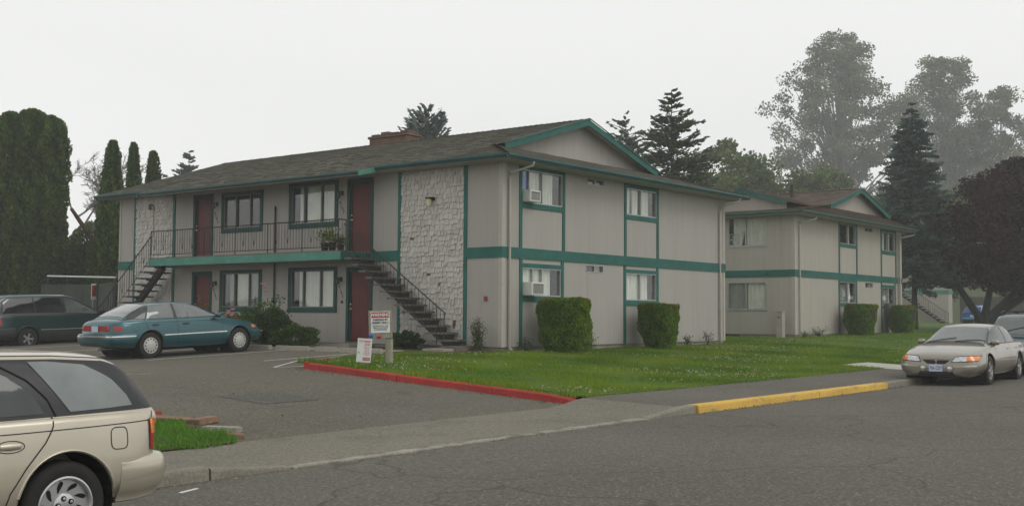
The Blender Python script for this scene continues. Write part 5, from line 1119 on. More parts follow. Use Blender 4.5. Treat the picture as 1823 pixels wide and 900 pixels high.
mb = MB(); mb.box(0, 1, 0, 1, 0, 1) if False else None; a, b = Vector((3.29, 29.04, 2.50)), Vector((3.45, 23.9, 2.36)); mb.tube([a, b], .04, 6); mb.build('crossbar', 'sign_white', t)
for c in (a, b, a.lerp(b, .3)): mb = MB(); mb.tube([(c.x, c.y, -.3), (c.x, c.y, c.z)], .022, 6); mb.build('pole', 'slat', t)
sx_, sy_ = 4.55, 27.3
t = thing('notice_sign', (4.5, 27.3, -.2), 'small red and white notice on a post by the slatted fence', 'sign'); mb = MB(); mb.tube([(4.5, 27.3, -.3), (4.5, 27.3, 2.15)], .025, 6); mb.build('post', 'galv', t)
mb = MB(); mb.box(4.38, 4.62, 27.23, 27.255, 1.45, 2.15); mb.build('sign_board', 'sign_white', t); mb = MB(); mb.box(4.40, 4.60, 27.205, 27.225, 1.6, 2.1); mb.build('red_panel', 'sign_red', t)
t = thing('board_fence', (73, 0, .2), 'weathered brown board fence behind the blue car', 'fence'); fence_run(t, [(71, 9.6), (74, -2), (80, -14), (88, -26)], .1, 2.5, 'fence_wood', 'fence_wood', sw=.15, gap=.008, rail=False)
# ------------------------------------------------------------------ signs on the lawn
def facing(px, py): return math.atan2(cam.location.y-py, cam.location.x-px)
cam_loc = M.translation
def sign_matrix(c, yaw, roll=0):   # local x right, y up, z towards the viewer
    n_ = Vector((math.cos(yaw), math.sin(yaw), 0)); r_ = Vector((-n_.y, n_.x, 0)); m = Matrix((r_, Vector((0, 0, 1)), n_)).transposed().to_4x4(); m.translation = c
    return m @ Matrix.Rotation(roll, 4, 'Z')
def lbox(mb, m, x0, x1, y0, y1, z0, z1): mb.hexa([m @ Vector(q) for q in ((x0, y0, z0), (x1, y0, z0), (x1, y0, z1), (x0, y0, z1), (x0, y1, z0), (x1, y1, z0), (x1, y1, z1), (x0, y1, z1))])
yaw = math.atan2(-19.7+1.7, -24.4+6.35)
t = thing('warning_sign', (-6.2, -1.78, -.2), 'red and white WARNING parking by permit sign on a thick wooden post', 'sign')
c = Vector((-6.36, -1.70, .66)); m = sign_matrix(c, yaw+.10, .03); mb = MB(); lbox(mb, m, -.25, .27, -.315, .31, -.045, -.004); mb.build('backboard', 'wood_grey', t, bevel=.004)
mb = MB(); lbox(mb, m, -.205, .215, -.185, .285, 0, .008); sb = mb.build('sign_board', 'sign_white', t, bevel=.003)
mb = MB(); lbox(mb, m, -.190, .200, .150, .272, .009, .0115); mb.build('red_panel', 'sign_red', sb)
def txt(s, size, x, y, mat, par, mm, name='lettering', z=.0125, bold=.0, sx=1): return text_mesh(s, size, mat, par, mm @ Matrix.Translation((x, y, z)) @ Matrix.Diagonal((sx, 1, 1, 1)), name, depth=.001, bold=bold)
txt('WARNING', .104, .005, .208, 'sign_white', sb, m, z=.013, bold=.003, sx=.84)
txt('PARKING BY', .066, .005, .103, 'sign_black', sb, m, bold=.0018, sx=.88); txt('PERMIT ONLY', .066, .005, .036, 'sign_black', sb, m, bold=.0018, sx=.88)
for i, s in enumerate(('VEHICLES WITHOUT VALID', 'PERMITS WILL BE TOWED', 'AT OWNERS EXPENSE')): txt(s, .033, .005, -.030-.042*i, 'sign_black', sb, m, bold=.0008, sx=.86)
mb = MB()
for (x, y) in ((0, .277), (0, -.172), (-.197, 0.02), (.207, 0.02)): mb.lathe([(.009, .010), (.009, .016), (0, .018)], (0, 0, 0), 'z', 8); k = 3*8; mb.v[-24:] = [tuple(m @ (Vector(q)+Vector((x, y, 0)))) for q in mb.v[-24:]]
mb.build('bolt', 'galv', sb)
for (nm, x, y, mt, col) in (('reflector', -.205, -.245, 'refl_blue', (.02, .06, .35)), ('reflector', -.03, -.265, 'refl_red', (.40, .01, .015))):
    MT[mt] = pm(mt, col, .25, coat=1, var=(30, .1)); mb = MB(); mb.lathe([(.050, .0), (.050, .012), (.040, .018), (0, .020)], (0, 0, 0), 'z', 16); mb.v = [tuple(m @ (Vector(q)+Vector((x, y, 0)))) for q in mb.v]; mb.build(nm, mt, t, smooth=True)
mb = MB(); mb.tube([(-6.17, -1.80, -.4), (-6.17, -1.80, .36)], .085, 14); mb.build('post', 'wood_grey', t, smooth=True)
mb = MB(); mb.tube([(-6.17, -1.80, .345), (-6.17, -1.80, .362)], .087, 14); mb.build('post_cap', 'black', t)
yaw = math.atan2(-19.7+2.1, -24.4+7.2)
t = thing('tow_sign', (-7.2, -2.1, -.2), 'leaning white tow-away notice with red lettering on a short grey post', 'sign')
c = Vector((-7.13, -2.0, .115)); m = sign_matrix(c, yaw, -.07); mb = MB(); lbox(mb, m, -.155, .155, -.255, .255, 0, .006); sb = mb.build('sign_board', 'sign_white', t, bevel=.004)
MT['faded_red'] = pm('faded_red_print', (.50, .10, .10), .6, var=(20, .2))
txt('TOW', .05, -.075, .195, 'faded_red', sb, m, z=.0085, sx=.8); txt('AWAY', .062, .055, .190, 'faded_red', sb, m, z=.0085, bold=.002, sx=.75); txt('ZONE', .058, .055, .125, 'faded_red', sb, m, z=.0085, bold=.001, sx=.7)
for i, s in enumerate(('PARKING FOR', 'TENANTS', 'ONLY ALL', 'OTHERS WILL', 'BE TOWED')): txt(s, .030, .055, .07-.040*i, 'faded_red', sb, m, z=.0085, sx=.75)
mb = MB(); lbox(mb, m, -.02, .135, -.215, -.145, .007, .0085); mb.build('red_panel', 'faded_red', sb); txt('24 HOURS', .034, .057, -.18, 'sign_white', sb, m, z=.0105, sx=.75)
txt('22658', .04, -.115, -.05, 'sign_black', sb, m, z=.0085, sx=.6)
mb = MB(); mb.box(-7.06, -6.97, -1.97, -1.90, -.35, .22); mb.build('post', 'wood_grey', t, bevel=.006)

# ------------------------------------------------------------------ cars
def paint(name, col, metal=.35, rough=.32, coat=.7):
    m = pm(name, col, rough, metal=metal, coat=coat, spec=.5, var=(3, .03)); return m
MT['champagne'] = paint('champagne_paint', (.48, .435, .345), .45, .34); MT['champagne_dk'] = paint('beige_gold_paint', (.235, .212, .172), .5, .33)
MT['blue_paint'] = paint('teal_blue_paint', (.014, .085, .102), .35, .36); MT['green_paint'] = paint('dark_green_paint', (.010, .040, .038), .3, .3)
MT['van_low'] = pm('dark_grey_cladding', (.035, .037, .038), .55, var=(8, .1)); MT['red_paint'] = paint('red_paint', (.30, .025, .02)); MT['bright_blue'] = paint('bright_blue_paint', (.02, .13, .40)); MT['teal_paint2'] = paint('grey_teal_paint', (.04, .07, .085), .4)
MT['cglass'] = pm('car_glass', (.040, .048, .046), .06, spec=.5, coat=.0, var=(1.3, .3)); MT['cglass_l'] = pm('light_car_glass', (.11, .125, .12), .05, spec=.8, coat=.6, var=(1.6, .35), vein=(1.6, .58, (.04, .045, .04), .06)); MT['cglass_w'] = pm('wagon_glass', (.16, .18, .175), .05, spec=.6, coat=.5, var=(1.6, .35)); MT['cglass_m'] = pm('windshield_glass', (.085, .10, .095), .06, spec=.5, coat=.0, var=(1.6, .2)); MT['cglass_d'] = pm('tinted_car_glass', (.018, .018, .022), .06, spec=.9, coat=.8, var=(1.3, .3))
MT['rubber'] = pm('tyre_rubber', (.022, .021, .020), .8, var=(8, .15)); MT['trim_blk'] = pm('black_car_trim', (.018, .019, .021), .38, spec=.4, var=(5, .1)); MT['seam'] = pm('panel_gap', (.012, .012, .012), .8)
MT['rim'] = pm('alloy_rim', (.52, .52, .52), .32, metal=.8, var=(6, .08)); MT['rim_white'] = pm('pale_wheel_cover', (.50, .50, .47), .45, metal=.3, var=(6, .06))
MT['tail_red'] = pm('red_lens', (.30, .010, .008), .25, coat=.4, spec=.4, var=(16, .25)); MT['tail_amber'] = pm('amber_lens', (.75, .20, .015), .12, coat=1, var=(16, .2)); MT['head'] = pm('headlamp_lens', (.50, .52, .53), .08, metal=.4, coat=1, var=(14, .4)); MT['chrome'] = pm('chrome_strip', (.62, .61, .56), .25, metal=.8, var=(5, .08)); MT['plate'] = pm('number_plate', (.50, .58, .68), .5, vein=(8, .55, (.35, .50, .55), .1)); MT['plate_ink'] = pm('plate_lettering', (.06, .09, .25), .5)
MT['under'] = pm('underbody', (.01, .01, .01), .95)

def smooth_keys(keys, xs, k=.045):
    a = np.array(keys, float); o = np.argsort(a[:, 0]); a = a[o]; fine = np.linspace(a[0, 0], a[-1, 0], 500); dx = fine[1]-fine[0]; out = []
    s = max(1, k/dx); r = int(3*s); ker = np.exp(-.5*(np.arange(-r, r+1)/s)**2); ker /= ker.sum()
    for c in range(1, a.shape[1]):
        v = np.interp(fine, a[:, 0], a[:, c]); lo = 2*v[0]-v[1:r+1][::-1]; hi = 2*v[-1]-v[-r-1:-1][::-1]; vv = np.convolve(np.concatenate([lo, v, hi]), ker, 'valid'); out.append(np.interp(xs, fine, vv))
    return np.array(out).T
def cr(pts, sub=3):     # Catmull-Rom through a half section
    P = np.array(pts, float); P = np.vstack([2*P[0]-P[1], P, 2*P[-1]-P[-2]]); o = []
    for i in range(1, len(P)-2):
        for j in range(sub):
            t = j/sub; o.append(.5*((2*P[i])+(-P[i-1]+P[i+1])*t+(2*P[i-1]-5*P[i]+4*P[i+1]-P[i+2])*t*t+(-P[i-1]+3*P[i]-3*P[i+1]+P[i+2])*t**3))
    o.append(P[-2]); return np.array(o)
def loft_mb(sections):
    """sections: list of (x, half section (y,z) from centre bottom to centre top) -> closed mesh"""
    mb = MB(); rings = []
    for x, h in sections:
        ring = [(x, y, z) for y, z in h]+[(x, -y, z) for y, z in h[::-1][1:-1]]; rings.append(len(mb.v)); mb.v += [tuple(map(float, q)) for q in ring]; n = len(ring)
    for a, b in zip(rings, rings[1:]):
        for j in range(n): mb.f.append((a+j, a+(j+1) % n, b+(j+1) % n, b+j)); mb.rnd.append(0)
    for base, rev in ((rings[0], 0), (rings[-1], 1)):
        mb.f.append(tuple(base+j for j in range(n))[::-1 if rev == 0 else 1]); mb.rnd.append(0)
    return mb
def body_sections(keys, n=70, k=.045):
    xs = np.linspace(min(q[0] for q in keys), max(q[0] for q in keys), n); v = smooth_keys(keys, xs, k); out = []
    for x, (zb, wb, zm, wm, zs, ws, zt) in zip(xs, v):
        h = [(0, zb), (wb*.6, zb), (wb-.03, zb+.004), (wb, zb+.04), (wb+(wm-wb)*.75, zb+(zm-zb)*.5), (wm, zm), (wm+(ws-wm)*.3, zm+(zs-zm)*.55), (ws+.01, zs-.03), (ws-.035, zs+(zt-zs)*.25), (ws*.72, zs+(zt-zs)*.72), (ws*.36, zs+(zt-zs)*.95), (0, zt)]
        out.append((x, cr(h, 2)))
    return out
def cabin_sections(keys, n=46, k=.03, crown=.03):
    xs = np.linspace(min(q[0] for q in keys), max(q[0] for q in keys), n); v = smooth_keys(keys, xs, k); out = []
    for x, (z0, w0, zr_, wr) in zip(xs, v):
        hh = max(zr_-z0, .01); h = [(0, z0-.12), (w0*.7, z0-.12), (w0+.002, z0-.08), (w0, z0), (w0+(wr-w0)*.5+.014*min(1, hh/.3), z0+hh*.5), (wr+.012, z0+hh*.84), (wr-.03, z0+hh*.965), (wr*.72, z0+hh+crown*.45), (wr*.36, z0+hh+crown*.85), (0, z0+hh+crown)]
        out.append((x, cr(h, 2)))
    return out
def lerp_poly(pl, n):
    P = np.array(pl, float); d = np.r_[0, np.cumsum(np.linalg.norm(np.diff(P, axis=0), axis=1))]; t = np.linspace(0, d[-1], n); return np.stack([np.interp(t, d, P[:, 0]), np.interp(t, d, P[:, 1])], 1)
class Car:
    def __init__(s, root, body_keys, cabin_keys, paint_, wheels, r, W, k=.045):
        s.root = root; s.W = W; s.p = paint_
        lo = loft_mb(body_sections(body_keys, k=k)); ca = loft_mb(cabin_sections(cabin_keys)) if cabin_keys else None
        full = MB(); full.v = lo.v+(ca.v if ca else []); n0 = len(lo.v); full.f = lo.f+([tuple(i+n0 for i in f) for f in ca.f] if ca else [])
        s.bvh = BVHTree.FromPolygons([Vector(v) for v in full.v], full.f)
        ob = lo.build('body', paint_, root, smooth=True, angle=50)
        cut = MB()
        for x in wheels: cut.lathe([(0, -1.3), (r+.055, -1.3), (r+.055, -.40), (0, -.40)], (x, 0, r+.015), 'y', 32); cut.lathe([(0, .40), (r+.055, .40), (r+.055, 1.3), (0, 1.3)], (x, 0, r+.015), 'y', 32)
        co = cut.build('cut', None, None, weld=True)
        md = ob.modifiers.new('b', 'BOOLEAN'); md.object = co; md.operation = 'DIFFERENCE'; md.solver = 'EXACT'
        bpy.context.view_layer.update(); me = bpy.data.meshes.new_from_object(ob.evaluated_get(bpy.context.evaluated_depsgraph_get())); ob.modifiers.clear(); ob.data = me; bpy.data.objects.remove(co)
        me.materials.clear(); me.materials.append(MT[paint_]); me.polygons.foreach_set('use_smooth', [True]*len(me.polygons))
        try: me.set_sharp_from_angle(angle=R(50))
        except Exception: pass
        s.body = ob
        if ca: s.cabin = ca.build('cabin', paint_, root, smooth=True, angle=50)
        mb = MB()
        for x in wheels:
            for sd_ in (-1, 1):
                mb.lathe([(r+.05, sd_*(W/2-.03)), (r+.05, sd_*.38), (0, sd_*.38)], (x, 0, r+.015), 'y', 28)
        mb.box(wheels[0]-.5, wheels[1]+.5, -.55, .55, .17, .24); mb.build('wheel_arch_liner', 'under', root)
    warp = None
    def cast(s, dir_, a, b, off):
        if s.warp and dir_ in 'LRT': a = s.warp(a)
        o, d = {'L': (Vector((a, 3, b)), Vector((0, -1, 0))), 'R': (Vector((a, -3, b)), Vector((0, 1, 0))), 'B': (Vector((-4, a, b)), Vector((1, 0, 0))), 'F': (Vector((7, a, b)), Vector((-1, 0, 0))), 'T': (Vector((a, b, 4)), Vector((0, 0, -1)))}[dir_]
        loc, nr, idx, dist = s.bvh.ray_cast(o, d)
        if loc is None: return None
        if nr.dot(d) > 0: nr = -nr
        return loc+nr*off
    def patch(s, dir_, low, up, mat, name, par=None, off=.004, n=16, m=6, both=False, smooth=True):
        A = lerp_poly(low, n); B = lerp_poly(up, n); dirs = [dir_]; ob = None
        if both and dir_ in 'LR': dirs = ['L', 'R']
        for dd in dirs:
            for mir in ((1, -1) if both and dir_ in 'BF' else (1,)):
                G = []
                last = None
                for i in range(n):
                    row = []
                    for j in range(m):
                        q = A[i]+(B[i]-A[i])*j/(m-1); a, b = q
                        if dd in 'BF': a *= mir
                        h = s.cast(dd, a, b, off); h = h if h is not None else last
                        if h is None: continue
                        last = h; row.append(tuple(h))
                    if len(row) == m: G.append(row)
                if len(G) > 1: mb = MB(); mb.grid(G); ob = mb.build(name, mat, par or s.root, smooth=smooth, angle=60)
        return ob
    def seam(s, dir_, pts, w=.008, mat='seam', name='panel_gap', par=None, off=.0025, both=False, n=None):
        P = lerp_poly(pts, n or max(8, int(sum(math.dist(a, b) for a, b in zip(pts, pts[1:]))/.03))); dirs = ['L', 'R'] if both else [dir_]
        T = np.gradient(P, axis=0); T /= np.linalg.norm(T, axis=1)[:, None]+1e-9; N_ = np.stack([-T[:, 1], T[:, 0]], 1)*w/2
        for dd in dirs:
            G = []
            for p, nn in zip(P, N_):
                a = s.cast(dd, *(p-nn), off); b = s.cast(dd, *(p+nn), off)
                if a is not None and b is not None: G.append([tuple(a), tuple(b)])
            if len(G) > 1: mb = MB(); mb.grid(G); ob = mb.build(name, mat, par or s.body, smooth=True)
        return None
    def lip(s, xc, r, both=True, rr=.013, a0=-10, a1=190, mat=None):
        for sd_ in (('L', 'R') if both else ('L',)):
            pts = []; mb = MB()
            for i in range(25):
                a = R(a0+(a1-a0)*i/24); q = s.cast(sd_, xc+(r+.06)*math.cos(a), r+.015+(r+.06)*math.sin(a), .001)
                if q is not None: pts.append(q)
            if len(pts) > 2: mb.tube(pts, rr, 6); mb.build('wheel_arch_lip', mat or s.p, s.body, smooth=True, angle=60)
def make_wheel(style, r, w_, rr, rimmat):
    """wheel centred at origin, axis y, outer face towards +y"""
    t = MB(); t.lathe([(rr-.01, -w_/2), (r-.03, -w_/2), (r-.008, -w_/2+.02), (r, -w_/2+.05), (r, w_/2-.05), (r-.008, w_/2-.022), (r-.03, w_/2-.004), (r-.06, w_/2), (rr, w_/2-.006), (rr-.012, w_/2-.02)], (0, 0, 0), 'y', 40)
    tyre = t.build('wheel', 'rubber', None, smooth=True, angle=50); mb = MB(); y = w_/2
    mb.lathe([(rr+.003, y-.015), (rr, y-.001), (rr-.012, y+.002), (rr-.022, y-.008), (rr-.028, y-.035 if style != 'cover' else y-.006), (rr*.62, y-.05 if style != 'cover' else y+.004), (rr*.3, y-.05 if style != 'cover' else y+.012), (0, y-.05 if style != 'cover' else y+.014)], (0, 0, 0), 'y', 40)
    rim = mb.build('rim', rimmat if style in ('cover', 'swirl') else 'trim_blk', None, smooth=True, angle=30); rim.parent = tyre; sp_ = MB(); dk = MB()
    def P(rad, a, yy): return (rad*math.cos(a), yy, rad*math.sin(a))
    if style == 'cover':
        for k in range(12):
            a = k*math.pi/6; dk.poly([P(rr*.86, a-.11, y+.0035), P(rr*.86, a+.11, y+.0035), P(rr*.70, a+.10, y+.0065), P(rr*.70, a-.10, y+.0065)])
    elif style == 'swirl':
        for i_, v_ in enumerate(rim.data.vertices):
            pass
        for k in range(9):
            a = k*2*math.pi/9; L_ = []; 
            for j in range(9): f = j/8; L_.append((rr*(.48+.36*f), a+.34*f, .14*math.sin(math.pi*min(1, f*.95+.05))**.7*(.6+.7*f)))
            pts = [P(q[0], q[1]-q[2]*.5/(.5+q[0]/rr*.5), y-.030) for q in L_]+[P(q[0], q[1]+q[2]*1.2/(.5+q[0]/rr*.5), y-.030) for q in L_[::-1]]
            dk.poly(pts)
        sp_.lathe([(rr*.42, y-.034), (rr*.40, y-.022), (rr*.30, y-.015), (rr*.13, y-.012), (0, y-.012)], (0, 0, 0), 'y', 30)
        for k in range(5):
            a = k*1.2566+.4; dk.lathe([(.020, y-.013), (.020, y-.010), (0, y-.010)], P(rr*.25, a, 0), 'y', 10); sp_.lathe([(.011, y-.012), (.011, y-.003), (0, y-.001)], P(rr*.25, a, 0), 'y', 8)
        for v_ in rim.data.vertices:
            d = math.hypot(v_.co.x, v_.co.z)
            if d < rr-.03: v_.co.y = y-.034
    else:
        nsp = 5; w0, w1 = (.34, .20) if style == 'star' else (.24, .30)
        for k in range(nsp):
            a = k*2*math.pi/nsp+math.pi/2
            q = [P(rr*.18, a-w0*1.9, y-.012), P(rr*.18, a+w0*1.9, y-.012), P(rr*.55, a+w0*.9, y-.008), P(rr*.93, a+w1*.75, y-.006), P(rr*.93, a-w1*.75, y-.006), P(rr*.55, a-w0*.9, y-.008)]
            sp_.prism(q, (0, -.03, 0))
        sp_.lathe([(rr-.028, y-.03), (rr-.022, y-.004), (rr*.93, y-.012), (rr*.9, y-.035)], (0, 0, 0), 'y', 36); sp_.lathe([(rr*.24, y-.03), (rr*.23, y-.004), (rr*.10, y+.002), (0, y+.002)], (0, 0, 0), 'y', 20)
    if sp_.v: o = sp_.build('spokes', rimmat, None, smooth=True, angle=30); o.parent = tyre
    if dk.v: o = dk.build('rim_opening', 'under', None); o.parent = tyre
    return tyre
def set_wheels(root, xs, r, W, w_, rr, style, rimmat, spin=(0, .5)):
    proto = make_wheel(style, r, w_, rr, rimmat); first = True
    for i, x in enumerate(xs):
        for sd_ in (1, -1):
            o = proto if first else copy_tree(proto); first = False
            o.parent = root; o.location = (x, sd_*(W/2-w_/2-.015), r); o.rotation_euler = (0, spin[i]*sd_, 0 if sd_ > 0 else math.pi)
def mirror_part(root, x, y, z, mat, sgn, shape=(.10, .09, .14)):
    mb = MB(); a, b, c = shape
    mb.lathe([(0, -c/2), (b*.7, -c/2+.01), (b, -c/6), (b, c/6), (b*.7, c/2-.01), (0, c/2)], (0, 0, 0), 'z', 12)
    mb.v = [(v[0]*a/b*(.55 if v[0] < 0 else 1)+x, sgn*(abs(y)+.02)+v[1]*1.15, v[2]+z) for v in mb.v]; o = mb.build('wing_mirror', mat, root, smooth=True, angle=70)
    mb = MB(); mb.box(x-.05, x+.06, min(sgn*y, sgn*(y-.12)), max(sgn*y, sgn*(y-.12)), z-.06, z-.02); mb.build('mirror_arm', 'trim_blk', o, bevel=.006)
def plate(car, dir_, yc, zc, text, w_=.305, h=.155, xoff=.012):
    q = car.cast(dir_, yc, zc, xoff); sg = -1 if dir_ == 'B' else 1; mb = MB(); x = q.x
    mb.box(min(x, x+sg*.006), max(x, x+sg*.006), yc-w_/2, yc+w_/2, zc-h/2, zc+h/2); o = mb.build('number_plate', 'plate', car.root, bevel=.003)
    if text:
        m = Matrix(((0, 0, sg, x+sg*.0075), (-1 if dir_ == 'B' else 1, 0, 0, yc), (0, 1, 0, zc-.005), (0, 0, 0, 1)))
        if dir_ == 'B': m = Matrix(((0, 0, -1, x-.0075), (-1, 0, 0, yc), (0, 1, 0, zc-.005), (0, 0, 0, 1)))
        text_mesh(text, .105, 'plate_ink', o, m @ Matrix.Diagonal((.72, 1, 1, 1)), 'lettering', depth=.0008, bold=.002)
    return o
def place(root, x, y, z, heading, pitch=0):
    root.location = (x, y, z); root.rotation_mode = 'ZYX'; root.rotation_euler = (0, -pitch, heading)

# --- pale gold wagon, foreground left
t = thing('parked_car', (0, 0, 0), 'pale champagne station wagon parked at the kerb in the foreground', 'car', world=False); WAG = t
bk = [(-.86, .42, .60, .50, .66, .86, .64, .90), (-.80, .36, .70, .52, .77, .90, .73, .945), (-.55, .32, .76, .52, .835, .92, .775, .96), (0, .26, .78, .50, .85, .915, .80, .96), (1.3, .20, .80, .48, .85, .90, .80, .95), (2.0, .20, .79, .48, .84, .90, .77, .96), (2.6, .26, .77, .48, .83, .84, .72, .90), (3.2, .25, .70, .46, .78, .72, .66, .78), (3.5, .28, .55, .42, .64, .60, .56, .66)]
ck = [(-.84, .90, .70, .93, .66), (-.74, .92, .72, 1.10, .60), (-.60, .93, .745, 1.26, .575), (-.42, .935, .755, 1.325, .575), (0, .93, .77, 1.35, .585), (.8, .92, .775, 1.365, .59), (1.3, .91, .775, 1.345, .585), (1.55, .91, .775, 1.28, .58), (2.25, .91, .74, .93, .60)]
wf = lambda x: x if x > -.35 else -.35+(x+.35)*.85
bk = [(wf(q[0]), *q[1:]) for q in bk]; ck = [(wf(q[0]), *q[1:]) for q in ck]
c = Car(t, bk, ck, 'champagne', (0, 2.6), .31, 1.69); c.warp = wf
# black upper surround and glass
c.patch('L', [(-.838, .945), (-.2, .935), (.30, .925)], [(-.838, .965), (-.76, 1.09), (-.62, 1.255), (-.42, 1.318), (0, 1.345), (.62, 1.355)], 'trim_blk', 'pillar_trim', off=.004, n=50, m=14, both=True)
c.seam('L', [(.07, .93), (.12, 1.05), (.24, 1.18), (.42, 1.285), (.62, 1.33)], .012, mat='under', name='door_frame_gap', both=True, off=.0075)
c.patch('L', [(.28, .925), (1.0, .915)], [(.60, 1.345), (1.1, 1.345)], 'trim_blk', 'door_frame_trim', off=.005, n=14, m=8, both=True)
c.patch('L', [(1.0, .915), (2.12, .935)], [(1.1, 1.345), (1.42, 1.32), (2.05, 1.0)], 'trim_blk', 'door_frame_trim', off=.005, n=20, m=8, both=True)
c.patch('L', [(-.58, .975), (-.3, .962), (-.04, .955)], [(-.54, 1.05), (-.42, 1.17), (-.22, 1.275), (.06, 1.305), (.20, 1.305)], 'cglass_w', 'quarter_window', off=.009, n=26, m=8, both=True)
c.patch('L', [(.15, .95), (.62, .945)], [(.22, 1.08), (.38, 1.21), (.56, 1.28), (.66, 1.295)], 'cglass', 'rear_door_window', off=.009, both=True)
c.patch('L', [(.66, .945), (1.20, .94)], [(.70, 1.30), (1.18, 1.315)], 'cglass', 'rear_door_window', off=.009, both=True)
c.patch('L', [(1.27, .94), (2.0, .955)], [(1.26, 1.31), (1.42, 1.29), (1.95, 1.02)], 'cglass', 'front_door_window', off=.009, both=True)
c.patch('B', [(-.60, .99), (.60, .99)], [(-.50, 1.25), (.50, 1.25)], 'cglass', 'rear_window', off=.006, n=20, m=8)
c.patch('T', [(1.62, -.52), (1.62, .52)], [(2.2, -.66), (2.2, .66)], 'cglass_l', 'windshield', off=.006, n=20, m=8)
c.seam('L', [(-.80, .86), (-.2, .845), (.35, .835), (1.0, .83), (2.2, .83)], .007, both=True)  # body crease, not a gap: its shade painted as a dark line
c.seam('L', [(.10, .93), (.11, .86), (.17, .76), (.31, .60), (.42, .44), (.47, .26)], .009, both=True)
c.seam('L', [(1.24, .92), (1.25, .6), (1.24, .24)], .009, both=True); c.seam('L', [(-.80, .92), (-.775, .86), (-.785, .66)], .008, both=True)
fd = [(-.41+.155*math.copysign(abs(math.cos(a))**.5, math.cos(a))*.5, .75+.155*math.copysign(abs(math.sin(a))**.5, math.sin(a))*.5) for a in np.linspace(0, 2*math.pi, 40)]
c.seam('L', fd, .007, name='fuel_door_gap', n=60)
c.seam('L', [(.70, .42), (2.2, .42)], .018, mat='chrome', name='side_moulding', both=True, off=.006)
for xh in (.42, ): # door handle
    mb = MB(); mb.lathe([(0, -.095), (.030, -.07), (.036, 0), (.030, .07), (0, .095)], (0, 0, 0), 'x', 12)
    for sg in (1, -1):
        q = c.cast('L' if sg > 0 else 'R', xh, .755, -.012); k = MB(); k.v = [(v[0]+q.x, v[1]*.9+q.y, v[2]*.85+q.z) for v in mb.v]; k.f = list(mb.f); k.rnd = list(mb.rnd); k.build('door_handle', 'champagne', t, smooth=True)
    c.seam('L', [(xh+.10*math.cos(a), .752+.040*math.sin(a)) for a in np.linspace(0, 6.283, 24)], .006, name='handle_recess', n=40)
c.patch('L', [(-.852, .64), (-.735, .64)], [(-.852, .86), (-.735, .87)], 'tail_red', 'tail_light', off=.010, n=6, m=8, both=True); c.patch('L', [(-.850, .76), (-.742, .76)], [(-.850, .86), (-.742, .865)], 'tail_amber', 'turn_signal', off=.013, n=6, m=6, both=True)
c.patch('B', [(.46, .64), (.67, .64)], [(.46, .86), (.66, .86)], 'tail_red', 'tail_light', off=.010, n=8, m=6, both=True)
bm1 = [(-.985, .40, .50, .50, .62, .585, .60, .60), (-.95, .33, .64, .50, .74, .60, .71, .615), (-.85, .29, .72, .50, .80, .61, .77, .625), (-.62, .27, .76, .50, .838, .61, .81, .63), (-.42, .27, .77, .50, .842, .605, .825, .62)]
bm1 = [(wf(q[0]), *q[1:]) for q in bm1]; sec = body_sections(bm1, 26, .03); mb = loft_mb(sec); bo = mb.build('rear_bumper', 'champagne', t, smooth=True, angle=50)
# cut the bumper for the wheel as well
co = MB(); co.lathe([(0, -1.3), (.372, -1.3), (.372, 1.3), (0, 1.3)], (0, 0, .325), 'y', 40); co = co.build('cut', None, None, weld=True); md = bo.modifiers.new('b', 'BOOLEAN'); md.object = co; md.operation = 'DIFFERENCE'; bpy.context.view_layer.update(); me = bpy.data.meshes.new_from_object(bo.evaluated_get(bpy.context.evaluated_depsgraph_get())); bo.modifiers.clear(); bo.data = me; bpy.data.objects.remove(co)
c2 = c.bvh; c.bvh = BVHTree.FromPolygons([Vector(v) for v in mb.v], mb.f); c.seam('L', [(-.975, .50), (-.80, .485), (-.45, .455)], .016, mat='champagne', name='bumper_moulding', off=.006, both=True, par=bo); c.bvh = c2  # added strip stands for a highlight along the body crease, not a real moulding
c.lip(0, .31, rr=.012, a0=12, a1=168)
mirror_part(t, 2.0, .86, .98, 'trim_blk', 1); mirror_part(t, 2.0, .86, .98, 'trim_blk', -1)
c.patch('F', [(.30, .56), (.58, .56)], [(.30, .66), (.58, .66)], 'head', 'headlight', both=True)
set_wheels(t, (0, 2.6), .31, 1.66, .195, .205, 'swirl', 'rim', (.3, .1))
place(t, -19.98, -11.42, z_street(-20), R(178.5))

# --- teal blue sedan in the lot
t = thing('parked_car', (0, 0, 0), 'teal blue four door sedan nosed in beside the rose bush', 'car', world=False)
bk = [(-1.12, .44, .52, .55, .66, .80, .60, .90), (-1.06, .38, .66, .56, .78, .86, .70, .965), (-.80, .33, .74, .55, .87, .91, .78, 1.0), (-.3, .28, .80, .54, .90, .93, .83, 1.01), (.6, .24, .82, .52, .905, .945, .845, .99), (1.8, .23, .82, .52, .905, .94, .84, .985), (2.3, .24, .81, .52, .90, .90, .80, .975), (2.9, .27, .79, .52, .885, .81, .76, .865), (3.4, .28, .72, .50, .83, .72, .70, .765), (3.62, .30, .58, .48, .70, .62, .60, .68)]
ck = [(-.72, .96, .70, .985, .62), (-.40, .965, .765, 1.14, .60), (.0, .97, .785, 1.31, .59), (.35, .965, .79, 1.345, .60), (.9, .96, .795, 1.355, .605), (1.3, .955, .795, 1.335, .60), (1.6, .95, .79, 1.25, .595), (2.35, .95, .74, .975, .60)]
wf = lambda x: -.42+(x+.42)*.80 if x < -.42 else (x if x < 3.1 else 3.1+(x-3.1)*.78)
bk = [(wf(q[0]), *q[1:]) for q in bk]; ck = [(wf(q[0]), *q[1:]) for q in ck]
c = Car(t, bk, ck, 'blue_paint', (0, 2.69), .32, 1.80); c.warp = wf
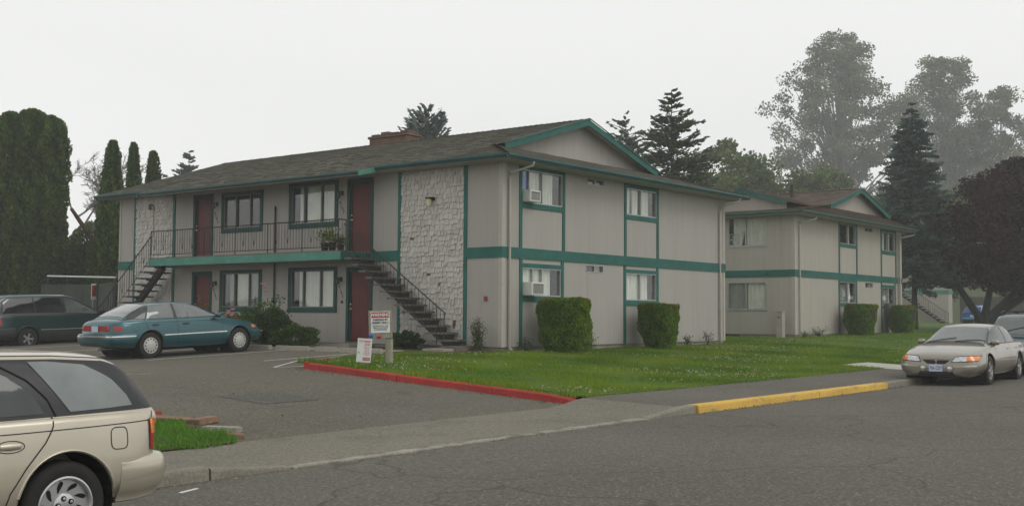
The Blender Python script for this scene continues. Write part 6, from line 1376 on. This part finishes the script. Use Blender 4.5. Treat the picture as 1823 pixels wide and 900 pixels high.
for lo_, up_, nm, gm in (([(-.60, .985), (-.12, .985)], [(-.42, 1.10), (.02, 1.28)], 'rear_pillar_window', 'cglass'), ([(-.06, .985), (.72, .98)], [(.10, 1.305), (.74, 1.325)], 'rear_door_window', 'cglass_l'), ([(.82, .98), (2.05, .985)], [(.80, 1.325), (1.32, 1.30), (1.95, 1.03)], 'front_door_window', 'cglass_l')): c.patch('L', lo_, up_, gm, nm, off=.008, both=True, n=18, m=8)
c.patch('L', [(-.70, .972), (2.16, .970)], [(-.68, .985), (2.16, .985)], 'trim_blk', 'belt_trim', off=.006, both=True, n=30, m=3); c.patch('L', [(-.10, .98), (-.05, .98)], [(.04, 1.31), (.10, 1.31)], 'trim_blk', 'pillar_trim', off=.007, both=True, n=3); c.patch('L', [(.71, .98), (.83, .98)], [(.735, 1.33), (.805, 1.33)], 'trim_blk', 'pillar_trim', off=.007, both=True, n=3)
c.patch('L', [(-.62, .985), (-.5, .985)], [(-.46, 1.09), (-.02, 1.30)], 'trim_blk', 'pillar_trim', off=.006, both=True, n=5, m=6)
c.patch('T', [(-.64, -.62), (-.64, .62)], [(.02, -.54), (.02, .54)], 'cglass_l', 'rear_window', off=.008, n=20, m=10); c.patch('T', [(1.50, -.54), (1.50, .54)], [(2.28, -.66), (2.28, .66)], 'cglass_l', 'windshield', off=.008, n=20, m=8)
c.seam('L', [(-.12, .97), (-.10, .80), (.05, .66), (.30, .56), (.38, .30)], .008, both=True); c.seam('L', [(.78, .97), (.79, .6), (.76, .27)], .008, both=True); c.seam('L', [(2.16, .94), (2.16, .6), (2.14, .28)], .008, both=True)
c.seam('L', [(.38, .565), (2.28, .575)], .028, mat='chrome', name='side_moulding', both=True, off=.008); c.seam('L', [(3.08, .56), (3.60, .55)], .026, mat='chrome', name='side_moulding', both=True, off=.008); c.seam('L', [(-1.08, .86), (-.2, .89), (2.3, .885)], .005, both=True, name='shoulder_crease')  # the shoulder crease is a thin dark line painting the fold's shade
fd = [(-.42+.085*math.cos(a), .77+.085*math.sin(a)) for a in np.linspace(0, 6.283, 30)]; c.seam('R', fd, .006, name='fuel_door_gap', n=40)
for xh in (.14, 1.02): c.patch('R', [(xh-.08, .80), (xh+.10, .80)], [(xh-.08, .845), (xh+.10, .845)], 'trim_blk', 'door_handle', off=.012, n=6, m=3, both=True)
c.patch('L', [(-1.06, .70), (-.80, .72)], [(-1.04, .83), (-.84, .80)], 'tail_red', 'tail_light', off=.008, n=8, m=5, both=True); c.patch('B', [(-.62, .70), (.62, .70)], [(-.62, .835), (.62, .835)], 'tail_red', 'tail_light_band', off=.008, n=30, m=4); plate(c, 'B', 0, .755, '', .30, .15, .02)
bm1 = [(-1.22, .40, .58, .50, .72, .60, .66, .615), (-1.16, .33, .74, .50, .84, .625, .80, .64), (-.9, .29, .80, .50, .905, .635, .88, .65), (-.42, .27, .82, .50, .915, .64, .895, .65)]
bm1 = [(wf(q[0]), *q[1:]) for q in bm1]; mb = loft_mb(body_sections(bm1, 22, .03)); bo = mb.build('rear_bumper', 'blue_paint', t, smooth=True, angle=50); c2 = c.bvh; c.bvh = BVHTree.FromPolygons([Vector(v) for v in mb.v], mb.f); c.seam('L', [(-1.17, .575), (-.42, .575)], .03, mat='chrome', name='bumper_moulding', off=.005, both=True, par=bo); c.patch('B', [(-.76, .56), (.76, .56)], [(-.76, .59), (.76, .59)], 'chrome', 'bumper_moulding', par=bo, off=.005, n=24, m=3); c.bvh = c2
bm1 = [(3.10, .30, .80, .50, .875, .60, .85, .62), (3.5, .29, .74, .48, .83, .60, .78, .62), (3.72, .33, .54, .46, .66, .56, .60, .58)]
bm1 = [(wf(q[0]), *q[1:]) for q in bm1]; mb = loft_mb(body_sections(bm1, 16, .03)); mb.build('front_bumper', 'blue_paint', t, smooth=True, angle=50)
c.patch('L', [(3.14, .635), (3.28, .635)], [(3.16, .715), (3.28, .705)], 'tail_amber', 'turn_signal', off=.010, n=5, m=4, both=True); c.patch('L', [(3.29, .635), (3.52, .635)], [(3.29, .705), (3.50, .685)], 'head', 'headlight', off=.010, n=6, m=4, both=True)
c.lip(0, .32, rr=.012, a0=20, a1=160); c.lip(2.69, .32, rr=.012); mirror_part(t, 1.95, .93, 1.01, 'blue_paint', -1); mirror_part(t, 1.95, .93, 1.01, 'blue_paint', 1)
mb = MB(); [mb.tube([(-.75, s_*.35, .27), (-1.15, s_*.35, .27)], .03, 8) for s_ in (-1,)]; mb.build('exhaust_pipe', 'chrome', t)
set_wheels(t, (0, 2.69), .32, 1.80, .205, .20, 'cover', 'rim_white', (0, .2)); place(t, -7.46, 6.05, -.245, R(-1.4), .038)

# --- dark green minivan
t = thing('parked_car', (0, 0, 0), 'dark green minivan with tinted windows parked left of the blue sedan', 'minivan', world=False)
bk = [(-1.04, .46, .70, .62, .80, 1.00, .78, 1.05), (-1.0, .38, .78, .62, .90, 1.06, .86, 1.12), (-.5, .30, .84, .60, .955, 1.08, .90, 1.12), (.8, .25, .86, .58, .965, 1.07, .90, 1.10), (2.2, .25, .86, .58, .96, 1.06, .88, 1.09), (2.8, .28, .84, .58, .95, .99, .84, 1.04), (3.4, .30, .80, .55, .90, .86, .78, .92), (3.85, .32, .66, .50, .78, .70, .66, .76), (4.0, .36, .5, .48, .6, .58, .5, .62)]
ck = [(-1.0, 1.05, .80, 1.22, .74), (-.92, 1.06, .83, 1.52, .70), (-.72, 1.07, .845, 1.665, .68), (-.3, 1.07, .85, 1.705, .69), (.8, 1.06, .85, 1.715, .69), (1.5, 1.05, .85, 1.695, .685), (1.9, 1.05, .84, 1.60, .67), (2.95, 1.03, .80, 1.06, .68)]
c = Car(t, bk, ck, 'green_paint', (0, 3.03), .335, 1.93)
for lo_, up_, nm, gm in (([(-.80, 1.12), (.30, 1.10)], [(-.74, 1.48), (-.55, 1.60), (.26, 1.63)], 'rear_side_window', 'cglass_d'), ([(.35, 1.10), (1.32, 1.095)], [(.31, 1.63), (1.28, 1.625)], 'sliding_door_window', 'cglass_d'), ([(1.42, 1.095), (2.70, 1.07)], [(1.38, 1.61), (1.75, 1.55), (2.62, 1.12)], 'front_door_window', 'cglass_l')): c.patch('L', lo_, up_, gm, nm, off=.010, both=True, n=20, m=8)
c.patch('L', [(-.86, 1.07), (2.75, 1.05)], [(-.80, 1.50), (-.58, 1.635), (1.5, 1.65), (1.85, 1.58), (2.7, 1.10)], 'trim_blk', 'window_surround', off=.005, both=True, n=44, m=8)
c.patch('B', [(-.68, 1.1), (.68, 1.1)], [(-.6, 1.5), (.6, 1.5)], 'cglass', 'rear_window', off=.008, n=12); c.patch('T', [(1.98, -.58), (1.98, .58)], [(2.85, -.70), (2.85, .70)], 'cglass', 'windshield', off=.008, n=16)
c.patch('L', [(-.98, .34), (3.9, .34)], [(-.98, .56), (3.9, .56)], 'van_low', 'lower_cladding', off=.008, both=True, n=70, m=5) if False else None
c.patch('L', [(.42, .27), (2.60, .27)], [(.42, .60), (2.60, .60)], 'van_low', 'lower_cladding', off=.008, both=True, n=30, m=6)
c.seam('L', [(.42, .61), (2.6, .61)], .02, mat='alu', name='side_moulding', both=True, off=.012); c.seam('L', [(.34, 1.09), (.36, .3)], .008, both=True); c.seam('L', [(1.36, 1.09), (1.36, .28)], .008, both=True)
for xh in (1.22, 1.52): c.patch('R', [(xh-.07, .93), (xh+.07, .93)], [(xh-.07, .965), (xh+.07, .965)], 'green_paint', 'door_handle', off=.014, n=5, m=3, both=True)
c.patch('L', [(-1.0, .78), (-.85, .78)], [(-1.0, 1.04), (-.87, 1.00)], 'tail_red', 'tail_light', off=.010, n=6, both=True); c.patch('B', [(.62, .78), (.80, .78)], [(.62, 1.03), (.80, 1.03)], 'tail_red', 'tail_light', off=.010, n=6, both=True)
bm1 = [(-1.14, .42, .70, .52, .84, .66, .78, .68), (-1.08, .34, .80, .52, .93, .69, .90, .70), (-.44, .30, .85, .52, .975, .70, .955, .71)]; mb = loft_mb(body_sections(bm1, 16, .03)); mb.build('rear_bumper', 'van_low', t, smooth=True, angle=50)
c.lip(0, .335, rr=.012); mirror_part(t, 2.62, .98, 1.14, 'trim_blk', -1, (.12, .11, .19)); mirror_part(t, 2.62, .98, 1.14, 'trim_blk', 1, (.12, .11, .19))
set_wheels(t, (0, 3.03), .335, 1.93, .21, .205, 'star', 'rim', (.35, 0)); place(t, -5.45, 15.75, -.30, R(3.2), .027)

# --- beige sedan facing us, right
t = thing('parked_car', (0, 0, 0), 'beige gold sedan at the kerb facing the camera with split front grille', 'car', world=False)
bk = [(-1.22, .46, .60, .58, .72, .86, .66, .93), (-1.12, .38, .72, .58, .84, .92, .76, .99), (-.7, .32, .80, .56, .92, .94, .83, 1.01), (0, .27, .84, .54, .945, .94, .865, .99), (1.2, .22, .86, .52, .94, .93, .875, .96), (2.2, .22, .85, .52, .94, .905, .86, .94), (2.85, .25, .84, .53, .94, .86, .83, .905), (3.3, .24, .81, .50, .93, .78, .82, .835), (3.62, .22, .78, .46, .90, .71, .79, .765), (3.82, .20, .72, .42, .83, .66, .74, .70), (3.90, .22, .64, .40, .77, .60, .68, .65), (3.94, .26, .50, .40, .66, .54, .58, .60)]
ck = [(-.78, .93, .72, .965, .62), (-.40, .94, .78, 1.16, .60), (.0, .94, .80, 1.34, .60), (.45, .94, .80, 1.385, .61), (1.0, .93, .805, 1.385, .61), (1.35, .925, .80, 1.34, .605), (1.62, .92, .80, 1.26, .60), (2.62, .90, .76, .925, .64)]
c = Car(t, bk, ck, 'champagne_dk', (0, 2.85), .335, 1.89)
for lo_, up_, nm in (([(-.48, .985), (-.05, .965)], [(-.36, 1.10), (.06, 1.30)], 'quarter_window'), ([(.02, .965), (.82, .955)], [(.13, 1.33), (.80, 1.35)], 'rear_door_window'), ([(.90, .955), (2.30, .945)], [(.88, 1.35), (1.38, 1.305), (2.2, .99)], 'front_door_window')): c.patch('L', lo_, up_, 'cglass', nm, off=.010, both=True, n=20, m=8)
c.patch('L', [(-.56, .965), (2.40, .93)], [(-.40, 1.13), (.08, 1.34), (.8, 1.37), (1.42, 1.325), (2.36, .96)], 'trim_blk', 'window_surround', off=.005, both=True, n=44, m=8)
c.patch('T', [(1.54, -.555), (1.54, .555)], [(2.52, -.70), (2.52, .70)], 'cglass_m', 'windshield', off=.009, n=24, m=12); c.patch('T', [(1.50, -.575), (1.50, .575)], [(2.60, -.73), (2.60, .73)], 'trim_blk', 'windshield_seal', off=.005, n=24, m=12)
mb = MB()
for s_ in (1, -1):
    q = [c.cast('T', 2.56-.25*k/5, s_*(.05 if s_ > 0 else -.02)+.62*k/5*(1) - (.62 if s_ < 0 else 0), .022) for k in range(6)]; mb.tube([p for p in q if p is not None], .009, 5)
mb.build('wiper', 'black', t)
c.seam('L', [(-.06, .93), (.0, .7), (.32, .5), (.40, .28)], .008, both=True); c.seam('L', [(.86, .93), (.88, .6), (.86, .25)], .008, both=True); c.seam('L', [(2.2, .93), (2.24, .6), (2.2, .25)], .008, both=True)
c.seam('L', [(.40, .55), (2.36, .57)], .022, mat='champagne', name='side_moulding', both=True, off=.010); 
for xh in (.16, 1.04): c.patch('L', [(xh-.08, .80), (xh+.08, .80)], [(xh-.08, .835), (xh+.08, .835)], 'champagne_dk', 'door_handle', off=.018, n=6, m=3, both=True)
c.patch('F', [(.36, .555), (.60, .565), (.84, .58)], [(.42, .655), (.60, .675), (.84, .68)], 'head', 'headlight', off=.008, n=14, m=6, both=True); c.patch('F', [(.66, .57), (.86, .585)], [(.66, .672), (.86, .675)], 'tail_amber', 'turn_signal', off=.012, n=8, m=5, both=True); c.seam('F', [(.34, .545), (.60, .555), (.86, .572), (.86, .69), (.60, .685), (.41, .665), (.34, .545)], .014, n=40, name='headlight_seal'); c.seam('F', [(-.34, .545), (-.60, .555), (-.86, .572), (-.86, .69), (-.60, .685), (-.41, .665), (-.34, .545)], .014, n=40, name='headlight_seal')
c.patch('F', [(.018, .50), (.20, .50)], [(.018, .585), (.31, .59)], 'black', 'grille', off=.006, n=10, m=5, both=True); c.patch('F', [(-.012, .475), (.012, .475)], [(-.018, .585), (.018, .585)], 'champagne', 'grille_divider', off=.016, n=4, m=5)
c.patch('F', [(-.022, .515), (.022, .515)], [(-.008, .565), (.008, .565)], 'tail_red', 'badge', off=.020, n=3, m=3)
c.seam('F', [(-.86, .70), (-.3, .60), (.3, .60), (.86, .70)], .006, n=30)
c.patch('F', [(.40, .43), (.84, .45)], [(.40, .46), (.84, .485)], 'champagne', 'bumper_moulding', off=.016, n=14, m=3, both=True); c.patch('F', [(-.42, .245), (.42, .245)], [(-.36, .335), (.36, .335)], 'black', 'lower_intake', off=.007, n=20, m=5)  # bumper moulding in a lighter paint, its highlight put into the colour
for sg in (1, -1):
    q = c.cast('F', sg*.30, .395, 0); mb = MB(); mb.lathe([(.078, .0), (.078, .03), (.066, .036), (.062, .03)], (q.x-.01, q.y, q.z), 'x', 18); fo = mb.build('fog_lamp', 'champagne_dk', t, smooth=True); mb = MB(); mb.lathe([(.063, .024), (.04, .036), (0, .042)], (q.x-.01, q.y, q.z), 'x', 16); mb.build('fog_lamp_lens', 'head', fo, smooth=True)
plate(c, 'F', 0, .405, '706 CZY', .305, .155, .03)
c.lip(0, .335, rr=.016); c.lip(2.85, .335, rr=.016); mirror_part(t, 2.12, .84, .97, 'champagne_dk', 1, (.10, .09, .13)); mirror_part(t, 2.12, .84, .97, 'champagne_dk', -1, (.10, .09, .13))
set_wheels(t, (0, 2.85), .335, 1.89, .22, .225, 'spoke', 'rim', (.1, .3)); place(t, 6.33, -10.75, -.675, R(182.2))

# --- dark wagon behind it with a roof rack
t = thing('parked_car', (0, 0, 0), 'grey-teal tall wagon with roof rails parked behind the beige sedan', 'car', world=False)
bk = [(-1.1, .40, .68, .58, .80, .95, .74, .99), (-.9, .34, .78, .58, .87, 1.0, .82, 1.02), (0, .28, .80, .56, .90, .99, .84, 1.01), (2.0, .26, .80, .56, .90, .97, .82, 1.01), (2.65, .30, .78, .56, .88, .90, .78, .96), (3.2, .32, .72, .52, .84, .80, .72, .86), (3.55, .32, .56, .48, .70, .66, .58, .72)]
ck = [(q[0], q[1], q[2], 1.0+(q[3]-1.0)*1.2 if q[3] > 1.0 else q[3], q[4]) for q in [(-1.05, 1.0, .74, 1.02, .66), (-.92, 1.0, .76, 1.38, .62), (-.6, 1.0, .78, 1.49, .61), (.6, .99, .79, 1.53, .62), (1.35, .98, .79, 1.50, .62), (1.6, .98, .78, 1.42, .61), (2.45, .97, .75, 1.0, .64)]]
c = Car(t, bk, ck, 'teal_paint2', (0, 2.63), .33, 1.80)
c.patch('L', [(-.85, 1.03), (2.2, 1.0)], [(-.78, 1.5), (1.45, 1.52), (2.15, 1.05)], 'cglass', 'side_window', off=.008, both=True, n=30); c.patch('T', [(1.56, -.56), (1.56, .56)], [(2.36, -.66), (2.36, .66)], 'cglass_m', 'windshield', off=.008, n=20, m=10); c.patch('B', [(-.6, 1.05), (.6, 1.05)], [(-.55, 1.4), (.55, 1.4)], 'cglass', 'rear_window', off=.008)
mb = MB()
for s_ in (1, -1):
    mb.tube([(-.6, s_*.54, 1.63), (-.55, s_*.54, 1.71), (1.2, s_*.54, 1.72), (1.3, s_*.54, 1.63)], .018, 6)
mb.tube([(-.1, -.54, 1.715), (-.1, .54, 1.715)], .015, 6); mb.tube([(.9, -.54, 1.72), (.9, .54, 1.72)], .015, 6); mb.build('roof_rack', 'black', t)
mb = MB(); q = [c.cast('T', 2.40-.1*k, -.55+.22*k, .02) for k in range(6)]; mb.tube([p for p in q if p], .01, 4); mb.build('wiper', 'black', t)
c.patch('F', [(.36, .62), (.66, .63)], [(.36, .74), (.66, .74)], 'head', 'headlight', off=.008, n=8, both=True); c.patch('F', [(-.3, .60), (.3, .60)], [(-.3, .72), (.3, .72)], 'black', 'grille', off=.006); c.seam('F', [(-.7, .5), (.7, .5)], .03, mat='chrome', name='bumper_moulding', off=.01, n=20)
set_wheels(t, (0, 2.63), .33, 1.78, .2, .2, 'star', 'rim', (0, 0)); place(t, 11.2, -10.8, -.655, R(181.5)); mirror_part(t, 2.0, .93, 1.04, 'teal_paint2', 1); mirror_part(t, 2.0, .93, 1.04, 'teal_paint2', -1)

# --- bright blue car far away, red car roof at the left
t = thing('parked_car', (0, 0, 0), 'small bright blue hatchback far away behind the plum tree', 'car', world=False)
bk = [(-.75, .40, .62, .55, .74, .90, .68, .94), (-.6, .32, .72, .55, .82, .93, .76, .98), (1, .26, .76, .52, .84, .93, .80, .97), (2.3, .26, .74, .52, .83, .88, .74, .93), (3.0, .3, .6, .5, .72, .66, .6, .7)]
ck = [(-.7, .93, .70, 1.0, .62), (-.4, .94, .73, 1.32, .58), (.3, .94, .75, 1.42, .6), (1.1, .93, .75, 1.40, .6), (2.0, .92, .7, .95, .6)]
c = Car(t, bk, ck, 'bright_blue', (0, 2.45), .30, 1.68); c.patch('B', [(-.58, .98), (.58, .98)], [(-.5, 1.28), (.5, 1.28)], 'cglass', 'rear_window', off=.006); c.patch('L', [(-.35, .97), (1.8, .96)], [(-.2, 1.33), (1.1, 1.33), (1.75, 1.0)], 'cglass', 'side_window', off=.006, both=True, n=20); c.patch('T', [(1.2, -.5), (1.2, .5)], [(1.9, -.6), (1.9, .6)], 'cglass', 'windshield', off=.006)
c.patch('B', [(.45, .70), (.66, .70)], [(.45, .84), (.66, .84)], 'tail_red', 'tail_light', off=.008, both=True); plate(c, 'B', 0, .66, ''); c.seam('B', [(-.7, .50), (.7, .50)], .05, mat='chrome', name='bumper_moulding', n=20, off=.01)
set_wheels(t, (0, 2.45), .30, 1.66, .19, .19, 'cover', 'rim_white', (0, 0)); place(t, 61.9, 5.7, .30, R(-4))
t = thing('parked_car', (0, 0, 0), 'red car mostly hidden behind the green minivan, only its roof showing', 'car', world=False)
bk = [(-1.0, .44, .62, .58, .74, .95, .68, 1.0), (-.8, .36, .74, .58, .84, 1.0, .78, 1.04), (1, .30, .78, .56, .88, 1.0, .82, 1.02), (2.4, .30, .76, .56, .86, .92, .76, .98), (3.3, .32, .6, .5, .74, .70, .6, .76)]
ck = [(-.8, .98, .72, 1.15, .64), (-.55, .99, .75, 1.52, .60), (.2, .99, .77, 1.62, .61), (1.0, .98, .77, 1.60, .61), (2.1, .96, .72, 1.0, .62)]
c = Car(t, bk, ck, 'red_paint', (0, 2.6), .33, 1.76); c.patch('L', [(-.5, 1.03), (1.9, 1.0)], [(-.4, 1.5), (1.0, 1.5), (1.85, 1.05)], 'cglass', 'side_window', off=.006, both=True, n=20); c.patch('B', [(-.6, 1.05), (.6, 1.05)], [(-.5, 1.42), (.5, 1.42)], 'cglass', 'rear_window', off=.006); c.patch('T', [(1.15, -.5), (1.15, .5)], [(2.0, -.6), (2.0, .6)], 'cglass', 'windshield', off=.006)
mb = MB(); mb.box(.1, .9, -.35, .35, 1.64, 1.72); mb.build('roof_box', 'white', t, bevel=.03); set_wheels(t, (0, 2.6), .33, 1.74, .2, .2, 'cover', 'rim_white', (0, 0)); place(t, -3.9, 21.5, -.2, R(3), .02)

# ------------------------------------------------------------------ fog
mb = MB(); mb.box(-60, 330, -60, 230, -2.2, 66); hz = mb.build('haze', None, None)
m = bpy.data.materials.new('fog_air'); m.use_nodes = True; n = m.node_tree; n.nodes.clear(); o_ = n.nodes.new('ShaderNodeOutputMaterial'); pv = n.nodes.new('ShaderNodeVolumePrincipled')
pv.inputs['Color'].default_value = (.93, .95, .955, 1); pv.inputs['Density'].default_value = .0012; pv.inputs['Anisotropy'].default_value = .1
n.links.new(pv.outputs[0], o_.inputs['Volume']); hz.data.materials.append(m); hz['kind'] = 'stuff'
